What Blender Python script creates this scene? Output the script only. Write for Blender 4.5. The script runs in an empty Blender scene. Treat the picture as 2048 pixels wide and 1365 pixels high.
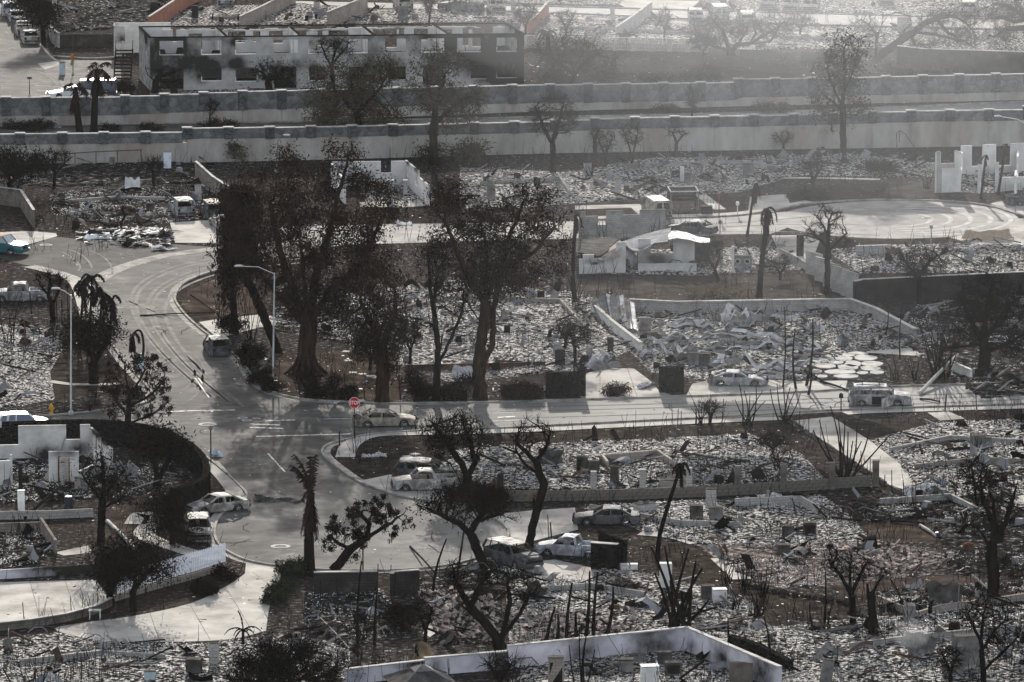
import bpy, bmesh, math, random
import numpy as np
from mathutils import Vector, Matrix
from mathutils.geometry import tessellate_polygon

# ------------------------------------------------------------------ camera, sky, sun, exposure
SC = bpy.context.scene
COL = SC.collection
FOC = 12000.0            # focal length in photograph pixels (2048 wide): a long telephoto
HC = 91.6                # camera height above the streets
PITCH = 0.1797
cam_data = bpy.data.cameras.new("camera")
cam_data.sensor_width = 36.0
cam_data.lens = FOC * 36.0 / 2048.0
cam_data.clip_start = 1.0
cam_data.clip_end = 6000.0
cam = bpy.data.objects.new("camera", cam_data)
COL.objects.link(cam)
cam.location = (0, 0, HC)
cam.rotation_euler = (math.pi / 2 - PITCH, 0, 0)
SC.camera = cam

SUN_EL, SUN_AZ = math.radians(17.0), math.radians(-2.0)     # low sun ahead of the camera
world = bpy.data.worlds.new("World")
SC.world = world
world.use_nodes = True
wn = world.node_tree
bg = wn.nodes["Background"]
sky = wn.nodes.new("ShaderNodeTexSky")
sky.sky_type = 'NISHITA'
sky.sun_disc = False
sky.sun_elevation = SUN_EL
sky.sun_rotation = SUN_AZ
sky.air_density = 1.0
sky.dust_density = 2.0
hs = wn.nodes.new("ShaderNodeHueSaturation")          # smoke greys the sky light
hs.inputs['Saturation'].default_value = 0.4
wn.links.new(sky.outputs[0], hs.inputs['Color'])
wn.links.new(hs.outputs[0], bg.inputs[0])
bg.inputs[1].default_value = 0.11
sun_data = bpy.data.lights.new("sun", 'SUN')
sun_data.energy = 5.0
sun_data.angle = math.radians(0.5)
sun_data.color = (1.0, 0.945, 0.865)
sun = bpy.data.objects.new("sun", sun_data)
COL.objects.link(sun)
sd = Vector((math.sin(SUN_AZ) * math.cos(SUN_EL), math.cos(SUN_AZ) * math.cos(SUN_EL), math.sin(SUN_EL)))
sun.rotation_euler = sd.to_track_quat('Z', 'Y').to_euler()
SC.view_settings.view_transform = 'Standard'
SC.view_settings.look = 'None'
SC.view_settings.gamma = 1.0
SC.view_settings.use_curve_mapping = False
SC.view_settings.exposure = 1.42
SC.cycles.max_bounces = 5
SC.cycles.diffuse_bounces = 2
SC.cycles.glossy_bounces = 2
SC.cycles.transparent_max_bounces = 8
SC.cycles.volume_bounces = 1

HAZE_DENSITY = 0.000016

# ------------------------------------------------------------------ helpers
random.seed(7)
RN = np.random.RandomState(7)
CP, SP = math.cos(PITCH), math.sin(PITCH)


def ray(x, y):
    u, v = (x - 1024) / FOC, (y - 682.5) / FOC
    return u, CP - v * SP, -SP - v * CP


def G(x, y, z=0.0):
    """photograph pixel -> point of the plane at height z"""
    dx, dy, dz = ray(x, y)
    t = (z - HC) / dz
    return Vector((dx * t, dy * t, z))


def S(y):
    """pixels per metre for a thing standing at ground row y"""
    dx, dy, dz = ray(1024, y)
    return FOC / (-HC / dz)


def U(x, y, Y):
    """photograph pixel -> point of the upright plane at distance Y"""
    dx, dy, dz = ray(x, y)
    t = Y / dy
    return Vector((dx * t, Y, HC + dz * t))


def HT(yb, yt):
    """height in metres of something standing at row yb with its top at row yt"""
    return U(1024, yt, G(1024, yb).y).z


def link(o, parent=None):
    COL.objects.link(o)
    if parent is not None:
        o.parent = parent
    return o


def tag(o, label=None, cat=None, group=None, kind=None):
    if label: o['label'] = label
    if cat: o['category'] = cat
    if group: o['group'] = group
    if kind: o['kind'] = kind
    return o


def thing(name, label, cat, loc=(0, 0, 0), rotz=0.0, group=None):
    o = bpy.data.objects.new(name, None)
    link(o)
    o.empty_display_size = 0.3
    o.location = loc
    o.rotation_euler = (0, 0, rotz)
    return tag(o, label, cat, group)


class MB:
    """collects polygons; build() links them as one mesh object"""
    def __init__(s):
        s.v, s.f, s.m = [], [], []
        s.att = None

    def add(s, vs, fs, mi=0):
        b = len(s.v)
        s.v.extend([tuple(p) for p in vs])
        for f in fs:
            s.f.append(tuple(b + i for i in f))
            s.m.append(mi)

    def box(s, c, d, rz=0.0, mi=0, M=None, taper=1.0):
        hx, hy, hz = d[0] / 2, d[1] / 2, d[2] / 2
        co, si = math.cos(rz), math.sin(rz)
        vs = []
        for z in (-hz, hz):
            k = taper if z > 0 else 1.0
            for x, y in ((-hx, -hy), (hx, -hy), (hx, hy), (-hx, hy)):
                x *= k; y *= k
                if M is not None:
                    p = M @ Vector((x, y, z))
                    vs.append((c[0] + p.x, c[1] + p.y, c[2] + p.z))
                else:
                    vs.append((c[0] + x * co - y * si, c[1] + x * si + y * co, c[2] + z))
        s.add(vs, [(3, 2, 1, 0), (4, 5, 6, 7), (0, 1, 5, 4), (1, 2, 6, 5), (2, 3, 7, 6), (3, 0, 4, 7)], mi)

    def beam(s, a, b, w, h=None, mi=0):
        a, b = Vector(a), Vector(b)
        d = b - a
        L = d.length
        if L < 1e-6: return
        M = d.to_track_quat('X', 'Z').to_matrix()
        s.box((a + b) / 2, (L, w, h or w), M=M, mi=mi)

    def tube(s, pts, rad, n=6, mi=0, cap=True):
        pts = [Vector(p) for p in pts]
        if not isinstance(rad, (list, tuple)): rad = [rad] * len(pts)
        vs = []
        for i, p in enumerate(pts):
            d = (pts[min(i + 1, len(pts) - 1)] - pts[max(i - 1, 0)])
            if d.length < 1e-9: d = Vector((0, 0, 1))
            q = d.to_track_quat('Z', 'Y')
            for k in range(n):
                a = 2 * math.pi * k / n
                vs.append(p + q @ Vector((math.cos(a) * rad[i], math.sin(a) * rad[i], 0)))
        fs = []
        for i in range(len(pts) - 1):
            for k in range(n):
                fs.append((i * n + k, i * n + (k + 1) % n, (i + 1) * n + (k + 1) % n, (i + 1) * n + k))
        if cap:
            fs.append(tuple(range(n - 1, -1, -1)))
            fs.append(tuple((len(pts) - 1) * n + k for k in range(n)))
        s.add(vs, fs, mi)

    def lathe(s, prof, c=(0, 0, 0), n=14, mi=0):
        vs = []
        for r, z in prof:
            for k in range(n):
                a = 2 * math.pi * k / n
                vs.append((c[0] + r * math.cos(a), c[1] + r * math.sin(a), c[2] + z))
        fs = []
        for i in range(len(prof) - 1):
            for k in range(n):
                fs.append((i * n + k, i * n + (k + 1) % n, (i + 1) * n + (k + 1) % n, (i + 1) * n + k))
        fs.append(tuple((len(prof) - 1) * n + k for k in range(n)))
        s.add(vs, fs, mi)

    def grid(s, P, mi=0):
        """P[i][j] points"""
        a, b = len(P), len(P[0])
        s.add([p for row in P for p in row],
              [(i * b + j, i * b + j + 1, (i + 1) * b + j + 1, (i + 1) * b + j) for i in range(a - 1) for j in range(b - 1)], mi)

    def prism(s, poly, z0, z1, mi=0):
        n = len(poly)
        tri = tessellate_polygon([[Vector((p[0], p[1], 0)) for p in poly]])
        s.add([(p[0], p[1], z0) for p in poly] + [(p[0], p[1], z1) for p in poly],
              [tuple(n + i for i in t) for t in tri] + [(i, (i + 1) % n, n + (i + 1) % n, n + i) for i in range(n)], mi)

    def build(s, name, mats, parent=None, smooth=False, offset=None):
        me = bpy.data.meshes.new(name)
        off = Vector((0, 0, 0))
        if offset is not None: off = Vector(offset)
        v = s.v if off.length == 0 else [(p[0] - off.x, p[1] - off.y, p[2] - off.z) for p in s.v]
        me.from_pydata(v, [], s.f)
        if not isinstance(mats, (list, tuple)): mats = [mats]
        for m in mats: me.materials.append(m)
        if len(mats) > 1: me.polygons.foreach_set('material_index', s.m)
        if s.att is not None:
            for k, vals in s.att.items():
                at = me.attributes.new(k, 'FLOAT', 'POINT')
                at.data.foreach_set('value', vals)
        if smooth: me.polygons.foreach_set('use_smooth', [True] * len(me.polygons))
        me.update()
        return link(bpy.data.objects.new(name, me), parent)


def np_mesh(name, verts, faces, mats, mi=None, parent=None):
    """quick mesh from numpy arrays (faces all with the same number of corners)"""
    me = bpy.data.meshes.new(name)
    nv, (nf, k) = len(verts), faces.shape
    me.vertices.add(nv)
    me.vertices.foreach_set('co', np.ascontiguousarray(verts, np.float32).ravel())
    me.loops.add(nf * k)
    me.loops.foreach_set('vertex_index', np.ascontiguousarray(faces, np.int32).ravel())
    me.polygons.add(nf)
    me.polygons.foreach_set('loop_start', np.arange(0, nf * k, k, dtype=np.int32))
    me.polygons.foreach_set('loop_total', np.full(nf, k, np.int32))
    if not isinstance(mats, (list, tuple)): mats = [mats]
    for m in mats: me.materials.append(m)
    if mi is not None: me.polygons.foreach_set('material_index', np.ascontiguousarray(mi, np.int32))
    me.update(calc_edges=True)
    me.validate()
    return link(bpy.data.objects.new(name, me), parent)


def smooth_line(pts, k=5):
    P = [Vector((p[0], p[1], 0)) for p in pts]
    out = []
    for i in range(len(P) - 1):
        p0, p1, p2, p3 = P[max(i - 1, 0)], P[i], P[i + 1], P[min(i + 2, len(P) - 1)]
        for j in range(k):
            t = j / k
            out.append(0.5 * ((2 * p1) + (p2 - p0) * t + (2 * p0 - 5 * p1 + 4 * p2 - p3) * t * t + (3 * p1 - p0 - 3 * p2 + p3) * t ** 3))
    out.append(P[-1])
    return out


# ------------------------------------------------------------------ materials
def mat(name, ramp, scale=1.0, rough=0.9, bump=0.0, bscale=None, metal=0.0, detail=6.0, ramp2=None, scale2=0.2,
        soot=False, spec=0.0, vor=None, stretch=None, dist=0.1, brick=False):
    m = bpy.data.materials.new(name)
    m.use_nodes = True
    n, l = m.node_tree.nodes, m.node_tree.links
    b = n["Principled BSDF"]
    b.inputs['Roughness'].default_value = rough
    b.inputs['Metallic'].default_value = metal
    b.inputs['Specular IOR Level'].default_value = spec
    tc = n.new("ShaderNodeTexCoord")
    src = tc.outputs['Object']
    if stretch:
        mp = n.new("ShaderNodeMapping")
        mp.inputs['Scale'].default_value = stretch
        l.new(src, mp.inputs[0])
        src = mp.outputs[0]

    def noise(sc, det=detail, ro=0.62):
        t = n.new("ShaderNodeTexNoise")
        t.inputs['Scale'].default_value = sc
        t.inputs['Detail'].default_value = det
        t.inputs['Roughness'].default_value = ro
        l.new(src, t.inputs['Vector'])
        return t.outputs['Fac']

    def cramp(fac, stops):
        r = n.new("ShaderNodeValToRGB")
        e = r.color_ramp.elements
        while len(e) < len(stops): e.new(0.5)
        for i, (p, c) in enumerate(stops):
            e[i].position = p
            e[i].color = (*c, 1) if len(c) == 3 else c
        l.new(fac, r.inputs[0])
        return r.outputs[0]

    if isinstance(ramp[0], (int, float)):
        c = ramp
        ramp = [(0.3, tuple(x * 0.8 for x in c)), (0.7, tuple(min(1, x * 1.15) for x in c))]
    col = cramp(noise(scale), ramp)
    if ramp2:                                  # ramp2: colour stops with a mask: (pos, colour, weight)
        f2 = noise(scale2, 5.0)
        mk = cramp(f2, [(p, (w, w, w)) for p, c, w in ramp2])
        c2 = cramp(noise(scale * 1.7), [(p, c) for p, c, w in ramp2])
        mx = n.new("ShaderNodeMix"); mx.data_type = 'RGBA'
        l.new(mk, mx.inputs['Factor']); l.new(col, mx.inputs['A']); l.new(c2, mx.inputs['B'])
        col = mx.outputs['Result']
    if vor:                                    # stones differ a little in tone
        t = n.new("ShaderNodeTexVoronoi"); t.inputs['Scale'].default_value = vor
        l.new(src, t.inputs['Vector'])
        mr = n.new("ShaderNodeMapRange"); mr.inputs['To Min'].default_value = .75; mr.inputs['To Max'].default_value = 1.22
        sx = n.new("ShaderNodeSeparateColor"); l.new(t.outputs['Color'], sx.inputs[0]); l.new(sx.outputs[0], mr.inputs[0])
        vm = n.new("ShaderNodeVectorMath"); vm.operation = 'SCALE'; l.new(col, vm.inputs[0]); l.new(mr.outputs[0], vm.inputs['Scale'])
        col = vm.outputs[0]
    if brick:                                  # block courses, whichever way the wall runs
        sp = n.new("ShaderNodeSeparateXYZ"); l.new(src, sp.inputs[0])
        ma = n.new("ShaderNodeMath"); ma.operation = 'MULTIPLY_ADD'; l.new(sp.outputs[1], ma.inputs[0]); ma.inputs[1].default_value = .6; l.new(sp.outputs[0], ma.inputs[2])
        cb = n.new("ShaderNodeCombineXYZ"); l.new(ma.outputs[0], cb.inputs[0]); l.new(sp.outputs[2], cb.inputs[1])
        bt = n.new("ShaderNodeTexBrick"); bt.inputs['Scale'].default_value = 1; bt.inputs['Brick Width'].default_value = .42; bt.inputs['Row Height'].default_value = .21; bt.inputs['Mortar Size'].default_value = .022
        bt.inputs['Color1'].default_value = (.86, .86, .86, 1); bt.inputs['Color2'].default_value = (1.08, 1.07, 1.06, 1); bt.inputs['Mortar'].default_value = (.68, .68, .68, 1)
        l.new(cb.outputs[0], bt.inputs['Vector'])
        vm = n.new("ShaderNodeVectorMath"); vm.operation = 'MULTIPLY'; l.new(col, vm.inputs[0]); l.new(bt.outputs['Color'], vm.inputs[1])
        col = vm.outputs[0]
    if soot:
        at = n.new("ShaderNodeAttribute"); at.attribute_name = 'soot'
        ad = n.new("ShaderNodeMath"); ad.operation = 'ADD'
        sb = n.new("ShaderNodeMath"); sb.operation = 'MULTIPLY_ADD'
        l.new(noise(1.1, 7), sb.inputs[0]); sb.inputs[1].default_value = 0.9; sb.inputs[2].default_value = -0.5
        l.new(at.outputs['Fac'], ad.inputs[0]); l.new(sb.outputs[0], ad.inputs[1])
        mk = cramp(ad.outputs[0], [(0.0, (0, 0, 0)), (0.25, (.22, .22, .22)), (0.85, (1, 1, 1))])
        mx = n.new("ShaderNodeMix"); mx.data_type = 'RGBA'
        l.new(mk, mx.inputs['Factor']); l.new(col, mx.inputs['A'])
        mx.inputs['B'].default_value = (0.028, 0.027, 0.026, 1)
        col = mx.outputs['Result']
    l.new(col, b.inputs['Base Color'])
    if bump or vor:
        bp = n.new("ShaderNodeBump")
        bp.inputs['Strength'].default_value = bump or 0.5
        bp.inputs['Distance'].default_value = dist
        if vor:
            t = n.new("ShaderNodeTexVoronoi"); t.feature = 'DISTANCE_TO_EDGE'
            t.inputs['Scale'].default_value = vor
            l.new(src, t.inputs['Vector'])
            rr = cramp(t.outputs['Distance'], [(0.0, (0, 0, 0)), (0.12, (1, 1, 1))])
            l.new(rr, bp.inputs['Height'])
        else:
            l.new(noise(bscale or scale * 3, 8, 0.7), bp.inputs['Height'])
        l.new(bp.outputs[0], b.inputs['Normal'])
    return m


K = lambda v, w=1.0: (v * (1 + 0.04 * w), v, v * (1 - 0.05 * w))       # a neutral grey, a little warm
M = {}
M['ground'] = mat('burnt ground', [(0.36, (.010, .0092, .0085)), (0.50, (.03, .0265, .024)), (0.59, (.07, .064, .059)), (.68, K(.25))], 2.2, bump=.9, bscale=2.2, detail=9,
                  ramp2=[(0.45, (.022, .0175, .0145), 0.0), (0.62, (.046, .034, .028), 0.7)], scale2=0.05, dist=.25)
M['ash'] = mat('white and black ash', [(0.40, (.011, .0095, .0085)), (0.49, K(.05)), (0.54, K(.26)), (0.61, K(.54)), (.74, K(.72))], 3.2, bump=1.0, bscale=2.6, detail=9, dist=.3)
M['ash_dark'] = mat('dark ash', [(0.42, (.008, .0072, .0065)), (0.54, K(.03)), (0.62, K(.13)), (0.72, K(.5))], 1.6, bump=1.0, bscale=2.6, detail=9, dist=.3)
M['ash_pink'] = mat('tile dust', [(0.36, (.03, .024, .022)), (0.5, (.09, .077, .071)), (0.62, (.26, .22, .203)), (0.75, (.45, .395, .37))], 1.5, bump=1.0, bscale=2.6, detail=9, dist=.3)
M['lawn'] = mat('burnt lawn', [(0.35, (.014, .012, .01)), (0.58, (.038, .031, .026)), (.78, (.10, .09, .08))], 0.9, bump=.7, bscale=4, dist=.1)
M['lawn_tan'] = mat('dry lawn', [(0.35, (.026, .0225, .019)), (0.6, (.06, .053, .046)), (.78, (.14, .128, .115))], 0.6, bump=.7, bscale=4, dist=.1)
M['soil_red'] = mat('red soil', [(0.35, (.022, .0175, .0145)), (0.6, (.058, .045, .038)), (.78, (.15, .125, .108))], 0.5, bump=.7, bscale=3, dist=.1)
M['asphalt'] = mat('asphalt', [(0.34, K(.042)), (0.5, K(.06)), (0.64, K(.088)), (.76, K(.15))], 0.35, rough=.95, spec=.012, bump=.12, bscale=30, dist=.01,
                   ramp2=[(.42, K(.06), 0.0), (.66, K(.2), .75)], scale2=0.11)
_n, _l = M['asphalt'].node_tree.nodes, M['asphalt'].node_tree.links      # paler eastward: brighter light beyond the smoke's shade, painted into the asphalt colour
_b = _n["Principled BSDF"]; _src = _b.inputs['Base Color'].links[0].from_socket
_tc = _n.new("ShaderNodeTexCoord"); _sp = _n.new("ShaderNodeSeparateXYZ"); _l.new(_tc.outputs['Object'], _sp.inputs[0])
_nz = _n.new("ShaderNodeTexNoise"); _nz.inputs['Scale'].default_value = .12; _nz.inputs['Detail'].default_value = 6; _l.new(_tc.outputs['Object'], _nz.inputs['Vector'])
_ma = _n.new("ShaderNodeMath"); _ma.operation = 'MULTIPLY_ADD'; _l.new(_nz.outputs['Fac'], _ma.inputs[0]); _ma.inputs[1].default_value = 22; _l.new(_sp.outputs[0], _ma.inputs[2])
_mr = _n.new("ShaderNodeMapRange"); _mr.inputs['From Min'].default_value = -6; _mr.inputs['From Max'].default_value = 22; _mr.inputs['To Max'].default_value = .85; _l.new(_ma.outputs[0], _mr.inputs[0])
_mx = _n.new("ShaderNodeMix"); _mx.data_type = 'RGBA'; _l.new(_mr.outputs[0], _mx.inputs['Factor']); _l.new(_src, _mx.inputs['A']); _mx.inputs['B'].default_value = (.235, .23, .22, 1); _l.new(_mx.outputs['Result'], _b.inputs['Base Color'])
M['asphalt_dark'] = mat('old dark asphalt', [(0.34, K(.028)), (0.5, K(.04)), (0.64, K(.058)), (.76, K(.1))], 0.4, rough=.95, spec=.01, bump=.12, bscale=30, dist=.01)
M['pilaster'] = mat('dark split stone', [(0.3, (.05, .056, .058)), (0.6, (.10, .108, .11))], 1.4, vor=1.4, bump=.9, dist=.12)
M['block_brown'] = mat('sooty brown block', [(0.3, (.075, .066, .06)), (0.6, (.16, .145, .13))], 1.1, bump=.3, bscale=8, dist=.03)
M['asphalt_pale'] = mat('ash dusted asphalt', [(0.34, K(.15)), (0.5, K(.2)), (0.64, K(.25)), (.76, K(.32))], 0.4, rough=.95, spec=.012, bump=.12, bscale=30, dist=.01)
M['track'] = mat('tyre track dust', [(0.38, K(.075)), (0.56, K(.12)), (.75, K(.2))], 0.7, rough=.95, spec=.012)
M['track_pale'] = mat('pale tyre track dust', [(0.38, K(.22)), (0.6, K(.36))], 0.7, rough=.95, spec=.012)
M['concrete'] = mat('concrete', [(0.3, (.24, .225, .205)), (0.5, (.35, .335, .31)), (0.68, (.43, .41, .385))], 0.4, rough=.85, bump=.2, bscale=9, dist=.02,
                    ramp2=[(.5, (.12, .105, .095), 0.0), (.72, (.11, .095, .085), .75)], scale2=.18)
M['kerb'] = mat('kerb concrete', [(0.32, (.12, .11, .10)), (0.5, (.26, .245, .225)), (0.7, (.37, .35, .33))], 0.8, rough=.85, bump=.2, bscale=9, dist=.02)
M['paint'] = mat('worn road paint', [(0.38, K(.15)), (0.46, K(.5)), (.7, K(.75))], 2.5, rough=.8)
M['plaster'] = mat('white plaster', [(0.3, (.48, .475, .46)), (0.6, (.64, .63, .615))], 0.7, soot=True, bump=.15, bscale=12, dist=.02)
M['plaster_blue'] = mat('pale lilac plaster', [(0.3, (.56, .54, .60)), (0.6, (.70, .68, .74))], 0.6, soot=True, bump=.15, bscale=12, dist=.02)
M['plaster_grey'] = mat('grey block', [(0.3, (.30, .29, .28)), (0.6, (.42, .41, .395))], 0.7, soot=True, brick=True, bump=.2, bscale=12, dist=.02)
M['plaster_tan'] = mat('tan block', [(0.3, (.25, .22, .195)), (0.6, (.36, .32, .285))], 0.7, soot=True, brick=True, bump=.2, bscale=12, dist=.02)
M['plaster_orange'] = mat('terracotta block', [(0.3, (.26, .125, .09)), (0.6, (.35, .18, .135))], 0.7, soot=True, brick=True, bump=.2, bscale=12, dist=.02)
M['stone'] = mat('split stone facing', [(0.3, (.085, .09, .092)), (0.6, (.16, .168, .17))], 1.4, vor=1.15, bump=.6, dist=.1)
M['stone_side'] = mat('weathered concrete panel', [(0.3, (.26, .245, .225)), (0.55, (.40, .38, .355)), (.7, (.46, .445, .42))], 0.6, bump=.15, bscale=8, dist=.02,
                      ramp2=[(.48, (.20, .13, .095), 0.0), (.7, (.2, .13, .095), .6)], scale2=.12, stretch=(1, 1, .4))
M['cap'] = mat('pale wall cap', [(0.3, (.27, .262, .25)), (0.55, (.42, .41, .39))], 1.4, ramp2=[(.5, (.13, .12, .11), 0.0), (.68, (.11, .1, .09), .7)], scale2=.5)
M['roof_grey'] = mat('scorched roof sheet', [(0.34, (.10, .10, .105)), (0.5, (.21, .215, .225)), (0.66, (.33, .335, .35))], 1.2, rough=.8, bump=.2, bscale=6, dist=.03, ramp2=[(.5, (.10, .075, .06), 0.0), (.66, (.12, .085, .07), .7)], scale2=.6)
M['lava'] = mat('black lava rock', [(0.3, (.006, .006, .006)), (0.6, (.018, .017, .016)), (.75, (.042, .039, .037))], 1.3, vor=2.4, bump=1, dist=.15)
M['dark_wall'] = mat('soot black block', [(0.3, (.018, .017, .016)), (0.6, (.05, .046, .043)), (.75, (.11, .1, .095))], 0.7, brick=True, bump=.4, bscale=6, dist=.05)
M['char'] = mat('charred wood', [(0.35, (.008, .0075, .007)), (0.65, (.03, .026, .024))], 2.5, bump=.6, bscale=6, dist=.04)
M['bark'] = mat('scorched bark', [(0.35, (.009, .0078, .007)), (0.6, (.026, .022, .0195)), (.78, (.07, .062, .056))], 1.6, bump=.8, bscale=5, dist=.06, stretch=(2, 2, .5))
M['bark_dark'] = mat('black bark', [(0.35, (.005, .0045, .0042)), (0.65, (.015, .0125, .011))], 1.6, bump=.8, bscale=5, dist=.06, stretch=(2, 2, .5))
M['bark_brown'] = mat('brown bark', [(0.35, (.014, .0088, .0062)), (0.6, (.045, .029, .021)), (.78, (.10, .07, .055))], 1.6, bump=.8, bscale=5, dist=.06, stretch=(2, 2, .4))
M['leaf_brown'] = mat('scorched leaves', [(0.35, (.012, .0075, .0055)), (0.55, (.030, .018, .013)), (.7, (.058, .034, .024))], 0.6, rough=.8)
M['leaf_dark'] = mat('black scorched leaves', [(0.35, (.006, .005, .0042)), (0.6, (.016, .0115, .0095))], 0.6, rough=.8)
M['leaf_olive'] = mat('dusty olive leaves', [(0.35, (.04, .036, .024)), (0.6, (.085, .078, .055)), (.72, (.11, .085, .06))], 0.5, rough=.85)
M['leaf_green'] = mat('dark green leaves', [(0.35, (.013, .016, .009)), (0.6, (.035, .045, .022))], 0.7, rough=.7)
M['leaf_straw'] = mat('straw leaves', [(0.35, (.10, .075, .05)), (0.6, (.24, .19, .13))], 0.7, rough=.85)
M['chip_white'] = mat('white ash chips', [(0.3, K(.55)), (0.6, K(.8))], 2)
M['chip_grey'] = mat('grey debris', [(0.3, K(.08)), (0.6, K(.22))], 2)
M['chip_black'] = mat('charcoal chips', [(0.3, (.006, .0055, .005)), (0.6, (.016, .0145, .0135))], 2)
M['chip_rust'] = mat('rusty debris', [(0.3, (.03, .02, .015)), (0.6, (.085, .06, .048))], 2)
M['chip_tile'] = mat('clay tile shards', [(0.3, (.15, .12, .108)), (0.6, (.36, .305, .28))], 1.2)
M['sheet'] = mat('burnt sheet metal', [(0.34, (.26, .255, .25)), (0.48, (.48, .48, .49)), (0.62, (.68, .685, .7))], 0.9, rough=.7, metal=.08, bump=.2, bscale=5, dist=.03,
                 ramp2=[(.5, (.14, .10, .085), 0.0), (.66, (.12, .085, .07), .8)], scale2=.5)
M['sheet_dark'] = mat('sooty sheet metal', [(0.34, (.03, .028, .027)), (0.6, (.10, .095, .09)), (.75, (.2, .19, .185))], 1.1, rough=.8, bump=.3, bscale=5, dist=.03)
M['steel_grey'] = mat('grey burnt steel', [(0.34, (.09, .088, .085)), (0.6, (.2, .195, .19)), (.75, (.32, .31, .3))], 1.3, rough=.85, bump=.2, bscale=8, dist=.02)
M['white_metal'] = mat('white enamel', [(0.3, (.5, .5, .49)), (0.6, (.72, .72, .71))], 1.2, rough=.5,
                       ramp2=[(.55, (.15, .11, .08), 0.0), (.72, (.1, .075, .055), .8)], scale2=.9)
M['pole_white'] = mat('galvanised pole', [(0.3, (.42, .43, .45)), (0.6, (.58, .59, .61))], 1.5, rough=.5, metal=.2)
M['rust'] = mat('rusted steel', [(0.34, (.05, .028, .02)), (0.6, (.13, .07, .045)), (.75, (.2, .14, .11))], 2.5, rough=.85)
M['red'] = mat('stop sign red', (.50, .018, .03), 2, rough=.45)
M['white'] = mat('white paint', (.78, .78, .77), 2, rough=.5)
M['white_fence'] = mat('bluish white vinyl', [(0.3, (.62, .65, .72)), (0.6, (.74, .77, .84))], 0.8, rough=.5)
M['yellow'] = mat('hydrant yellow', (.50, .30, .045), 5, rough=.5)
M['orange'] = mat('faded orange', (.42, .17, .05), 3, rough=.6)
M['green_sign'] = mat('sign green', (.02, .12, .09), 2, rough=.5)
M['blue_cab'] = mat('pale blue cabinet', (.42, .50, .55), 2, rough=.6)
M['glass'] = mat('dark car glass', (.02, .023, .028), 2, rough=.12, spec=.6)
M['glass_pale'] = mat('pale windscreen', (.28, .32, .33), 2, rough=.2, spec=.6)
M['glass_blue'] = mat('blue tinted glass', (.04, .09, .17), 2, rough=.15, spec=.6)
M['tyre'] = mat('tyre rubber', (.018, .018, .018), 4, rough=.9)
M['alloy'] = mat('bare alloy rim', (.42, .43, .45), 5, rough=.5, metal=.4)
M['paint_teal'] = mat('teal car paint', (.012, .10, .125), 2, rough=.3, spec=.5)
M['paint_white'] = mat('white car paint', (.72, .72, .72), 2, rough=.35, spec=.5)
M['paint_navy'] = mat('navy car paint', (.02, .03, .055), 2, rough=.3, spec=.5)
M['tan_top'] = mat('tan roof panel', (.38, .30, .22), 2, rough=.6)
def burnt(name, hi, lo, rustw=.7):
    return mat(name, [(0.36, lo), (0.5, tuple((a + b) / 2 for a, b in zip(hi, lo))), (0.6, hi)], 1.6, rough=.8, spec=.02, bump=.1, bscale=6, dist=.02,
               ramp2=[(.5, (.085, .055, .042), 0.0), (.66, (.10, .068, .05), rustw)], scale2=.9)
M['burnt_pale'] = burnt('burnt pale car shell', (.52, .505, .48), (.14, .125, .112), .75)
M['burnt_silver'] = burnt('burnt silver car shell', (.42, .425, .44), (.1, .1, .105), .6)
M['burnt_tan'] = burnt('burnt tan car shell', (.40, .37, .31), (.1, .085, .07), .7)
M['burnt_dark'] = burnt('burnt dark car shell', (.12, .125, .135), (.028, .028, .03), .4)
M['burnt_blue'] = burnt('burnt bluish car shell', (.48, .51, .56), (.14, .15, .165), .6)


# ------------------------------------------------------------------ sheets, strips, walls
def sheet(name, px, z, m, kind='structure', label=None, world_pts=None):
    P = world_pts or [G(x, y) for x, y in px]
    mb = MB()
    tri = tessellate_polygon([[Vector((p.x, p.y, 0)) for p in P]])
    fs = []
    for t in tri:
        a, b, c = (P[i] for i in t)
        if (b.x - a.x) * (c.y - a.y) - (b.y - a.y) * (c.x - a.x) < 0: t = (t[0], t[2], t[1])
        fs.append(t)
    mb.add([(p.x, p.y, z) for p in P], fs)
    return tag(mb.build(name, m), kind=kind, label=label)


def offset_line(P, d):
    out = []
    for i, p in enumerate(P):
        t = P[min(i + 1, len(P) - 1)] - P[max(i - 1, 0)]
        t.z = 0
        t.normalize()
        out.append(Vector((p.x - t.y * d, p.y + t.x * d, 0)))
    return out


def strip_mb(px, width, z, h=0.0, k=5, side=0.0, mb=None, mi=0):
    """ribbon (h = 0) or raised strip along a pixel polyline; side shifts it to its left"""
    W = [G(p.x, p.y) for p in smooth_line(px, k)]
    A, B = offset_line(W, side + width / 2), offset_line(W, side - width / 2)
    mb = mb or MB()
    n = len(W)
    if h <= 0:
        mb.add([(p.x, p.y, z) for p in A] + [(p.x, p.y, z) for p in B], [(n + i, n + i + 1, i + 1, i) for i in range(n - 1)], mi)
    else:
        vs = [(p.x, p.y, zz) for zz in (z, z + h) for L in (A, B) for p in L]
        fs = []
        for i in range(n - 1):
            a0, b0, a1, b1 = i, n + i, 2 * n + i, 3 * n + i
            fs += [(b1, b1 + 1, a1 + 1, a1), (a0, a1, a1 + 1, a0 + 1), (b0, b0 + 1, b1 + 1, b1)]
        fs += [(0, n, 3 * n, 2 * n), (n - 1, 3 * n - 1 , 4 * n - 1, 2 * n - 1)]
        fs[-1] = (n - 1, 3 * n - 1, 4 * n - 1, 2 * n - 1)
        mb.add(vs, fs, mi)
    return mb


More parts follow.
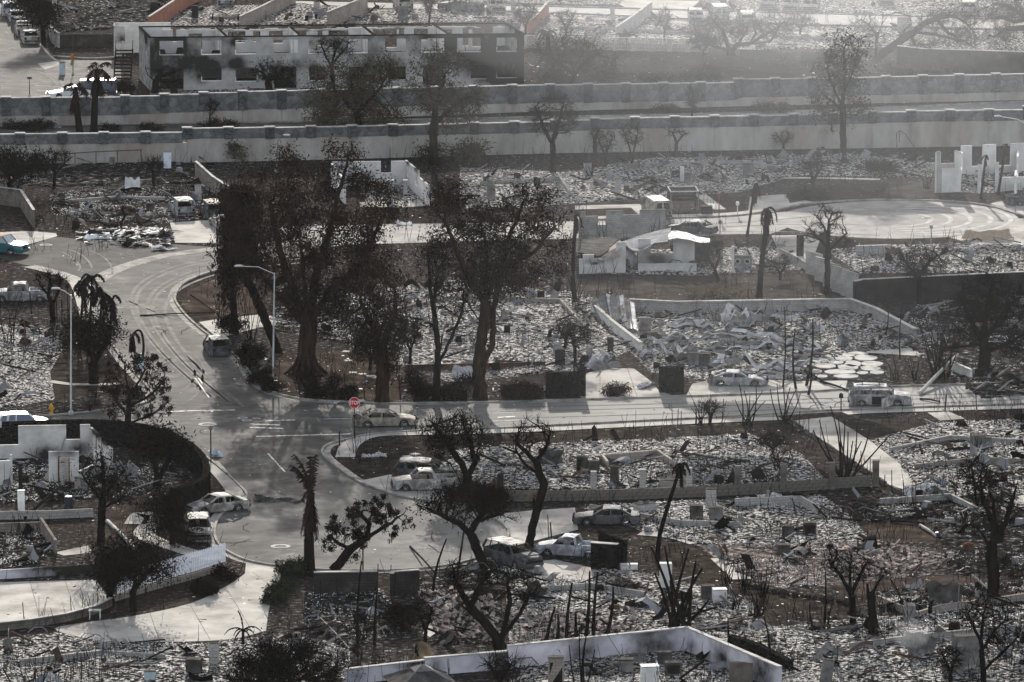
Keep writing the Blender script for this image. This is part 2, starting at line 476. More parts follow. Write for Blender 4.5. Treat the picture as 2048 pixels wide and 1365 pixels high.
def cellwall(p0, p1, z0, h, thk, openings=(), step=0.45, jag=0.0, soot=0.25, blobs=(), seed=0, tops=None, sootfade=1.0):
    """upright wall from p0 to p1 as a grid of cells with real openings (u0,u1,z0,z1 in metres), ragged top and a soot mask"""
    r = random.Random(seed)
    p0, p1 = Vector((p0[0], p0[1], 0)), Vector((p1[0], p1[1], 0))
    d = p1 - p0
    L = d.length
    d.normalize()
    nrm = Vector((-d.y, d.x, 0))
    ue, ze = {0.0, L}, {0.0, h}
    for o in openings:
        for u in o[:2]:
            if 0 < u < L: ue.add(round(u, 3))
        for z in o[2:4]:
            if 0 < z < h: ze.add(round(z, 3))
    def fill(E):
        E = sorted(E); out = []
        for a, b in zip(E, E[1:]):
            if b - a < 1e-3: continue
            n = max(1, int(round((b - a) / step)))
            out += [a + (b - a) * i / n for i in range(n)]
        return out + [E[-1]]
    us, zs = fill(ue), fill(ze)
    nu, nz = len(us) - 1, len(zs) - 1
    cut = []
    t = 0.0
    for i in range(nu):
        t = 0.7 * t + r.random() * jag * 0.6
        uu = (us[i] + us[i + 1]) / 2
        lim = h - (t if jag else 0)
        if tops:
            for (a, b, hh) in tops:
                if a <= uu <= b: lim = min(lim, hh)
        cut.append(lim)
    def solid(i, j):
        if not (0 <= i < nu and 0 <= j < nz): return False
        u, z = (us[i] + us[i + 1]) / 2, (zs[j] + zs[j + 1]) / 2
        if z > cut[i]: return False
        return not any(o[0] < u < o[1] and o[2] < z < o[3] for o in openings)
    mb = MB()
    W = nz + 1
    vs, so = [], []
    for k in (0, 1):
        for u in us:
            for z in zs:
                q = p0 + d * u + nrm * (thk / 2 if k else -thk / 2)
                vs.append((q.x, q.y, z0 + z))
                s = soot
                for o in openings:
                    du = max(o[0] - u, 0, u - o[1]); dz = z - o[3]
                    if dz > -0.2: s += sootfade * .55 * math.exp(-(du / .6) ** 2 - (max(dz, 0) / .9) ** 2)
                for (bu, bz, br, bw) in blobs:
                    s += bw * math.exp(-((u - bu) / br) ** 2 - ((z - bz) / (br * .8)) ** 2)
                if z > h - .15: s += .2
                so.append(s)
    nv = len(us) * W
    fs = []
    idx = lambda k, i, j: k * nv + i * W + j
    for i in range(nu):
        for j in range(nz):
            if not solid(i, j): continue
            fs.append((idx(0, i, j), idx(0, i + 1, j), idx(0, i + 1, j + 1), idx(0, i, j + 1)))
            fs.append((idx(1, i, j), idx(1, i, j + 1), idx(1, i + 1, j + 1), idx(1, i + 1, j)))
            if not solid(i - 1, j): fs.append((idx(0, i, j), idx(0, i, j + 1), idx(1, i, j + 1), idx(1, i, j)))
            if not solid(i + 1, j): fs.append((idx(0, i + 1, j), idx(1, i + 1, j), idx(1, i + 1, j + 1), idx(0, i + 1, j + 1)))
            if not solid(i, j + 1): fs.append((idx(0, i, j + 1), idx(0, i + 1, j + 1), idx(1, i + 1, j + 1), idx(1, i, j + 1)))
            if not solid(i, j - 1) and j > 0: fs.append((idx(0, i, j), idx(1, i, j), idx(1, i + 1, j), idx(0, i + 1, j)))
    mb.add(vs, fs)
    mb.att = {'soot': so}
    return mb


def join(mbs):
    out = MB(); out.att = {}
    so = []
    for m in mbs:
        out.add(m.v, m.f)
        so += m.att['soot'] if m.att else [0.3] * len(m.v)
    out.att = {'soot': so}
    return out


def rwall(name, label, px, h, thk=0.2, m='plaster_grey', cap=None, capm='cap', cat='wall', group=None, **kw):
    """free standing wall along a pixel polyline: a thing with one wall part per straight run and its caps"""
    P = [G(*p) for p in px]
    base = P[0]
    t = thing(name, label, cat, base, group=group)
    hs = h if isinstance(h, (list, tuple)) else [h] * (len(P) - 1)
    for i in range(len(P) - 1):
        a, b = P[i].copy(), P[i + 1].copy()
        d = (b - a).normalized()
        if i > 0: a += d * (thk * .5 + .004)
        b2 = b + d * (thk * .5)
        if i == len(P) - 2: b2 = b
        kw.setdefault('jag', 0 if cap else .14)
        mb = cellwall(a, b2, 0, hs[i], thk, seed=int(px[0][0] + i), **kw)
        mb.build('wall_run', M[m], t, offset=base)
        if cap:
            c = MB()
            c.beam(a + Vector((0, 0, hs[i] + cap / 2 + .003)), b2 + Vector((0, 0, hs[i] + cap / 2 + .003)), thk + .08, cap)
            c.build('wall_cap', M[capm], t, offset=base)
    return t

# ------------------------------------------------------------------ ground, roads, kerbs
g = MB()
g.add([(-700, -300, 0), (700, -300, 0), (700, 1500, 0), (-700, 1500, 0)], [(0, 1, 2, 3)])
tag(g.build('ground', M['ground']), kind='structure')

KERB_INNER = [(2100, 764), (1917, 771), (1767, 776), (1600, 786), (1360, 795), (1170, 801), (1000, 806), (860, 808), (760, 809), (690, 806),
              (620, 802), (570, 794), (530, 780), (505, 760), (490, 738), (470, 715), (440, 690), (400, 660), (372, 635), (352, 610), (348, 595),
              (358, 575), (385, 558), (440, 540), (520, 525), (620, 512)]
GUTTER = [(620, 484), (520, 489), (440, 497), (330, 512), (260, 530), (215, 548), (190, 565)]
KERB_WEST = [(190, 565), (178, 592), (186, 630), (215, 680), (250, 728), (292, 775), (303, 795), (285, 808), (230, 818), (150, 828), (60, 835), (-60, 841)]
KERB_SOUTH = [(-60, 874), (150, 868), (300, 872), (360, 885), (400, 908), (440, 940), (475, 972), (490, 990), (484, 1004), (455, 1018), (432, 1042), (427, 1075),
              (446, 1100), (490, 1122), (560, 1135), (650, 1142), (780, 1143), (880, 1135), (955, 1119), (1003, 1098), (1019, 1075), (1012, 1052),
              (970, 1030), (900, 1012), (820, 997), (760, 981), (715, 962), (680, 938), (655, 918), (647, 904), (657, 892), (690, 882), (740, 872),
              (800, 866), (900, 861), (1000, 858), (1100, 853), (1300, 843), (1500, 833), (1703, 821), (2100, 809)]
sm = lambda pts, k=4: [(p.x, p.y) for p in smooth_line(pts, k)]
ROAD = sm(KERB_INNER) + sm(GUTTER)[:-1] + sm(KERB_WEST) + sm(KERB_SOUTH)
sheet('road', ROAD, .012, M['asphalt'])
sheet('cul_de_sac', sm([(440, 496), (345, 489), (250, 484), (160, 479), (112, 475), (75, 486), (42, 497), (20, 505), (0, 515), (40, 528), (100, 541), (150, 555), (190, 566)])
      + sm([(190, 565), (215, 548), (260, 530), (330, 512), (440, 497)]), .008, M['asphalt_dark'])
ELL = [(1795 + 243 * math.cos(a), 440 - 38 * math.sin(a)) for a in [i * math.pi / 24 for i in range(48)]]
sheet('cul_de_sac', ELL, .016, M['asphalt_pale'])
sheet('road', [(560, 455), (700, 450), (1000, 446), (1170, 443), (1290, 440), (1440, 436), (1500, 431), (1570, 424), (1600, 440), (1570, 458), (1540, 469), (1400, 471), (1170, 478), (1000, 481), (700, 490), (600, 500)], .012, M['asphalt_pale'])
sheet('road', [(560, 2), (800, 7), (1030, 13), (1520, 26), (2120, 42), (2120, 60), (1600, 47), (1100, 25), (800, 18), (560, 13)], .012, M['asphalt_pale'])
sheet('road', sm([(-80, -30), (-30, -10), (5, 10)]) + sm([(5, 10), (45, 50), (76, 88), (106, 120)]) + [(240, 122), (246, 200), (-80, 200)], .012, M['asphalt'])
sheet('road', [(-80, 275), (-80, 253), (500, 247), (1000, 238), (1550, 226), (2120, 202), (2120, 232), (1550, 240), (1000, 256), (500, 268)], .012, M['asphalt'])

for pts, side, kind in ((KERB_INNER, .1, 1), (KERB_WEST, .1, 1), (KERB_SOUTH, .1, 1)):
    tag(strip_mb(pts, .18, 0, .14, side=-side if pts is KERB_INNER else side).build('kerb', M['kerb']), kind='structure')
    tag(strip_mb(pts, .5, .016, 0, side=.28 if pts is KERB_INNER else -.28).build('gutter_strip', M['kerb']), kind='structure')
tag(strip_mb(GUTTER, 1.7, .02, 0).build('gutter_strip', M['kerb']), kind='structure')
for pts in ([(1150, 441), (1290, 438), (1440, 434), (1500, 429), (1560, 419), (1620, 408), (1720, 402), (1800, 401), (1900, 404), (1980, 413), (2030, 428), (2120, 450)],
            [(1000, 482), (1170, 479), (1400, 472), (1540, 470)], [(560, 15), (800, 19), (1100, 26), (1600, 49), (2120, 62)], [(800, 6), (1030, 12), (1520, 25), (2120, 41)],
            [(6, 8), (46, 48), (78, 88), (108, 120), (125, 123)], [(100, 113), (180, 118), (235, 115)], [(-80, 252), (500, 246), (1000, 237), (1550, 225), (2120, 201)]):
    tag(strip_mb(pts, .3, 0, .13).build('kerb', M['kerb']), kind='structure')

# pavements and drives
PAV = [('driveway', [(1168, 748), (1215, 737), (1268, 738), (1300, 762), (1318, 782), (1345, 792), (1170, 799), (1150, 790)]),
       ('driveway', [(1580, 843), (1663, 834), (1740, 882), (1820, 944), (1838, 988), (1781, 972), (1650, 884)]),
       ('driveway', sm([(492, 1126), (525, 1131), (560, 1137), (556, 1175), (540, 1210), (532, 1262)]) + sm([(532, 1262), (470, 1278), (380, 1284), (240, 1285), (160, 1275), (110, 1258), (170, 1246), (260, 1234), (380, 1208), (455, 1172), (490, 1148)])),
       ('patio', [(-20, 1166), (190, 1160), (214, 1190), (214, 1206), (100, 1235), (-20, 1247)]),
       ('driveway', [(340, 446), (432, 440), (432, 487), (350, 486)]),
       ('driveway', [(-20, 466), (60, 463), (112, 467), (115, 473), (45, 493), (-20, 500)]),
       ('driveway', [(398, 645), (440, 638), (520, 630), (610, 640), (610, 654), (520, 655), (436, 678)]),
       ('driveway', [(1500, 394), (1572, 389), (1583, 414), (1540, 426), (1495, 431)]),
       ('driveway', [(1900, 476), (2000, 458), (2036, 438), (2120, 436), (2120, 506), (1980, 498)]),
       ('driveway', [(1980, 408), (2050, 392), (2120, 392), (2120, 446), (2040, 428)]),
       ('driveway', [(1543, 472), (1600, 471), (1640, 481), (1625, 520), (1600, 540), (1560, 508)]),
       ('driveway', [(1385, 768), (1440, 757), (1600, 763), (1695, 762), (1690, 782), (1550, 788), (1372, 793)]),
       ('driveway', [(712, 964), (780, 950), (830, 955), (905, 985), (890, 1006), (820, 996), (760, 979)]),
       ('driveway', [(985, 1030), (1060, 1022), (1150, 1016), (1156, 1060), (1030, 1092), (1018, 1060)]),
       ('driveway', [(1030, 1128), (1110, 1120), (1200, 1140), (1180, 1160), (1130, 1172), (1080, 1160)]),
       ('patio', [(905, 1190), (945, 1160), (955, 1172), (920, 1230), (860, 1275), (845, 1268)]),
       ('driveway', [(1150, 412), (1280, 409), (1300, 436), (1285, 437), (1262, 416), (1150, 420)]),
       ('driveway', [(1540, 56), (1700, 58), (1760, 72), (1560, 66)]),
       ('driveway', [(1620, 6), (1730, 8), (1725, 26), (1640, 24)]),
       ('driveway', [(1760, 10), (1900, 12), (1850, 32), (1750, 28)]),
       ('driveway', [(1220, 0), (1400, 2), (1380, 20), (1250, 15)]),
       ('patio', [(1860, 664), (1900, 700), (1830, 712), (1730, 706), (1740, 700)]),
       ('driveway', [(1855, 826), (1898, 824), (1930, 838), (1880, 842)]),
       ('patio', [(108, 1106), (176, 1092), (186, 1106), (128, 1112)]),
       ('patio', [(1980, 1005), (2120, 975), (2120, 1000), (2010, 1022)]),
       ('driveway', [(900, 900), (1010, 893), (1090, 885), (1080, 895), (960, 910), (925, 930)]),
       ('driveway', [(75, 128), (125, 121), (126, 127), (90, 140)]),
       ('patio', [(720, 405), (860, 400), (860, 412), (800, 416), (720, 414)]),
       ]
for nm, px in PAV:
    sheet(nm, px, .02, M['concrete'])
for px, w in (([(1000, 864), (1100, 860), (1300, 850), (1560, 838)], 1.4), ([(690, 916), (702, 890), (744, 872), (830, 868), (900, 867), (1000, 864)], 1.5),
              ([(1690, 828), (1760, 824), (2100, 814)], 1.2), ([(60, 534), (110, 546), (150, 562), (165, 590), (180, 640), (212, 690)], 1.5),
              ([(1150, 437), (1290, 434), (1440, 430), (1500, 425), (1550, 416), (1620, 404)], 1.3), ([(420, 925), (455, 965), (468, 990), (440, 1008)], 1.3),
              ([(1280, 1068), (1345, 1074), (1395, 1088)], 1.4), ([(1440, 1118), (1485, 1160)], 1.4), ([(96, 763), (150, 770), (240, 769)], .9),
              ([(1390, 370), (1440, 364), (1590, 357), (1760, 360)], 1.0), ([(270, 1050), (285, 1030), (310, 1040), (290, 1072), (360, 1100), (430, 1120)], 1.6),
              ([(1400, 390), (1440, 420)], 1.2), ([(1130, 350), (1250, 352), (1330, 385)], 1.0), ([(990, 35), (1300, 42), (1530, 62), (1700, 76)], 1.6)):
    tag(strip_mb(px, w, .06 if w > 1.2 else .045, 0).build('pavement', M['concrete']), kind='structure')

jo = MB()
for pts in ([(505, 1145), (552, 1180)], [(452, 1176), (505, 1265)], [(380, 1210), (420, 1280)], [(300, 1228), (320, 1285)], [(205, 1243), (222, 1284)], [(60, 1164), (80, 1238)], [(130, 1162), (150, 1222)], [(1640, 878), (1735, 880)], [(1700, 920), (1790, 922)], [(1755, 955), (1828, 958)], [(1610, 858), (1700, 856)], [(1200, 742), (1200, 797)], [(1255, 738), (1275, 795)], [(1165, 768), (1310, 772)], [(760, 958), (770, 980)], [(840, 958), (850, 1000)], [(350, 468), (432, 466)], [(1070, 1022), (1085, 1072)], [(1440, 760), (1432, 790)], [(1560, 764), (1560, 787)]):
    strip_mb(pts, .06, .0235, 0, k=2, mb=jo)
tag(jo.build('slab_joints', M['chip_grey']), kind='structure')
# lawns, soil
for px, m in (([(655, 905), (700, 888), (1000, 872), (1100, 866), (1560, 846), (1640, 885), (1660, 960), (1500, 870), (1000, 890), (890, 930), (800, 952), (712, 958), (670, 925)], 'lawn'),
              ([(1250, 1078), (1395, 1092), (1480, 1165), (1445, 1172), (1300, 1112)], 'lawn'), ([(1730, 1050), (1850, 1040), (1880, 1082), (1750, 1088)], 'soil_red'),
              ([(1745, 388), (1800, 366), (1870, 362), (1890, 392), (1800, 399)], 'lawn_tan'), ([(1580, 385), (1700, 368), (1790, 368), (1745, 398), (1600, 404)], 'lawn'),
              ([(1150, 555), (1600, 552), (1720, 596), (1400, 602), (1150, 600)], 'lawn_tan'), ([(1640, 478), (1900, 478), (1890, 492), (1640, 500)], 'lawn'),
              ([(1140, 415), (1262, 418), (1282, 434), (1140, 437)], 'lawn'), ([(1400, 385), (1490, 394), (1490, 424), (1440, 428)], 'lawn'),
              ([(1150, 165), (1300, 150), (1300, 172), (1150, 182)], 'lawn_tan'), ([(1300, 100), (1700, 110), (1700, 158), (1300, 165)], 'lawn'),
              ([(540, 720), (760, 690), (820, 760), (800, 800), (600, 795), (530, 770)], 'soil_red'), ([(1490, 1180), (1700, 1200), (1700, 1240), (1500, 1260), (1480, 1215)], 'lawn'),
              ([(1660, 1170), (1900, 1150), (2048, 1170), (2048, 1200), (1700, 1195)], 'soil_red'), ([(1050, 640), (1180, 640), (1200, 680), (1060, 690)], 'soil_red'),
              ([(230, 1000), (300, 990), (310, 1030), (250, 1080), (180, 1085)], 'soil_red'), ([(60, 700), (200, 700), (240, 765), (110, 810)], 'lawn'),
              ([(300, 1225), (420, 1185), (478, 1140), (440, 1200), (330, 1215)], 'soil_red'), ([(100, 132), (240, 128), (238, 145), (110, 152)], 'lawn'),
              ([(380, 580), (450, 550), (520, 560), (520, 628), (400, 640), (362, 610)], 'soil_red'), ([(1660, 850), (1790, 840), (1860, 850), (1740, 880)], 'lawn')):
    sheet('burnt_lawn' if 'lawn' in m else 'bare_soil', px, .004, M[m])

# burnt house plots: ash beds with loose debris on them
def inpoly(X, Y, P):
    r = np.zeros(len(X), bool)
    n = len(P)
    for i in range(n):
        x1, y1, x2, y2 = P[i].x, P[i].y, P[i - 1].x, P[i - 1].y
        c = ((y1 > Y) != (y2 > Y)) & (X < (x2 - x1) * (Y - y1) / (y2 - y1 + 1e-12) + x1)
        r ^= c
    return r


BOXF = np.array([(4, 5, 6, 7), (0, 1, 5, 4), (1, 2, 6, 5), (2, 3, 7, 6), (3, 0, 4, 7)])
BOXV = np.array([(x, y, z) for z in (-.5, .5) for x, y in ((-.5, -.5), (.5, -.5), (.5, .5), (-.5, .5))])


def vnoise(X, Y, cell, R):
    gx, gy = X / cell, Y / cell
    i0, j0 = int(gx.min()) - 2, int(gy.min()) - 2
    g_ = R.rand(int(gx.max()) - i0 + 4, int(gy.max()) - j0 + 4)
    a, b = gx - i0, gy - j0
    i, j = a.astype(int), b.astype(int)
    a, b = a - i, b - j
    a, b = a * a * (3 - 2 * a), b * b * (3 - 2 * b)
    return (g_[i, j] * (1 - a) + g_[i + 1, j] * a) * (1 - b) + (g_[i, j + 1] * (1 - a) + g_[i + 1, j + 1] * a) * b


_T = np.random.RandomState(99)
_TB = [(c, a, _T.rand(int(170 / c) + 4, int(470 / c) + 4)) for c, a in ((3.4, .30), (1.25, .17), (.52, .08))]


def heap(X, Y):
    """height of the debris bed above the street"""
    h = np.zeros(len(X))
    for c, a, g_ in _TB:
        u, v = np.clip((X + 80) / c, 0, g_.shape[0] - 2.01), np.clip((Y - 355) / c, 0, g_.shape[1] - 2.01)
        i, j = u.astype(int), v.astype(int)
        u, v = u - i, v - j
        u, v = u * u * (3 - 2 * u), v * v * (3 - 2 * v)
        h += a * ((g_[i, j] * (1 - u) + g_[i + 1, j] * u) * (1 - v) + (g_[i, j + 1] * (1 - u) + g_[i + 1, j + 1] * u) * v - .36)
    return np.clip(h, 0, 1) * .85


def mound(px, m, st=.34):
    P = [G(*p) for p in px]
    x0, x1 = min(p.x for p in P), max(p.x for p in P); y0, y1 = min(p.y for p in P), max(p.y for p in P)
    x0, x1, y0, y1 = max(x0, -75), min(x1, 75), max(y0, 362), min(y1, 800)
    gx, gy = np.arange(x0, x1, st), np.arange(y0, y1, st)
    X, Y = [q.ravel() for q in np.meshgrid(gx, gy, indexing='ij')]
    ins = inpoly(X, Y, P)
    z = heap(X, Y)
    ed = np.zeros(len(X), bool).reshape(len(gx), len(gy)); I = ins.reshape(len(gx), len(gy))
    ed[1:-1, 1:-1] = I[1:-1, 1:-1] & I[:-2, 1:-1] & I[2:, 1:-1] & I[1:-1, :-2] & I[1:-1, 2:]
    z = np.where(ed.ravel(), z + .012, -.03)
    idx = np.arange(len(X)).reshape(len(gx), len(gy))
    F = np.stack([idx[:-1, :-1], idx[1:, :-1], idx[1:, 1:], idx[:-1, 1:]], -1).reshape(-1, 4)
    F = F[ins[F].all(1)]
    if len(F) == 0: return
    o = np_mesh('ash_bed', np.stack([X, Y, z], 1), F, M[m])
    o.data.polygons.foreach_set('use_smooth', [True] * len(o.data.polygons))
    tag(o, kind='stuff')


def chips(name, px, dens, mix, size=(.03, .15), pile=0.3, mats=('chip_white', 'chip_grey', 'chip_black', 'chip_rust', 'chip_tile'), label=None, parent=None, seed=1, flat=.2):
    P = [G(x, y) for x, y in px]
    x0, x1 = min(p.x for p in P), max(p.x for p in P)
    y0, y1 = min(p.y for p in P), max(p.y for p in P)
    R = np.random.RandomState(seed + int(abs(px[0][0]) + px[0][1]))
    n = int((x1 - x0) * (y1 - y0) * dens)
    X, Y = R.uniform(x0, x1, n), R.uniform(y0, y1, n)
    k = inpoly(X, Y, P)
    X, Y = X[k], Y[k]
    n = len(X)
    if n == 0: return
    # patchy: debris gathers in heaps
    field = np.zeros(n)
    for _ in range(26):
        cx, cy, rr = R.uniform(x0, x1), R.uniform(y0, y1), R.uniform(1.0, 4.0)
        field += np.exp(-((X - cx) ** 2 + (Y - cy) ** 2) / rr ** 2)
    keep = R.rand(n) < (.2 + .5 * np.clip(field, 0, 1)) * np.clip((vnoise(X, Y, 3.2, R) * .6 + vnoise(X, Y, 1.1, R) * .4 - .34) * 4.4, .03, 1.3)
    X, Y, field = X[keep], Y[keep], field[keep]
    n = len(X)
    L = np.exp(R.uniform(math.log(size[0]), math.log(size[1]), n))
    asp = R.uniform(.25, .9, n); th = R.uniform(.008, .025, n) + L * R.uniform(0.02, .2, n) ** 1.5
    long = R.rand(n) < .16
    L[long] *= R.uniform(2, 4.0, long.sum()); asp[long] *= .16
    sc = np.stack([L, L * asp, th], 1)
    v = BOXV[None] * sc[:, None]
    v[:, 4:, 0] *= R.uniform(.6, 1.0, (n, 1))
    ax = R.normal(0, flat, n); ay = R.normal(0, flat, n); az = R.uniform(0, 6.283, n)
    cx_, sx_ = np.cos(ax)[:, None], np.sin(ax)[:, None]
    y, z = v[..., 1] * cx_ - v[..., 2] * sx_, v[..., 1] * sx_ + v[..., 2] * cx_
    cx_, sx_ = np.cos(ay)[:, None], np.sin(ay)[:, None]
    x, z = v[..., 0] * cx_ + z * sx_, -v[..., 0] * sx_ + z * cx_
    cx_, sx_ = np.cos(az)[:, None], np.sin(az)[:, None]
    x, y = x * cx_ - y * sx_, x * sx_ + y * cx_
    zz = (np.clip(field, 0, 1.3) * R.rand(n) + np.clip(vnoise(X, Y, 1.6, R) - .45, 0, 1) * 1.3) * pile * .8 + th * .4
    if pile > .2: zz = zz * .35 + heap(X, Y)
    z = z + zz[:, None]
    V = np.stack([x + X[:, None], y + Y[:, None], z], -1).reshape(-1, 3)
    Fc = (BOXF[None] + (np.arange(n) * 8)[:, None, None]).reshape(-1, 4)
    # white ash, grey scraps and charcoal lie in patches
    q = (vnoise(X, Y, 2.8, R) * .6 + vnoise(X, Y, 1.0, R) * .4 - .5) * 3.8
    pm = np.array(mix, float) / sum(mix)
    W_ = pm[None] * np.exp(np.stack([q * 1.7, q * .3, -q * 1.9, -q * .6, 0 * q], 1))
    W_ = np.cumsum(W_ / W_.sum(1, keepdims=True), 1)
    mi = np.repeat(np.minimum((R.rand(n, 1) > W_).sum(1), len(mats) - 1), 5)
    o = np_mesh(name, V, Fc, [M[q] for q in mats], mi, parent)
    return tag(o, kind='stuff', label=label)


ASHMIX, DARKMIX, TILEMIX = (50, 27, 16, 6, 1), (16, 28, 44, 10, 2), (16, 20, 16, 12, 36)
PLOTS = [  # polygon, bed material, chips per square metre, mix
    ([(120, 3), (400, -5), (300, 52), (232, 58), (120, 66)], 'ash_dark', 3, ASHMIX),
    ([(395, 14), (600, 8), (740, 14), (735, 50), (290, 52)], 'ash', 3, ASHMIX),
    ([(735, 16), (1100, 27), (1500, 45), (1500, 100), (1050, 76), (1010, 44), (735, 46)], 'ash', 3, ASHMIX),
    ([(1500, 50), (2120, 64), (2120, 112), (1850, 96), (1500, 100)], 'ash', 3, ASHMIX),
    ([(900, -5), (1250, 0), (1250, 10), (900, 5)], 'ash', 2, ASHMIX), ([(1440, 0), (2120, 0), (2120, 36), (1440, 20)], 'ash', 2, ASHMIX),
    ([(300, 178), (1050, 172), (1060, 186), (300, 192)], 'ash', 4, ASHMIX),
    ([(100, 388), (240, 378), (432, 372), (438, 438), (335, 444), (240, 446), (100, 430)], 'ash_dark', 7, ASHMIX),
    ([(140, 445), (340, 446), (345, 480), (150, 474)], 'lawn', 4, ASHMIX),
    ([(920, 335), (1130, 345), (1280, 318), (1700, 308), (1875, 325), (1870, 355), (1590, 352), (1480, 385), (1260, 400), (1150, 408), (920, 425)], 'ash', 6, ASHMIX),
    ([(740, 372), (860, 372), (870, 402), (730, 404)], 'ash', 6, ASHMIX),
    ([(680, 590), (900, 560), (1180, 590), (1285, 690), (1170, 742), (900, 765), (700, 700)], 'ash', 6, ASHMIX),
    ([(560, 560), (680, 590), (700, 690), (540, 660)], 'ash_dark', 5, ASHMIX),
    ([(1290, 625), (1500, 612), (1740, 622), (1900, 690), (1700, 708), (1600, 760), (1400, 760), (1300, 745), (1200, 640)], 'ash', 6, ASHMIX),
    ([(1860, 600), (2120, 590), (2120, 790), (1960, 800), (1760, 660)], 'ash_dark', 6, DARKMIX),
    ([(1740, 880), (1860, 848), (2120, 832), (2120, 990), (1840, 996), (1790, 920)], 'ash', 7, ASHMIX),
    ([(880, 925), (1000, 892), (1500, 868), (1600, 905), (1650, 958), (1400, 975), (1000, 985), (940, 960)], 'ash', 8, ASHMIX),
    ([(1160, 1014), (1640, 990), (1700, 1030), (1740, 1080), (1560, 1100), (1400, 1092), (1290, 1066)], 'ash', 8, ASHMIX),
    ([(1400, 1092), (1740, 1080), (1900, 1110), (1860, 1150), (1690, 1170), (1560, 1178), (1470, 1150)], 'ash_pink', 9, TILEMIX),
    ([(1010, 1168), (1200, 1140), (1300, 1150), (1440, 1180), (1510, 1210), (1500, 1262), (1390, 1258), (1020, 1300)], 'ash', 9, (26, 26, 16, 10, 22)),
    ([(830, 1160), (1000, 1150), (1010, 1290), (870, 1290)], 'ash_dark', 5, TILEMIX),
    ([(1400, 1268), (1700, 1240), (2120, 1205), (2120, 1400), (1620, 1400)], 'ash', 9, ASHMIX),
    ([(1750, 1180), (2120, 1160), (2120, 1205), (1760, 1225)], 'ash_dark', 8, ASHMIX),
    ([(-40, 1288), (120, 1264), (240, 1288), (400, 1288), (560, 1268), (700, 1290), (700, 1400), (-40, 1400)], 'ash', 9, (30, 30, 30, 8, 2)),
    ([(-40, 650), (90, 655), (125, 700), (100, 745), (110, 800), (-40, 825)], 'ash', 6, ASHMIX),
    ([(-20, 920), (180, 920), (215, 955), (190, 1000), (-20, 1010)], 'ash_dark', 9, (30, 34, 26, 8, 2)),
    ([(-20, 1062), (75, 1060), (110, 1100), (80, 1130), (-20, 1142)], 'ash_dark', 9, ASHMIX),
    ([(230, 930), (350, 930), (390, 960), (290, 985), (230, 1000)], 'ash_dark', 7, DARKMIX),
    ([(1040, 1330), (1340, 1300), (1460, 1330), (1470, 1400), (1040, 1400)], 'ash', 10, ASHMIX),
    ([(1650, 500), (1760, 490), (1900, 488), (2120, 492), (2120, 545), (1720, 547)], 'ash', 7, ASHMIX),
    ([(1180, 520), (1300, 500), (1560, 495), (1600, 540), (1400, 552), (1180, 548)], 'ash', 6, ASHMIX),
    ([(1890, 345), (2120, 335), (2120, 388), (1900, 385)], 'ash', 5, ASHMIX),
    ([(1700, 1000), (1980, 985), (2120, 1010), (2120, 1160), (1900, 1150), (1880, 1080), (1850, 1038), (1730, 1045)], 'ash_dark', 8, DARKMIX),
    ([(620, 1180), (760, 1180), (820, 1260), (700, 1300), (600, 1260)], 'ash_dark', 7, DARKMIX),
    ([(0, 300), (440, 330), (420, 368), (90, 375), (0, 365)], 'ash_dark', 2.5, DARKMIX),
    ([(960, 1130), (1100, 1150), (1000, 1170), (830, 1160)], 'ash_dark', 8, DARKMIX),
]
for i, (px, m, dens, mix) in enumerate(PLOTS):
    tag(sheet('ash_bed', px, .008 if m != 'lawn' else .006, M[m]), kind='stuff')
    if m != 'lawn': mound(px, m)
    chips('rubble', px, dens * (4.4 if px[0][1] > 300 else 1.8), mix, seed=i)
def junk(px, n, seed):
    """bent sheets, beams and pipes lying about on a plot"""
    P = [G(*p) for p in px]; R = random.Random(seed); mb = MB()
    x0, x1 = min(p.x for p in P), max(p.x for p in P); y0, y1 = min(p.y for p in P), max(p.y for p in P)
    k = 0
    while k < n:
        x, y = R.uniform(x0, x1), R.uniform(y0, y1)
        if not inpoly(np.array([x]), np.array([y]), P)[0]: continue
        k += 1
        a, q = R.uniform(0, 3.14), R.random()
        d = Vector((math.cos(a), math.sin(a), 0)); e = Vector((-d.y, d.x, 0)); c = Vector((x, y, R.uniform(.05, .2) + float(heap(np.array([x]), np.array([y]))[0])))
        mi = R.choice((0, 0, 1, 2, 2, 3))
        if q < .4:
            L = R.uniform(.8, 3.4); mb.beam(c - d * L / 2, c + d * L / 2 + Vector((0, 0, R.uniform(-.05, .6))), R.uniform(.06, .16), R.uniform(.05, .14), mi)
        elif q < .75:
            L, w = R.uniform(.6, 2.2), R.uniform(.25, .9); ph = R.uniform(0, 6); h = R.uniform(.1, .5); tl = R.uniform(-.5, .9)
            mb.grid([[c + d * (f - .5) * L + e * v * w + Vector((0, 0, max(-c.z + .02, h * math.sin(f * 4 + ph) + v * w * tl + h * .6))) for v in (-.5, 0, .5)] for f in (0, .25, .5, .75, 1)], mi)
        elif q < .88:
            L = R.uniform(.5, 1.4); mb.tube([c - d * L, c - d * L * .4 + Vector((0, 0, L * .5)), c + d * L * .5 + Vector((0, 0, L * .55)), c + d * L], R.uniform(.02, .045), 4, mi)
        else:
            s_ = R.uniform(.25, .6); mb.box(c + Vector((0, 0, s_ * .3)), (s_ * R.uniform(.8, 1.6), s_, s_ * R.uniform(.5, 1.3)), rz=a, mi=mi, taper=R.uniform(.6, 1))
    tag(mb.build('rubble', [M['chip_black'], M['chip_grey'], M['roof_grey'], M['chip_rust']]), kind='stuff')
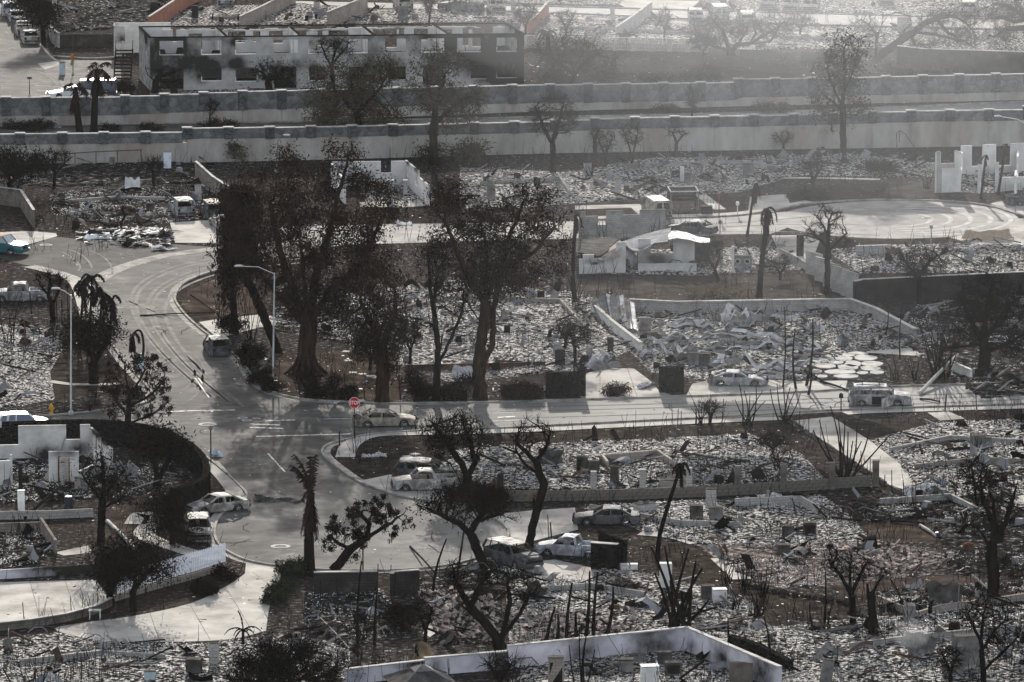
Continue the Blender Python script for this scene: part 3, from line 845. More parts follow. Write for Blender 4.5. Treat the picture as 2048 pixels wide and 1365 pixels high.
for i, (px, m, dens, mix) in enumerate(PLOTS):
    ar = abs(sum(a.x * b.y - b.x * a.y for a, b in zip([G(*p) for p in px], [G(*p) for p in px[1:] + px[:1]]))) / 2
    junk(px, int(ar * (.2 if px[0][1] > 320 else .09)), i)
chips('litter', ROAD[::4], .16, (60, 20, 10, 5, 0), size=(.05, .22), pile=0.0, seed=77, flat=.1)
chips('litter', [(660, 905), (1000, 872), (1560, 848), (1640, 890), (1000, 890), (712, 956)], 1.4, (40, 20, 20, 10, 0), size=(.06, .25), pile=0, seed=78, flat=.2)
chips('litter', [(520, 700), (820, 690), (1000, 770), (1080, 796), (600, 798), (520, 760)], 2.5, (34, 26, 20, 20, 0), size=(.06, .4), pile=0, seed=79, flat=.2)
chips('litter', [(-20, 1160), (214, 1160), (560, 1130), (540, 1270), (110, 1280), (-20, 1250)], .7, (10, 20, 60, 20, 0), size=(.05, .3), pile=0, seed=95, flat=.1)
chips('litter', [(150, 460), (345, 462), (340, 495), (160, 492)], 14, (34, 40, 22, 10, 0), size=(.15, .8), pile=.7, seed=80)
chips('litter', [(1480, 250), (1500, 1180), (1720, 1195), (1700, 1250), (1480, 1240)][1:], 1.6, (40, 20, 20, 10, 0), size=(.06, .25), pile=0, seed=81, flat=.2)
chips('litter', [(1250, 1078), (1395, 1092), (1480, 1165), (1300, 1112)], 2.2, (40, 20, 20, 10, 0), size=(.06, .25), pile=0, seed=82, flat=.2)
chips('litter', [(230, 980), (350, 960), (300, 1090), (180, 1100)], 3, (30, 20, 20, 10, 0), size=(.06, .35), pile=0, seed=83, flat=.2)
chips('litter', [(600, 255), (1060, 246), (1560, 231), (1560, 226), (1060, 240), (600, 248)], 3, (40, 20, 40, 10, 0), size=(.08, .35), pile=0, seed=84, flat=.2)
chips('litter', [(1050, 190), (1700, 168), (1700, 110), (1300, 100), (1050, 130)], .7, (40, 20, 40, 10, 0), size=(.1, .45), pile=0, seed=85, flat=.2)

chips('litter', [(-60, -20), (2110, -20), (2110, 1420), (-60, 1420)], 1.8, (34, 26, 26, 14, 0), size=(.04, .2), pile=0, seed=90, flat=.15)
# tyre tracks swept through the dust and worn lines
def tracks(pts_list, w=.28, z=.024, m='track'):
    mb = MB()
    for pts in pts_list:
        strip_mb(pts, w, z, 0, k=6, mb=mb)
    tag(mb.build('tyre_tracks', M[m]), kind='structure')


def arc(cx, cy, rx, ry, a0, a1, n=9):
    return [(cx + rx * math.cos(math.radians(a0 + (a1 - a0) * i / (n - 1))), cy - ry * math.sin(math.radians(a0 + (a1 - a0) * i / (n - 1)))) for i in range(n)]


base_line = [(560, 500), (440, 512), (350, 530), (285, 560), (262, 595), (275, 640), (310, 690), (360, 740), (420, 790)]
tracks([[(x + dx * k, y + dy * k) for x, y in base_line] for dx, dy, k in ((0, 4, 1), (10, 8, 1), (34, 14, 1), (44, 18, 1), (68, 24, 1))], w=.35)
tracks([arc(330, 745, 60, 45, -70, 60), arc(345, 745, 62, 48, -70, 60), arc(310, 760, 95, 60, -60, 40), arc(110, 540, 45, 36, 10, 80), arc(110, 545, 75, 48, 10, 80),
        arc(150, 545, 75, 46, -5, 70), arc(100, 535, 60, 22, -20, 60), [(220, 505), (260, 510), (300, 512)], [(230, 508), (280, 518), (330, 520)],
        [(300, 800), (380, 812), (470, 806)], [(320, 826), (400, 826), (500, 812)], [(180, 565), (250, 600), (330, 632), (400, 650)]], w=.2)
ctr = (1850, 442)
tracks([arc(1850 - k * 14, 440, 172 - k * 26, 31 - k * 4.4, -100, 100, 13) for k in range(5)], w=.45, z=.028, m='track_pale')
tracks([[(1180, 452), (1400, 449), (1560, 440), (1700, 425), (1850, 420)], [(1180, 458), (1400, 456), (1560, 450), (1720, 450)], [(1180, 466), (1400, 464), (1600, 465), (1760, 472)],
        [(1000, 816), (1400, 806), (2040, 784)], [(1000, 824), (1400, 814), (2040, 791)], [(1000, 838), (1400, 826), (2040, 800)]], w=.3, z=.024, m='track')
tracks([arc(50, 190, 70, 50, 20, 80), arc(40, 195, 95, 60, 20, 80), [(0, 128), (60, 126), (110, 122)], [(0, 146), (80, 142), (120, 150)], arc(900, 1030, 40, 25, -80, 80)], w=.3)
lines = MB()
for pts, w in (([(390, 757), (418, 796)], .12), ([(397, 757), (405, 768)], .12), ([(512, 874), (700, 869)], .3), ([(408, 823), (470, 821)], .3), ([(340, 824), (440, 821)], .35),
               ([(536, 908), (570, 945)], .13), ([(500, 849), (560, 851)], .35), ([(500, 856), (566, 858)], .35), ([(530, 843), (590, 841)], .3), ([(640, 839), (715, 838)], .12),
               ([(995, 836), (1030, 834)], .4), ([(985, 828), (1060, 824)], .12), ([(985, 843), (1060, 840)], .15), ([(70, 172), (120, 174)], .12), ([(75, 182), (122, 183)], .12), ([(80, 192), (120, 193)], .12)):
    strip_mb(pts, w, .028, 0, mb=lines)
tag(lines.build('road_markings', M['paint']), kind='structure')
def manhole(x, y, r, label):
    c = G(x, y)
    t = thing('manhole_cover', label, 'manhole', (c.x, c.y, .02))
    mb = MB(); mb.lathe([(r, .0), (r, .02), (r * .62, .02), (r * .62, .012)], n=20)
    mb.build('concrete_ring', M['cap'], t)
    mb = MB(); mb.lathe([(r * .6, 0), (r * .6, .022), (r * .35, .026), (.01, .026)], n=20)
    mb.build('iron_lid', M['steel_grey'], t)
for a in ((415, 850, .75, 'pale round manhole cover in the road beside the thin sign post'), (485, 837, .42, 'small pale manhole cover north of the worn arrow marking'),
          (513, 838, .34, 'smallest pale manhole cover at the centre of the junction'), (494, 842, .42, 'pale manhole cover just below two others at the junction'),
          (561, 1094, .72, 'ringed manhole cover on the lower cul-de-sac near the tall dead palm'), (92, 491, .62, 'manhole cover on the dark upper left cul-de-sac'),
          (1855, 437, .62, 'manhole cover in the ash dusted round cul-de-sac'), (110, 255, .7, 'faint manhole cover on the bypass road between the stone walls'), (24, 98, .4, 'small pale cover on the road beside the parked white cars')):
    manhole(*a)

# ------------------------------------------------------------------ sound walls along the bypass
def interp(tab, x):
    return float(np.interp(x, [a for a, b in tab], [b for a, b in tab]))


def sound_wall(label, base, top, stone_px, xs, thk=.35):
    t = thing('sound_wall', label, 'wall', G(*base[len(base) // 2]))
    off = t.location.copy()
    for x0, x1 in zip(xs, xs[1:]):
        yb0, yb1 = interp(base, x0), interp(base, x1)
        a, b = G(x0, yb0), G(x1, yb1)
        yt = interp(top, (x0 + x1) / 2 + .01)
        h = HT((yb0 + yb1) / 2, yt)
        hs = stone_px / S(yb0)
        d = (b - a).normalized()
        pw = .95
        p0, p1 = a + d * pw / 2, b - d * pw / 2
        mb = MB(); mb.beam(a + Vector((0, 0, (h - hs) / 2)), b + Vector((0, 0, (h - hs) / 2)) - d * .03, thk, h - hs)
        mb.build('concrete_panel', M['stone_side'], t, offset=off)
        z = h - hs / 2
        mb = MB(); mb.beam(p0 + Vector((0, 0, z)), p1 + Vector((0, 0, z)), thk + .06, hs - .01)
        mb.build('stone_panel', M['stone'], t, offset=off)
        mb = MB(); mb.beam(p0 + Vector((0, 0, h + .045)), p1 + Vector((0, 0, h + .045)), thk + .16, .09)
        mb.build('wall_cap', M['cap'], t, offset=off)
        mb = MB(); mb.box(a + Vector((0, 0, z + .06)), (pw - .02, thk + .5, hs + .12), rz=math.atan2(d.y, d.x))
        q = mb.build('pilaster', M['pilaster'], t, offset=off)
        mb = MB(); mb.box(a + Vector((0, 0, h + .17)), (pw + .12, thk + .42, .1), rz=math.atan2(d.y, d.x))
        mb.build('pilaster_cap', M['cap'], q, offset=off)
    return t


xs = [-68, 13]
while xs[-1] < 2110: xs.append(xs[-1] + 79.5 - 7.2 * xs[-1] / 2048)
i0 = min(range(len(xs)), key=lambda i: abs(xs[i] - 1460))
sx = xs[i0]
sound_wall('far stone faced sound wall beyond the bypass road, below the burnt apartments', [(-80, 254), (0, 253), (520, 245), (1048, 224), (1460, 213), (2048, 200), (2150, 198)],
           [(-80, 197), (230, 196), (520, 184), (1048, 172), (sx - .5, 166), (sx + .5, 160), (1690, 157), (2048, 149), (2150, 147)], 35, xs)
xs = [-45, 41]
while xs[-1] < 2110: xs.append(xs[-1] + 84 - 7 * xs[-1] / 2048)
i0 = min(range(len(xs)), key=lambda i: abs(xs[i] - 375)); s1 = xs[i0]
i0 = min(range(len(xs)), key=lambda i: abs(xs[i] - 2020)); s2 = xs[i0]
sound_wall('near stone topped sound wall in front of the bypass road, tall concrete base', [(-80, 331), (0, 330), (400, 325), (700, 318), (1048, 308), (1242, 304), (1560, 299), (1870, 294), (2150, 290)],
           [(-80, 271), (0, 270), (s1 - .5, 266), (s1 + .5, 258), (600, 256), (1060, 246), (1242, 238), (1560, 232), (1870, 223), (s2 - .5, 221), (s2 + .5, 216), (2150, 214)], 20, xs)

# ------------------------------------------------------------------ burnt two storey apartment block
APT_H = 5.85
M['plaster_apt'] = mat('smoked plaster', [(0.3, (.33, .325, .32)), (0.6, (.47, .465, .455))], 0.7, soot=True, bump=.15, bscale=12, dist=.02)
A0, A1 = G(301, 181), G(1048, 173)
B0, B1 = G(279, 55, APT_H), G(1011, 48, APT_H)
apt = thing('apartment_block', 'roofless burnt two storey white apartment block behind the far sound wall', 'building', A0)
dA = (A1 - A0); LA = dA.length; dA.normalize()
sA = LA / (1048 - 301)
ops, blobs = [], []
for (x0, x1) in ((320, 367), (403, 443), (471, 512), (547, 595), (617, 664), (695, 735), (770, 811), (842, 888), (914, 961), (993, 1034)):
    ops.append(((x0 - 301) * sA, (x1 - 301) * sA, 3.95, 5.5))
for (x0, x1, z0, z1) in ((320, 367, 0.05, 2.5), (403, 443, 1.0, 2.45), (471, 512, .9, 2.45), (547, 592, .05, 2.5), (617, 650, .9, 2.5), (697, 735, .9, 2.4), (775, 811, .9, 2.4), (845, 886, .05, 2.4), (940, 972, .9, 2.4), (993, 1034, 1.0, 2.55)):
    ops.append(((x0 - 301) * sA, (x1 - 301) * sA, z0, z1))
for bx, bz, br, bw in ((385, 3.3, 2.8, .95), (350, 5.3, 1.8, .6), (600, 2.6, 1.6, .5), (470, 3.0, 1.4, .6), (530, 4.3, 2.0, .35), (740, 4.2, 2.6, .65), (900, 4.6, 3.0, .55), (975, 1.6, 2.4, .9), (985, 3.6, 2.6, .7), (930, 5.3, 2.2, .7), (1045, 3, 3.0, 1.3), (1045, 5.0, 2.6, 1.0), (1045, 1.0, 2.6, 1.0), (302, 4.6, 2.0, .9), (302, 2.2, 1.6, .9), (450, 4.9, 1.6, .4), (830, 5.0, 2.0, .5), (680, 4.8, 1.4, .3)):
    blobs.append(((bx - 301) * sA, bz, br, bw))
R = random.Random(21)
for o in ops:                                              # each opening smoked in its own way
    if R.random() < .75: blobs.append(((o[0] + o[1]) / 2 + R.uniform(-1.2, 1.2), o[3] + R.uniform(-.3, .9), R.uniform(.5, 1.3), R.uniform(.25, .8)))
    if R.random() < .4: blobs.append((o[R.choice((0, 1))], R.uniform(o[2], o[3]), R.uniform(.4, .9), R.uniform(.3, .7)))
cellwall(A0, A1, 0, APT_H, .22, ops, step=.42, soot=-.08, blobs=blobs, seed=3, sootfade=.45).build('front_wall', M['plaster_apt'], apt, offset=A0)
fr_n = Vector((-dA.y, dA.x, 0))
for o in ops:
    fm = MB()
    for (ua, za, ub, zb) in ((o[0], o[2], o[1], o[2]), (o[0], o[2], o[0], o[2] + .5)):
        if za == zb and za < .3: continue
        fm.beam(A0 + dA * ua - fr_n * .1 + Vector((0, 0, za)), A0 + dA * ub - fr_n * .1 + Vector((0, 0, zb)), .1, .1)
    if fm.v: fm.build('window_sill', M['white'] if int(o[0] * 7) % 3 == 0 else M['cap'], apt, offset=A0)
dB = (B1 - B0); LB = dB.length; dB.normalize(); dB.z = 0
bops = [((x0 - 279) / 732 * LB, (x1 - 279) / 732 * LB, z0, z1) for (x0, x1, z0, z1) in
        ((345, 352, 4.2, 5.6), (377, 404, 3.3, 5.1), (455, 490, 4, 5.3), (505, 520, 4.1, 5.3), (537, 565, 3.9, 5.3), (592, 612, 4, 5.3), (634, 644, 3.6, 5.3), (656, 696, 3.3, 5.3), (745, 793, 3.3, 5.4), (797, 808, 4.3, 5.5), (827, 855, 4.1, 5.4), (880, 904, 4.1, 5.3), (925, 937, 3.4, 5.4), (944, 986, 3.3, 5.4))]
b0, b1 = Vector((B0.x, B0.y, 0)), Vector((B1.x, B1.y, 0))
cellwall(b0, b1, 0, APT_H, .22, bops, step=.5, jag=.3, soot=-.3, seed=4, blobs=[(LB * .45, 4, 2, .9), (LB * .22, 4.2, 1.5, .8)]).build('back_wall', M['plaster'], apt, offset=A0)
for k, (xf, xb) in enumerate(((301, 279), (454, 431), (601, 577), (748, 722), (898, 865), (1047, 1011))):
    pf = A0 + dA * (xf - 301) * sA; pb = b0 + dB * ((xb - 279) / 732 * LB)
    d = (pb - pf).normalized()
    cellwall(pf + d * .13, pb - d * .13, 0, APT_H, .2, [((pb - pf).length * .55, (pb - pf).length * .75, 3.1, 5.0)] if 0 < k < 5 else [((pb - pf).length * .2, (pb - pf).length * .35, 3.9, 5.2)] , step=.6, soot=.6 if k in (0, 5) else -.15, seed=9 + k).build('party_wall', M['plaster'], apt, offset=A0)
    mb = MB(); mb.beam(pf + Vector((0, 0, APT_H + .08)), pb + Vector((0, 0, APT_H + .08)), .24, .14)
    mb.build('charred_plate', M['char'], apt, offset=A0)
fl = MB()
fl.add([tuple(A0 + fr_n * .3 + Vector((0, 0, 2.9))), tuple(A1 + fr_n * .3 + Vector((0, 0, 2.9))), (b1.x, b1.y - .3, 2.9), (b0.x, b0.y - .3, 2.9)], [(0, 1, 2, 3)])
fl.build('upper_floor', M['ash_dark'], apt, offset=A0)
for p, q in ((A0, A1), (b0, b1)):
    mb = MB(); mb.beam(p + Vector((0, 0, APT_H + .06)), q + Vector((0, 0, APT_H + .06)), .26, .12); mb.build('wall_plate', M['char'], apt, offset=A0)
# interior debris and studs
R = random.Random(5)
for i in range(16):
    u = R.uniform(.03, .97) * LA
    p = A0 + dA * u + fr_n * R.uniform(2, 7)
    mb = MB()
    if i % 2: mb.box(p + Vector((0, 0, 3.2 + .2)), (R.uniform(1, 2.6), R.uniform(.6, 1.4), R.uniform(.3, .9)), rz=R.uniform(0, 3), taper=.6)
    else: mb.beam(p + Vector((0, 0, 2.95)), p + Vector((R.uniform(-.4, .4), 0, 5.6)), .1)
    mb.build('charred_heap' if i % 2 else 'stud', M['char'] if i % 3 else M['chip_grey'], apt, offset=A0)
# lower wing and stair beside it
W0 = G(229, 112)
wing = thing('garage_wing', 'roofless white walled wing left of the burnt apartment block', 'building', W0)
h = HT(112, 52)
cellwall(W0, G(250, 113), 0, h, .2, [(.9, 1.3, 0, 1.8)], soot=.3, seed=2).build('front_wall', M['plaster'], wing, offset=W0)
q = G(229, 46, h); q.z = 0
cellwall(W0 + Vector((0, .15, 0)), q, 0, h, .2, soot=.1, seed=3).build('side_wall', M['plaster_tan'], wing, offset=W0)
cellwall(q + Vector((.12, 0, 0)), q + Vector((6.5, .4, 0)), 0, h, .2, soot=.0, seed=4).build('back_wall', M['plaster'], wing, offset=W0)
ST = G(245, 160)
stair = thing('outside_stair', 'charred outside stair with handrail against the apartment block end wall', 'stair', ST)
for i in range(9):
    mb = MB(); mb.box((0, i * .5, .15 + i * .33), (1.8, .5, .12)); mb.build('stair_tread', M['char'], stair)
for sx_ in (-.95, .95):
    mb = MB(); mb.beam((sx_, -.2, .9), (sx_, 4.2, 3.9), .07); mb.beam((sx_, -.2, 0), (sx_, -.2, .95), .07); mb.beam((sx_, 2, 1.3), (sx_, 2, 2.4), .06); mb.beam((sx_, -.2, 0), (sx_, 4.2, 2.9), .1, .25)
    mb.build('handrail', M['char'], stair)

# ------------------------------------------------------------------ ruins of houses
def quadruin(name, label, walls, m='plaster', cat='ruined house', extra=None):
    """walls: list of (px0, px1, height or row of the top, openings, kwargs)"""
    o = G(*walls[0][0])
    t = thing(name, label, cat, o)
    for i, w in enumerate(walls):
        a, b = G(*w[0]), G(*w[1])
        h = w[2] if w[2] < 12 else HT(w[0][1], w[2])
        L = (b - a).length
        ops = [(u0 * L, u1 * L, z0 * h, z1 * h) for (u0, u1, z0, z1) in w[3]]
        kw = dict(soot=.12, step=.4, seed=i * 7 + int(o.y)); kw.update(w[4] if len(w) > 4 else {})
        mm = kw.pop('m', m)
        nm = kw.pop('nm', 'wall')
        if 'blobs' in kw: kw['blobs'] = [(u * L, z * h, r, s) for (u, z, r, s) in kw['blobs']]
        if 'tops' in kw: kw['tops'] = [(u0 * L, u1 * L, hh * h) for (u0, u1, hh) in kw['tops']]
        cellwall(a, b, 0, h, .2, ops, **kw).build(nm, M[mm], t, offset=o)
    return t


ra = quadruin('burnt_house', 'roofless white plastered house at lower left in front of the black curved wall', [
    ((-30, 918), (181, 914), 853, [(-.1, .318, .42, 1.1), (.772, .905, .55, 1.1)], dict(soot=.14, blobs=[(.9, .25, .9, .8), (.62, .12, .9, .7), (.5, .05, 1.0, .5)], m='plaster')),
    ((182, 914), (224, 952), 2.35, [(.18, .34, .35, .9), (.45, .6, .3, .9), (.7, .84, .25, .9)], dict(soot=.3, tops=[(.35, .62, .93), (.62, 1, .86)])),
    ((188, 951), (226, 951), 901, [], dict(soot=.0)),
    ((98, 966), (158, 966), 903, [(.3, .72, 0, .86)], dict(soot=.05, tops=[(0, .08, .93)])),
    ((-20, 972), (25, 970), 912, [(-.1, .9, .82, 1.1)], dict(soot=.0)),
    ((158, 966), (188, 952), .9, [], dict(soot=.05))])
for nm, x0, y0, w_, h_, m in (('door_frame', 118, 966, .09, 1.95, 'rust'), ('door_frame', 139, 966, .09, 1.95, 'rust')):
    p = G(x0, y0); mb = MB(); mb.box(p + Vector((0, -.15, h_ / 2)), (w_, .12, h_)); mb.build(nm, M[m], ra, offset=ra.location)
p = G(128, 965); mb = MB(); mb.box(p + Vector((.1, .1, .95)), (.85, .06, 1.9)); mb.build('burnt_door', M['plaster_grey'], ra, offset=ra.location)
rb = quadruin('house_foundation', 'ash filled low foundation walls with a white tub at lower left', [
    ((-30, 1066), (82, 1062), 1048, [], dict(soot=.3)), ((82, 1062), (112, 1108), 1.0, [], dict(soot=.4, tops=[(.5, 1, .8)])), ((-30, 1160), (190, 1147), 1142, [], dict(soot=.0, m='plaster_blue', blobs=[(.55, .5, 2.5, .6), (.9, .5, 2, .9)])),
    ((184, 1118), (186, 1146), .55, [], dict(soot=.5))], m='plaster_tan')
rc = quadruin('burnt_house', 'white walled house ruin under a collapsed metal roof in the middle distance', [
    ((1158, 548), (1251, 546), 486, [(.24, .40, .28, .36)], dict(tops=[(0, .1, .55), (.1, .3, .62), (.3, .75, .55)], soot=.05)),
    ((1276, 532), (1389, 531), 478, [(.22, .62, .45, 1.1)], dict(tops=[(0, .22, .93)], soot=.18, blobs=[(.28, .22, 1.0, .8), (.5, .2, .7, .5)])),
    ((1365, 526), (1420, 524), 484, [], dict(soot=.9)),
    ((1276, 545), (1393, 544), 528, [], dict(soot=.1, m='plaster')),
    ((1158, 548), (1160, 470), 1.7, [], dict(soot=.7, m='plaster_grey')),
    ((1162, 470), (1330, 464), 2.2, [(.2, .3, .4, 1.1)], dict(soot=.35, tops=[(0, .04, 1), (.04, .3, .8), (.5, .7, .7)], m='plaster_grey')),
    ((1424, 540), (1445, 539), 482, [(.3, .8, 0, .8)], dict(soot=.5, m='plaster_grey'))])
rd = quadruin('burnt_house', 'roofless white walled house ruin near the right edge above the round cul-de-sac', [
    ((1870, 386), (1921, 384), 305, [(.2, .75, .6, 1.1)], dict(m='plaster', soot=.0)),
    ((1872, 386), (1915, 384), 303, [], dict(m='plaster_grey', soot=-.05, tops=[(.25, .8, .7)])),
    ((1921, 352), (2048, 346), 292, [(.17, .34, .3, 1.1), (.55, .78, .28, 1.1)], dict(soot=-.05)),
    ((1955, 388), (1962, 388), 330, [], dict(soot=.1)), ((1990, 385), (1997, 385), 325, [], dict(soot=.1)),
    ((1998, 385), (2090, 383), 355, [], dict(soot=-.05)), ((1915, 384), (1925, 352), 2.6, [(.2, .8, .5, 1.1)], dict(soot=.0)),
    ((2030, 400), (2036, 345), 2.4, [(.2, .7, .4, 1.1)], dict(soot=.0))])
re_ = quadruin('burnt_house', 'single white room with a black window gap between the dark tall trees', [
    ((664, 372), (812, 370), 324, [(.66, .80, .52, 1.1)], dict(soot=.0, blobs=[(.45, .15, 1.2, .5), (.1, .5, 1, .7)])),
    ((812, 370), (856, 408), 2.5, [(.1, .16, .4, .95), (.45, .56, .35, .95), (.75, .85, .2, .95)], dict(soot=.1, tops=[(.6, 1, .8)])),
    ((664, 372), (690, 408), 2.3, [(.3, .6, .4, 1.1)], dict(soot=.1))])
for x, yb, yt, w_, lab in ((781, 411, 362, 12, 'wide white gate post before the white room ruin'), (811, 410, 362, 8, 'slim white gate post before the white room ruin'), (725, 390, 362, 8, 'short white post left of the white room ruin')):
    h = HT(yb, yt); c = G(x, yb); t = thing('gate_post', lab, 'post', c)
    mb = MB(); mb.box((0, 0, h / 2), (w_ / S(yb), w_ / S(yb), h)); mb.build('shaft', M['plaster_grey'], t)
    mb = MB(); mb.box((0, 0, h + .05), (w_ / S(yb) + .1, w_ / S(yb) + .1, .08)); mb.build('post_cap', M['cap'], t)

# ------------------------------------------------------------------ garden and yard walls
RW = [
 ('garden_wall', 'long pale low wall running diagonally beside the collapsed corrugated roof', [(1185, 626), (1225, 662), (1282, 706)], .85, .25, 'plaster', .06, dict(soot=.1)),
 ('garden_wall', 'pale retaining wall across the burnt lawn behind the collapsed roof plot', [(1258, 622), (1352, 627), (1700, 621), (1752, 640), (1830, 682)], 1.0, .3, 'plaster_grey', .08, dict(soot=.2, step=.6)),
 ('dark_block_wall', 'black sooty block wall enclosing the ash plot at the right', [(1708, 625), (1708, 608), (1725, 604), (2100, 586)][1:], 2.0, .25, 'dark_wall', .06, dict(step=.8)),
 ('pink_white_wall', 'pale lilac plastered yard wall with a soot stained corner along the bottom', [(690, 1370), (845, 1352), (1012, 1338), (1371, 1300), (1560, 1382)], [1.0, 1.15, 1.5, 1.55], .25, 'plaster_blue', .08, dict(soot=-.02, blobs=[(10.5, .6, 2.0, .9), (5.2, .5, 1.5, .9), (.8, .5, .8, .7)])),
 ('stone_wall', 'black rock wall remnant left of the pale driveway, tall end pier', [(1092, 795), (1150, 793), (1151, 793), (1170, 792)], [2.05, 2.05, 2.35], .45, 'lava', None, {}),
 ('stone_pier', 'massive dark stone gate pier right of the pale driveway', [(1319, 785), (1366, 783)], 2.1, .6, 'lava', None, {}),
 ('dark_block_wall', 'black block wall behind the gnarled dark tree at bottom centre', [(628, 1192), (755, 1190)], 1.65, .25, 'dark_wall', .06, {}),
 ('dark_block_wall', 'short black wall with sloping end right of the gap at bottom centre', [(783, 1192), (786, 1188), (838, 1184)][0:], 1.55, .25, 'dark_wall', .06, {}),
 ('stone_wall', 'black rough stone wall corner beside the pale pickup truck', [(1183, 1138), (1236, 1142)], 1.9, .4, 'lava', .05, {}),
 ('stone_wall', 'tall black stone slab wall behind the rough stone corner by the pickup', [(1200, 1116), (1251, 1138)], 2.0, .3, 'lava', None, {}),
 ('low_curved_wall', 'low brown curb wall along the pale patio at the lower left', [(-20, 1264), (60, 1255), (130, 1244), (190, 1228), (222, 1212)], .55, .2, 'plaster_tan', .05, dict(soot=.55)),
 ('yard_wall', 'grey wall beside the road at the top left, with a pillar', [(98, 66), (104, 86), (118, 96)], 1.7, .2, 'plaster_grey', .05, dict(soot=.3)),
 ('dark_fence_wall', 'long dark wall below the ash plot at the top left', [(120, 95), (228, 94)], 1.5, .2, 'dark_wall', None, {}),
 ('terracotta_wall', 'terracotta coloured stepped wall behind the burnt apartment block', [(298, 66), (340, 38), (378, 12), (398, 2)], 1.9, .2, 'plaster_orange', .08, dict(soot=-.1, step=1.)),
 ('yard_wall', 'pale diagonal wall with open blocks behind the middle of the apartment block', [(480, 60), (530, 36), (590, 6)], 1.6, .2, 'plaster_tan', .08, dict(soot=-.05, step=1.)),
 ('yard_wall', 'pale wedge shaped diagonal wall behind the right half of the apartment block', [(655, 58), (700, 40), (734, 26)], 2.0, .2, 'plaster_tan', .08, dict(soot=-.05, step=1.)),
 ('terracotta_wall', 'short pinkish diagonal wall right of the apartment block end', [(1050, 76), (1074, 56), (1096, 30)], 1.6, .2, 'plaster_orange', .08, dict(soot=.0, step=1.)),
 ('yard_wall', 'white diagonal wall rising to the upper street in the haze', [(1232, 82), (1270, 56), (1303, 30)], 1.6, .2, 'plaster_grey', .08, dict(soot=-.15, step=1.)),
 ('dark_block_wall', 'dark yard wall in the haze at the upper right edge', [(1795, 138), (1850, 144), (2100, 152)], 2.6, .25, 'dark_wall', .08, dict(step=1.)),
 ('dark_block_wall', 'low dark wall behind the gnarled trees at the upper right', [(1480, 122), (1600, 126), (1700, 130)], 1.3, .25, 'dark_wall', None, dict(step=1., tops=[(4, 9, .6)])),
 ('yard_wall', 'brown sloping yard wall beside the dark big tree at left', [(392, 355), (425, 385), (455, 405), (475, 425)], 1.6, .2, 'plaster_tan', .06, dict(soot=.35)),
 ('yard_wall', 'brown stepped wall at the left edge above the dark cul-de-sac', [(-10, 408), (42, 415), (68, 456)], 1.7, .2, 'plaster_tan', .05, dict(soot=.55)),
 ('yard_wall', 'sloping brown wall farther up the left edge', [(-10, 372), (30, 392)], 1.6, .2, 'plaster_tan', .05, dict(soot=.5)),
 ('block_wall', 'low pale block wall in front of the roofless white house at lower left', [(-30, 1040), (100, 1038), (186, 1034)], .62, .2, 'plaster_grey', None, dict(soot=.1)),
 ('garden_wall', 'three sided low pinkish wall around an ash bed in the middle plot', [(1215, 938), (1205, 925), (1315, 915), (1352, 940)], .6, .2, 'plaster_tan', None, dict(soot=-.1)),
 ('garden_wall', 'low white wall corner below the row of block posts', [(1470, 1016), (1600, 1010), (1632, 1028)], .7, .2, 'plaster_grey', None, dict(soot=-.1)),
 ('kerb_wall', 'rust brown low wall under the big tree on the middle plot', [(810, 742), (1000, 738), (1090, 735)], .5, .25, 'plaster_orange', None, dict(soot=.6)),
 ('low_curved_wall', 'low whitish wall beside the broken stumps at lower right', [(1755, 1205), (1835, 1238), (1880, 1224), (2060, 1200)], .5, .2, 'plaster_tan', None, dict(soot=.05)),
 ('dark_garden_wall', 'long black rubble bank beside the lilac wall at the bottom right', [(1462, 1290), (1520, 1310), (1580, 1342)], .7, .5, 'lava', None, {}),
 ('garden_wall', 'low concrete wall inside the ash plot above the right dark wall', [(1712, 512), (1780, 510)], .9, .3, 'plaster_grey', .05, dict(soot=-.1)),
 ('yard_wall', 'low grey wall between the round cul-de-sac drive and the slatted piers', [(1560, 512), (1600, 532), (1625, 550)], .7, .2, 'plaster_grey', None, dict(soot=.3)),
 ('driveway_wall', 'long low curb wall along the left side of the diagonal driveway', [(1570, 838), (1650, 892), (1781, 978), (1830, 1005)], .3, .2, 'plaster_grey', None, dict(soot=.6)),
 ('garden_wall', 'white boundary wall piece right of the dark dense tree', [(1905, 742), (1942, 758)], .8, .25, 'plaster', None, dict(soot=.1)),
]
for nm, lab, px, h, thk, m, cap, kw in RW:
    rwall(nm, lab, px, h, thk, m, cap, **kw)

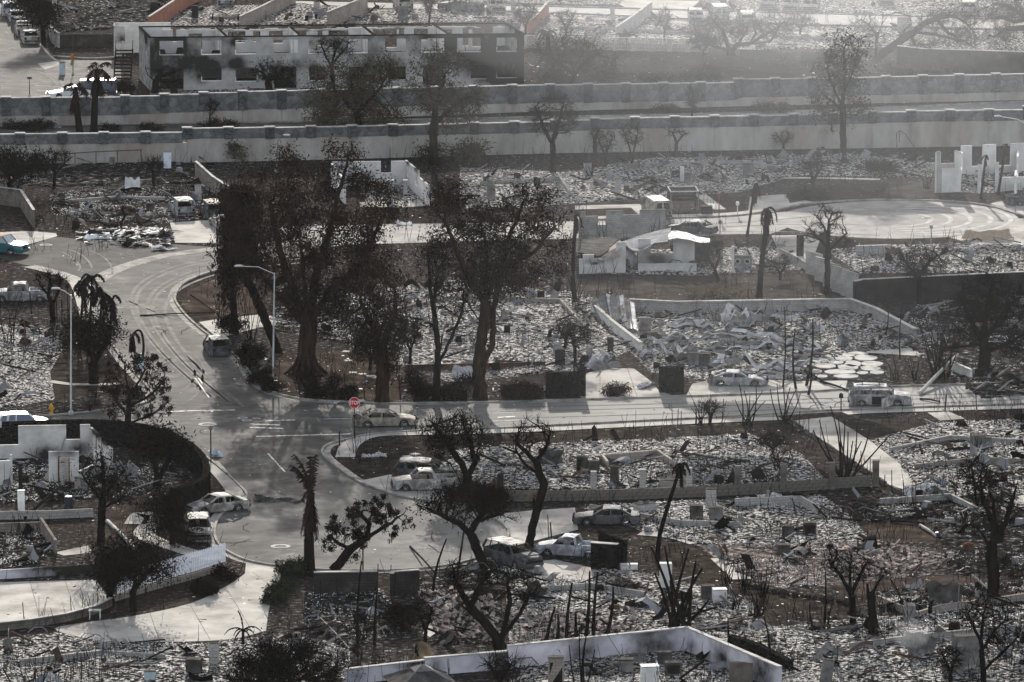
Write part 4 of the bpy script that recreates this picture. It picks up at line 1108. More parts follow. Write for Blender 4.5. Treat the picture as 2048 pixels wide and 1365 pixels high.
FD = [('burnt slab edge under the big ash plot behind the twin trunked tree', [(730, 640), (900, 600), (1120, 606), (1170, 660)]), ('low broken foundation across the pale ash above the van', [(960, 372), (1120, 362), (1140, 392)]), ('low foundation outline in the ash left of the round cul-de-sac drive', [(1290, 335), (1480, 330), (1560, 342)]), ('grey foundation corner on the right hand ash plot', [(1780, 905), (1900, 880), (2040, 888)]), ('white slab edge in front of the low cabinets at right', [(1830, 940), (1960, 925), (2060, 930)]),
      ('low foundation line through the lower right ash', [(1700, 1300), (1860, 1280), (2060, 1262)]), ('broken foundation line at the bottom left debris', [(40, 1330), (200, 1312), (330, 1320)]), ('low foundation behind the tile heap', [(1180, 1020), (1360, 1052), (1480, 1056)]), ('foundation stub among the right edge ruins', [(1900, 660), (2060, 650)]), ('low wall stub inside the left ash plot', [(130, 408), (230, 400), (330, 402)]), ('hazy foundation outline below the upper street', [(1120, 60), (1220, 62), (1400, 72)]), ('hazy foundation outline at the top right', [(1560, 80), (1720, 84), (1760, 92)]), ('hazy foundation behind the apartment block', [(420, 40), (540, 36)]), ('broken low foundation in the lower middle tile plot', [(1030, 1190), (1180, 1178), (1290, 1196)]), ('dark foundation edge on the red soil by the right edge tree', [(1760, 1010), (1900, 1000), (1960, 1030)])]
for i, (lab, px) in enumerate(FD):
    rwall('foundation', lab, px, .38 + .05 * (i % 3), .22, 'plaster_grey' if i % 4 else 'plaster_tan', None, cat='foundation', jag=.09, soot=.12, step=.35)
# black curved wall at the lower left: courses of dark blocks
def block_wall(name, label, px, courses, bl, bh, thk, m, cap=True, k=4, jitter=.02, missing=0.0):
    W = [G(p.x, p.y) for p in smooth_line(px, k)]
    t = thing(name, label, 'wall', W[len(W) // 2])
    cum = [0]
    for a, b in zip(W, W[1:]): cum.append(cum[-1] + (b - a).length)
    def at(s):
        for i in range(len(W) - 1):
            if s <= cum[i + 1] or i == len(W) - 2:
                f = (s - cum[i]) / max(cum[i + 1] - cum[i], 1e-6)
                return W[i].lerp(W[i + 1], f), (W[i + 1] - W[i]).normalized()
    mb = MB(); mb.box((0, 0, 0), (bl - .02, thk, bh - .015))
    proto = None
    R = random.Random(3)
    n = int(cum[-1] / bl)
    for c in range(courses):
        for i in range(n):
            s = (i + .5 + (.5 if c % 2 else 0)) * bl
            if s > cum[-1]: continue
            if c == courses - 1 and R.random() < missing: continue
            p, d = at(s)
            if proto is None:
                proto = mb.build('block', M[m], t); o = proto
            else:
                o = proto.copy(); COL.objects.link(o); o.parent = t
            nn = Vector((-d.y, d.x, 0)) * R.uniform(-jitter, jitter)
            o.location = (p + nn + Vector((0, 0, (c + .5) * bh))) - t.location
            o.rotation_euler = (0, 0, math.atan2(d.y, d.x) + R.uniform(-.03, .03))
    return t


block_wall('black_curved_wall', 'tall black curved rock wall around the roofless white house at lower left', [(-40, 896), (150, 890), (240, 893), (310, 905), (360, 925), (395, 950), (413, 980), (408, 1005), (380, 1022), (318, 1032)], 4, 1.15, .5, .5, 'lava', jitter=.06, missing=.05)
block_wall('post_block_wall', 'low block wall with tall posts across the middle plot', [(985, 1003), (1200, 1001), (1420, 993), (1560, 985), (1750, 972)], 3, .55, .27, .2, 'block_brown')
POSTS = [(1001, 1000, 948, 13, 'dark'), (1187, 999, 942, 12, 'pale'), (1285, 996, 938, 12, 'pale'), (1378, 993, 935, 12, 'pale'), (1475, 988, 931, 12, 'brown'), (1567, 983, 928, 12, 'brown'), (1664, 978, 924, 11, 'brown'), (1751, 972, 920, 13, 'dark brown'), (1085, 1001, 945, 12, 'grey')]
for i, (x, yb, yt, w_, c) in enumerate(POSTS):
    h = HT(yb, yt); t = thing('block_post', c + ' block post on the low wall, ' + ['first from the left', 'right of the crooked tree', 'left of the block bench', 'beside the block bench and leaning palm', 'first one right of the leaning palm', 'second one right of the leaning palm', 'by the fan of stalks', 'last at the diagonal driveway', 'hidden by the crooked tree trunk'][i], 'post', G(x, yb) + Vector((0, -.12, 0)), group='block posts along the low wall')
    mm = {'dark': 'dark_wall', 'pale': 'plaster_grey', 'brown': 'block_brown', 'grey': 'plaster_grey', 'dark brown': 'block_brown'}[c]
    n = 8
    for k in range(n):
        mb = MB(); mb.box((0, 0, h * (k + .5) / n), (w_ / S(yb), w_ / S(yb), h / n - .012)); mb.build('block', M[mm], t)
# slatted piers at the right
for i, (x, yb, yt) in enumerate(((1631, 552, 506), (1649, 566, 518), (1666, 578, 527), (1684, 588, 536), (1702, 596, 544))):
    h = HT(yb, yt); t = thing('slab_wall', ['first pale upright wall panel from the round cul-de-sac, at the far end', 'second pale upright wall panel, just right of the far end', 'middle pale upright wall panel of the broken row', 'pale upright wall panel second from the black wall corner', 'pale upright wall panel touching the black wall corner'][i], 'wall panel', G(x, yb), math.radians(-62), group='broken row of wall panels')
    mb = cellwall((-1.6, 0), (1.6, 0), 0, h, .2, soot=.05, seed=i, tops=[(2.7, 3.2, .9)]); mb.build('slab', M['plaster_grey'], t)
    mb = MB(); mb.box((1.68, 0, h * .48), (.14, .26, h * .96)); mb.build('charred_stud', M['char'], t)

# breeze block wall in the haze
bw = thing('breeze_block_wall', 'grey wall with pierced decorative blocks below the upper street', 'wall', G(1300, 106))
px0, px1 = (1050, 98), (1412, 106)
W0_, W1_ = G(*px0), G(*px1)
dd = (W1_ - W0_); LL = dd.length; dd.normalize()
nb = 10
for i in range(nb + 1):
    p = W0_ + dd * (LL * i / nb)
    mb = MB(); mb.box(p + Vector((0, 0, .75)), (.55, .3, 1.5), rz=math.atan2(dd.y, dd.x)); mb.build('pier', M['plaster_grey'], bw, offset=bw.location)
mb = MB(); mb.beam(W0_ + Vector((0, 0, 1.53)), W1_ + Vector((0, 0, 1.53)), .36, .08); mb.build('wall_cap', M['plaster_tan'], bw, offset=bw.location)
ring = MB()
for k in range(4):
    a0, a1 = k * math.pi / 2, (k + 1) * math.pi / 2
ring.beam((-.19, 0, -.19), (.19, 0, -.19), .12, .06); ring.beam((-.19, 0, .19), (.19, 0, .19), .12, .06); ring.beam((-.19, 0, -.16), (-.19, 0, .16), .12, .06); ring.beam((.19, 0, -.16), (.19, 0, .16), .12, .06)
ring.beam((-.16, 0, -.16), (.16, 0, .16), .08, .05); ring.beam((-.16, 0, .16), (.16, 0, -.16), .07, .045)
rp = None
for i in range(nb):
    a = LL * i / nb + .3; wv = LL / nb - .6
    nx = max(1, int(wv / .42))
    for c in range(nx):
        for r_ in range(3):
            if rp is None: rp = o = ring.build('breeze_block', M['plaster_grey'], bw)
            else:
                o = rp.copy(); COL.objects.link(o); o.parent = bw
            o.location = W0_ + dd * (a + (c + .5) * wv / nx) + Vector((0, 0, .3 + r_ * .42)) - bw.location
            o.rotation_euler = (0, 0, math.atan2(dd.y, dd.x))

# white picket fence
pf = [G(p.x, p.y) for p in smooth_line([(236, 1200), (300, 1180), (380, 1158), (450, 1136)], 8)]
fence = thing('picket_fence', 'white picket fence curving beside the lower left driveway', 'fence', pf[len(pf) // 2])
cum = [0]
for a, b in zip(pf, pf[1:]): cum.append(cum[-1] + (b - a).length)
pick = MB(); pick.box((0, 0, .72), (.15, .03, 1.3)); pick.add([(-.075, -.015, 1.37), (.075, -.015, 1.37), (.075, .015, 1.37), (-.075, .015, 1.37), (0, -.015, 1.47), (0, .015, 1.47)], [(0, 1, 4), (3, 5, 2), (1, 2, 5, 4), (0, 4, 5, 3)])
fp = None
nn_ = int(cum[-1] / .215)
for i in range(nn_ + 1):
    s = i * cum[-1] / nn_
    j = max(k for k in range(len(cum)) if cum[k] <= s + 1e-6); j = min(j, len(pf) - 2)
    p = pf[j].lerp(pf[j + 1], (s - cum[j]) / (cum[j + 1] - cum[j]))
    d = pf[j + 1] - pf[j]
    if fp is None: fp = o = pick.build('picket', M['white_fence'], fence)
    else:
        o = fp.copy(); COL.objects.link(o); o.parent = fence
    o.location = p - fence.location + Vector((0, 0, .38)); o.rotation_euler = (0, 0, math.atan2(d.y, d.x))
for zz in (.75, 1.4):
    mb = MB()
    for a, b in zip(pf, pf[1:]): mb.beam(a + Vector((0, .05, zz)), b + Vector((0, .05, zz)), .04, .09)
    mb.build('rail', M['white_fence'], fence, offset=fence.location)
mb = strip_mb([(225, 1204), (300, 1182), (380, 1160), (452, 1137)], .22, 0, .42); o = mb.build('footing_wall', M['plaster_tan'], fence, offset=fence.location)

# flagstone patio: every stone its own piece
pat = thing('flagstone_patio', 'pale patio of large rounded flagstones right of the collapsed roof', 'patio', G(1690, 735))
for i, (x, y, rx, ry) in enumerate(((1691, 713, 18, 3.5), (1681, 720, 26, 5), (1731, 718, 23, 6), (1639, 723, 18, 4.5), (1673, 727, 15, 4), (1706, 730, 17, 6), (1744, 730, 22, 5.5), (1650, 734, 22, 5.5), (1696, 737, 21, 6), (1741, 739, 21, 5), (1632, 745, 12, 4), (1680, 746, 32, 5), (1725, 748, 12, 3), (1754, 747, 15, 4), (1693, 755, 26, 4), (1716, 709, 20, 3), (1640, 755, 16, 3), (1660, 715, 12, 3))):
    R = random.Random(i)
    c = G(x, y); a_, b_ = rx / S(y), ry / (S(y) * .185)
    poly = []
    for k in range(14):
        an = 2 * math.pi * k / 14
        f = 1 + R.uniform(-.09, .07)
        poly.append((c.x - pat.location.x + a_ * f * math.cos(an), c.y - pat.location.y + b_ * f * math.sin(an)))
    mb = MB(); mb.prism(poly, .02, .11); mb.build('flagstone', M['cap'], pat)
tag(sheet('ash_bed', [(1625, 705), (1770, 708), (1775, 760), (1610, 764)], .012, M['ash_dark']), kind='stuff')

# ------------------------------------------------------------------ vehicles
CAR = {  # length, width, belt, roof height, stations of the cabin: A base, roof front, roof rear, rear base (from the front = +x), hood height
    'sedan': dict(L=4.75, W=1.8, belt=.86, roof=1.36, ab=.95, rf=.25, rr=-1.0, rb=-1.75, hood=.78, deck=.88, wb=1.38),
    'coupe': dict(L=4.7, W=1.84, belt=.86, roof=1.3, ab=.85, rf=.1, rr=-.95, rb=-1.85, hood=.78, deck=.9, wb=1.38),
    'suv': dict(L=4.6, W=1.84, belt=1.0, roof=1.62, ab=1.1, rf=.45, rr=-1.85, rb=-2.15, hood=.95, deck=1.0, wb=1.35),
    'big_suv': dict(L=4.95, W=1.95, belt=1.08, roof=1.78, ab=1.15, rf=.55, rr=-2.1, rb=-2.38, hood=1.03, deck=1.05, wb=1.45),
    'pickup': dict(L=5.1, W=1.85, belt=1.02, roof=1.66, ab=1.15, rf=.6, rr=-.45, rb=-.62, hood=.98, deck=.98, wb=1.6),
    'van': dict(L=5.1, W=1.98, belt=1.1, roof=1.95, ab=1.95, rf=1.35, rr=-2.4, rb=-2.5, hood=1.0, deck=1.1, wb=1.55),
}


def vehicle(name, label, kind, x, y, deg, paint='burnt_pale', cat='car', scale=1.0, glass=None, wheels='rim', group='burnt out cars', door=None, roof=None, trunk=False, seed=0, rack=False):
    c = CAR[kind]
    R = random.Random(seed + int(x) + int(y))
    L, W, wb = c['L'], c['W'], c['wb']
    hw = W / 2
    drop = 0.0 if wheels == 'tyre' else -.1
    t = thing(name, label, cat, G(x, y), math.radians(deg), group)
    t.scale = (scale,) * 3
    P = M[paint]
    def warp(v): return R.uniform(-v, v) if not glass else 0
    # --- lower body: stations along x
    xs = sorted(set([round(-L / 2 + L * i / 26, 3) for i in range(27)] + [c['ab'], c['rb']]))
    def ztop(u):
        if u > c['ab']:
            f = (u - c['ab']) / (L / 2 - c['ab'])
            return c['belt'] + (c['hood'] - c['belt']) * min(1, f * 2) - .16 * f ** 3
        if u < c['rb']:
            f = (c['rb'] - u) / max(.1, (L / 2 + c['rb']))
            return c['deck'] - (.1 * f ** 3)
        return c['belt'] + .04 * (c['ab'] - u) / L
    def zbot(u):
        z = .22
        for w in (wb, -wb):
            d = abs(u - w)
            if d < .40: z = max(z, .22 + math.sqrt(max(0, .40 ** 2 - d * d)) * 1.12)
        return z
    def hwid(u):
        e = abs(u) / (L / 2)
        return hw * (1 - .16 * max(0, (e - .72) / .28) ** 2)
    sec = []
    for u in xs:
        w_, zt, zb = hwid(u), ztop(u) + warp(.028), zbot(u)
        zm = zb + (zt - zb) * .55
        sec.append([(u, -w_ * .95, zb), (u, -w_ * (1.0 + warp(.03)), zm), (u, -w_ * .955, zt)])
    body = MB()
    for s_ in (1, -1):
        body.grid([[(p[0], p[1] * s_, p[2] + drop) for p in row] for row in sec])
    # hood and boot lids, nose and tail
    hoodx = [i for i, u in enumerate(xs) if u >= c['ab'] - 1e-3]
    tailx = [i for i, u in enumerate(xs) if u <= c['rb'] + 1e-3]
    def lid(idx, crown=.05):
        return [[(xs[i], sec[i][2][1] * f, sec[i][2][2] + drop + crown * (1 - f * f)) for f in (1, .6, 0, -.6, -1)] for i in idx]
    for i in (0, len(xs) - 1):
        r0 = sec[i]
        body.grid([[(p[0], p[1] * f, p[2] + drop) for f in (1, .5, 0, -.5, -1)] for p in r0])
    body.build('body', P, t, smooth=False)
    hb = MB(); hb.grid(lid(hoodx, .06)); hb.build('bonnet', P, t)
    if kind == 'pickup':
        bed = MB()
        x0, x1 = -L / 2 + .06, c['rb'] - .12
        for s_ in (1, -1): bed.beam((x0, s_ * (hw - .1), .85 + drop), (x1, s_ * (hw - .1), .85 + drop), .1, .42)
        bed.box((x0 + .03, 0, .78 + drop), (.07, W - .2, .5)); bed.box((x1, 0, .85 + drop), (.06, W - .2, .4)); bed.box(((x0 + x1) / 2, 0, .55 + drop), (x1 - x0, W - .25, .05))
        bed.build('cargo_bed', P, t)
    elif trunk:
        q = lid(tailx, .03)
        lidm = MB(); h0 = q[-1][0]
        lidm.grid([[(h0[0] - (h0[0] - p[0]) * .55, p[1] * .9, p[2] + (h0[0] - p[0]) * .55) for p in row] for row in q]); lidm.build('boot_lid', M['burnt_pale'], t)
    else:
        tm = MB(); tm.grid(lid(tailx, .03)); tm.build('boot_lid' if kind in ('sedan', 'coupe') else 'tail_deck', P, t)
    # --- roof and pillars
    rw = hw * .80
    zr = c['roof'] + drop
    roofm = MB()
    n = 7
    P2 = []
    for i in range(n):
        u = c['rr'] + (c['rf'] - c['rr']) * i / (n - 1)
        e = abs(2 * i / (n - 1) - 1)
        P2.append([(u, rw * f, zr - .05 * e * e - .05 * f * f + warp(.035)) for f in (1, .6, 0, -.6, -1)])
    roofm.grid(P2)
    for s_ in (0, -1): roofm.grid([[(p[s_][0], p[s_][1], p[s_][2]) for p in P2], [(p[s_][0], p[s_][1] * 1.02, p[s_][2] - .07) for p in P2]])
    rf_ = roofm.build('roof', M[roof or paint], t)
    if rack:
        for s_ in (1, -1):
            mb = MB(); mb.beam((c['rr'] + .2, s_ * (rw - .08), zr + .05), (c['rf'] - .2, s_ * (rw - .08), zr + .05), .05); mb.build('roof_rail', M['tyre'], rf_)
        for u in ((c['rr'] + .7), (c['rf'] - .6)):
            mb = MB(); mb.beam((u, -rw + .05, zr + .08), (u, rw - .05, zr + .08), .06); mb.build('roof_bar', M['tyre'], rf_)
    for s_ in (1, -1):
        zb_ = c['belt'] + drop
        pl = MB(); pl.beam((c['ab'], s_ * hw * .93, zb_), (c['rf'], s_ * rw, zr - .08), .09); pl.build('windscreen_pillar', P, t)
        pl = MB(); pl.beam((c['rb'], s_ * hw * .92, zb_ + .03), (c['rr'], s_ * rw, zr - .08), .22 if kind in ('sedan', 'coupe') else .16, .12); pl.build('rear_pillar', P, t)
        if kind != 'pickup':
            u = (c['rf'] + c['rr']) / 2 + .1
            pl = MB(); pl.beam((u - .05, s_ * hw * .94, zb_), (u, s_ * rw, zr - .08), .1); pl.build('door_pillar', P, t)
        if kind in ('suv', 'big_suv'):
            u = c['rr'] + .55
            pl = MB(); pl.beam((u - .1, s_ * hw * .93, zb_), (u, s_ * rw, zr - .08), .2, .1); pl.build('door_pillar', P, t)
        if kind == 'van':
            pl = MB(); pl.grid([[(c['rr'] + .05, s_ * hw * .95, zb_), (.9, s_ * hw * .95, zb_)], [(c['rr'] + .05, s_ * (rw + .02), zr - .08), (.75, s_ * (rw + .02), zr - .08)]]); pl.build('side_panel', P, t)
        # door shut lines as raised door skins
        d0, d1 = c['ab'] - .12, (c['rf'] + c['rr']) / 2 + .08
        if door != s_:
            pl = MB(); pl.box(((d0 + d1) / 2, s_ * (hw + .005), (c['belt'] + .32) / 2 + drop + .05), (d0 - d1 - .05, .03, c['belt'] - .42)); pl.build('door', P, t)
        else:
            pl = MB(); an = math.radians(58)
            e = Vector((d0 - math.cos(an) * (d0 - d1), s_ * (hw + math.sin(an) * (d0 - d1)), 0))
            pl.beam((d0, s_ * hw, .62 + drop), (e.x, e.y, .62 + drop), .06, c['belt'] - .3)
            pl.beam((d0 - .25 * math.cos(an), s_ * (hw + .25 * math.sin(an)), c['belt'] + drop), (e.x, e.y, c['roof'] - .12 + drop), .05); pl.beam((e.x, e.y, c['belt'] - .2 + drop), (e.x, e.y, c['roof'] - .1 + drop), .05)
            pl.build('open_door', M['burnt_pale'], t)
            pl = MB(); pl.box(((d0 + d1) / 2, s_ * (hw - .05), .6 + drop), (d0 - d1 - .1, .2, .62)); pl.build('door_opening', M['char'], t)
    # tail panel
    if kind in ('suv', 'big_suv', 'van'):
        tb = MB()
        zb_ = c['belt'] + drop
        tb.beam((c['rb'] - .02, -hw * .85, zb_ - .02), (c['rb'] - .02, hw * .85, zb_ - .02), .12, .1)
        if kind == 'van':
            tb.beam((c['rb'], 0, zb_), (c['rr'], 0, zr - .1), .16, .06); tb.beam((c['rr'] - .03, -rw, zr - .12), (c['rr'] - .03, rw, zr - .12), .08, .22)
            for s_ in (1, -1): tb.beam((c['rb'], s_ * (hw - .2), zb_), (c['rr'], s_ * (rw - .12), zr - .1), .26, .06)
        tb.build('tailgate', P, t)
    # bumpers
    for s_, nm in ((1, 'front_bumper'), (-1, 'rear_bumper')):
        bm = MB(); bm.box((s_ * (L / 2 + .03), 0, .46 + drop), (.12, W * .84, .2)); bm.build(nm, M['sheet_dark'] if not glass else P, t)
    for s_ in (1, -1):
        lm = MB(); lm.box((L / 2 - .03, s_ * hw * .62, .66 + drop), (.12, .34, .14)); lm.build('headlight', M['glass_pale'] if glass else M['char'], t)
        lm = MB(); lm.box((-L / 2 + .02, s_ * hw * .7, .72 + drop), (.1, .2, .22)); lm.build('tail_light', M['red'] if glass else M['char'], t)
    gm = MB(); gm.box((L / 2 + .0, 0, .66 + drop), (.08, W * .42, .16)); gm.build('grille', M['char'], t)
    # interior floor, seats
    fl = MB(); fl.box((0, 0, .34 + drop), (L * .86, W * .8, .06)); fl.box((c['ab'] - .2, 0, .75 + drop), (.25, W * .8, .2)); fl.build('floor_pan', M['char'], t)
    for u in ([.1, -.85] if kind != 'pickup' else [.1]):
        for s_ in (1, -1):
            sm_ = MB(); sm_.box((u, s_ * .38, .5 + drop), (.45, .5, .18)); sm_.box((u - .28, s_ * .38, .82 + drop), (.1, .46, .62)); sm_.build('seat_frame', M['char'], t)
    # wheels
    for u in (wb, -wb):
        for s_ in (1, -1):
            wm = MB()
            rr = .31 if wheels == 'tyre' else .24
            Q = Matrix.Rotation(math.pi / 2, 3, 'X')
            def ringpts(r_, yy): return [(u + r_ * math.cos(a), s_ * yy, rr + r_ * math.sin(a)) for a in [k * math.pi / 7 for k in range(14)]]
            A, B_, C_ = ringpts(rr, hw - .22), ringpts(rr, hw - .01), ringpts(rr * .72, hw - .015)
            wm.add(A + B_ + C_, [(k, (k + 1) % 14, 14 + (k + 1) % 14, 14 + k) for k in range(14)] + [(14 + k, 14 + (k + 1) % 14, 28 + (k + 1) % 14, 28 + k) for k in range(14)])
            w_ = wm.build('wheel', M['tyre'] if wheels == 'tyre' else M['sheet_dark'], t)
            wm = MB()
            for k in range(5):
                a = 2 * math.pi * k / 5 + .3
                wm.beam((u, s_ * (hw - .02), rr), (u + rr * .72 * math.cos(a), s_ * (hw - .02), rr + rr * .72 * math.sin(a)), .05, .03)
            wm.build('rim', M['alloy'], w_)
    if glass:
        gl = MB(); zb_ = c['belt'] + drop
        gl.grid([[(c['ab'] - .02, f * hw * .88, zb_ + .02) for f in (1, -1)], [(c['rf'] + .01, f * rw * .97, zr - .09) for f in (1, -1)]]); gl.build('windscreen', M[glass], t)
        for s_ in (1, -1):
            gl = MB(); gl.grid([[(c['ab'] - .1, s_ * hw * .92, zb_), (c['rb'] + .1, s_ * hw * .92, zb_)], [(c['rf'] - .05, s_ * rw * .985, zr - .1), (c['rr'] + .05, s_ * rw * .985, zr - .1)]]); gl.build('side_window', M[glass], t)
        gl = MB(); gl.grid([[(c['rb'] + .01, f * hw * .86, zb_ + .04) for f in (1, -1)], [(c['rr'] + .01, f * rw * .95, zr - .1) for f in (1, -1)]]); gl.build('rear_window', M[glass], t)
    return t


V = [
 ('burnt_suv', 'burnt pale suv facing the viewer beside the lower cul-de-sac kerb', 'suv', 397, 1074, -84, 'burnt_pale', {}),
 ('burnt_car', 'burnt pale hatchback with open roof skin, parked behind the pale suv', 'sedan', 433, 1022, 208, 'burnt_pale', {}),
 ('burnt_suv', 'burnt dark suv seen from behind, alone against the kerb of the curving street', 'suv', 434, 706, 103, 'burnt_dark', dict(roof='burnt_pale')),
 ('burnt_car', 'burnt tan sedan with raised boot lid beside the stop sign', 'sedan', 770, 851, 6, 'burnt_tan', dict(trunk=True, scale=1.04)),
 ('burnt_suv', 'burnt grey suv with pale roof, behind the white pickup in the drive', 'suv', 850, 958, -4, 'burnt_dark', dict(roof='burnt_pale', scale=1.03)),
 ('burnt_pickup', 'burnt white pickup nosing left out of the drive below the crooked tree', 'pickup', 852, 978, 186, 'burnt_pale', {}),
 ('burnt_car', 'burnt blackish blue sedan sunk on its rims in the ash plot', 'sedan', 1213, 1047, 178, 'burnt_dark', dict(scale=1.02)),
 ('burnt_pickup', 'burnt bluish white pickup with empty bed beside the rough stone wall', 'pickup', 1142, 1110, 164, 'burnt_blue', dict(scale=.95)),
 ('burnt_suv', 'burnt brown suv with pale bonnet pointing toward the lower right', 'big_suv', 1026, 1128, -52, 'burnt_dark', dict(roof='burnt_pale', scale=.98)),
 ('burnt_car', 'burnt silver coupe parked before the heap of twisted roof sheets', 'coupe', 1476, 770, -4, 'burnt_silver', dict(trunk=True, scale=1.02)),
 ('burnt_suv', 'burnt silver suv with a front door hanging open on the right hand street', 'big_suv', 1759, 809, -2, 'burnt_silver', dict(door=-1, rack=True)),
 ('burnt_van', 'burnt cargo van with a white roof on the upper street', 'van', 1313, 432, 103, 'burnt_tan', dict(roof='white_metal', scale=1.0, cat='van')),
 ('burnt_car', 'burnt grey sedan behind the collapsed metal roof', 'sedan', 1384, 466, 150, 'burnt_dark', dict(roof='burnt_silver')),
 ('burnt_suv', 'burnt grey suv seen from behind in the ash plot at left', 'suv', 364, 427, 103, 'burnt_silver', dict(scale=1.08)),
 ('burnt_suv', 'burnt brown van like suv right of the grey one in the ash plot at left', 'big_suv', 424, 433, 103, 'burnt_dark', dict(roof='burnt_tan')),
 ('burnt_car', 'burnt pale car half hidden by the drooping dark foliage at left', 'sedan', 446, 455, 108, 'burnt_pale', {}),
 ('teal_pickup', 'unburnt teal pickup with tan top at the left edge', 'big_suv', 3, 506, -24, 'paint_teal', dict(glass='glass_pale', wheels='tyre', roof='tan_top', cat='pickup', group=None)),
 ('burnt_truck', 'burnt silver truck with flat bed behind the bare tree at left edge', 'pickup', 42, 601, 184, 'burnt_silver', dict(cat='truck', scale=1.06)),
 ('white_suv', 'intact white suv with blue windows and roof bars behind the black wall', 'suv', 44, 860, 14, 'paint_white', dict(scale=.9, glass='glass_blue', wheels='tyre', rack=True, group=None)),
 ('parked_van', 'dark blue van with white roof parked behind the far sound wall', 'van', 186, 193, 180, 'paint_navy', dict(glass='glass', wheels='tyre', roof='paint_white', cat='van', group=None)),
 ('parked_car', 'white car parked left of the dark blue van behind the two palms', 'sedan', 138, 196, 200, 'paint_white', dict(glass='glass', wheels='tyre', group=None)),
 ('parked_car', 'bluish white suv last in the kerbside row at top left', 'suv', 20, 30, 96, 'burnt_blue', dict(scale=1.15, glass='glass')),
 ('burnt_car', 'dark silver car second from the top in the kerbside row at top left', 'sedan', 33, 42, 98, 'burnt_silver', dict(scale=1.1)),
 ('burnt_car', 'dark burnt car in the middle of the kerbside row at top left', 'sedan', 41, 56, 98, 'burnt_dark', dict(scale=1.1)),
 ('burnt_car', 'pale pickup shaped car fourth in the kerbside row at top left', 'pickup', 47, 69, 98, 'burnt_pale', dict(scale=1.05)),
 ('burnt_car', 'white car nearest in the kerbside row at top left, rear window black', 'sedan', 61, 84, 98, 'burnt_pale', dict(scale=1.18)),
 ('burnt_car', 'hazy burnt car on the upper street behind the apartment block middle', 'suv', 806, 16, 100, 'burnt_pale', dict(scale=1.1)),
 ('burnt_pickup', 'hazy burnt pickup with bent frame on the upper street', 'pickup', 922, 22, 150, 'burnt_dark', dict(scale=1.1)),
 ('burnt_car', 'hazy pale burnt car facing down the upper street drive', 'suv', 993, 22, -84, 'burnt_pale', dict(scale=1.05)),
 ('burnt_car', 'hazy burnt car in ash left of two others below the upper street', 'suv', 1391, 43, -90, 'burnt_silver', dict(scale=1.0)),
 ('burnt_van', 'largest hazy burnt van between two cars below the upper street', 'van', 1438, 40, 95, 'burnt_silver', dict(cat='van', scale=1.05)),
 ('burnt_car', 'hazy burnt car behind the gnarled trees below the upper street', 'suv', 1492, 48, 95, 'burnt_silver', dict(scale=1.1)),
 ('burnt_car', 'hazy white car on the drive above the upper street, farthest left', 'sedan', 1420, 12, -85, 'burnt_pale', dict(scale=1.1)),
 ('burnt_car', 'left of three hazy burnt cars side by side at the top right', 'suv', 1536, 16, -95, 'burnt_silver', dict(scale=1.1)),
 ('burnt_car', 'middle of three hazy burnt cars side by side at the top right', 'suv', 1582, 20, -95, 'burnt_silver', dict(scale=1.1)),
 ('burnt_car', 'right of three hazy burnt cars side by side at the top right', 'sedan', 1621, 20, -95, 'burnt_pale', dict(scale=1.1)),
 ('burnt_van', 'hazy burnt van alone on a pale drive at the top right', 'van', 1771, 8, -90, 'burnt_silver', dict(cat='van', scale=.95)),
 ('burnt_suv', 'hazy pale burnt suv near the gnarled branches at the top right corner', 'suv', 1939, 26, 82, 'burnt_pale', dict(scale=1.1)),
 ('burnt_car', 'hazy burnt car cut by the top edge above the apartments', 'sedan', 452, 10, 90, 'burnt_silver', dict(scale=1.1)),
 ('burnt_pickup', 'dark burnt pickup tail at the right edge of the round cul-de-sac', 'pickup', 2062, 408, 20, 'burnt_dark', {}),
 ('burnt_car', 'white burnt car seen through a window behind the apartments', 'sedan', 490, 98, 5, 'burnt_pale', dict(scale=.9)),
]
for nm, lab, kind, x, y, deg, paint, kw in V:
    vehicle(nm, lab, kind, x, y, deg, paint, **kw)


# ------------------------------------------------------------------ trees
def frusta(a, b, ra, rb, n):
    """arrays of segments -> verts, quads"""
    d = b - a
    L = np.linalg.norm(d, axis=1, keepdims=True) + 1e-9
    d = d / L
    ref = np.where(np.abs(d[:, 2:3]) > .9, np.array([[1., 0, 0]]), np.array([[0, 0, 1.]]))
    u = np.cross(d, ref); u /= np.linalg.norm(u, axis=1, keepdims=True) + 1e-9
    w = np.cross(d, u)
    an = np.arange(n) * 2 * np.pi / n
    ring = u[:, None] * np.cos(an)[None, :, None] + w[:, None] * np.sin(an)[None, :, None]
    b2 = b + d * rb[:, None] * .5
    V = np.concatenate([a[:, None] + ring * ra[:, None, None], b2[:, None] + ring * rb[:, None, None]], 1).reshape(-1, 3)
    m = len(a)
    k = np.arange(n); k2 = (k + 1) % n
    F = np.stack([k, k2, n + k2, n + k], 1)[None] + (np.arange(m) * 2 * n)[:, None, None]
    return V, F.reshape(-1, 4)


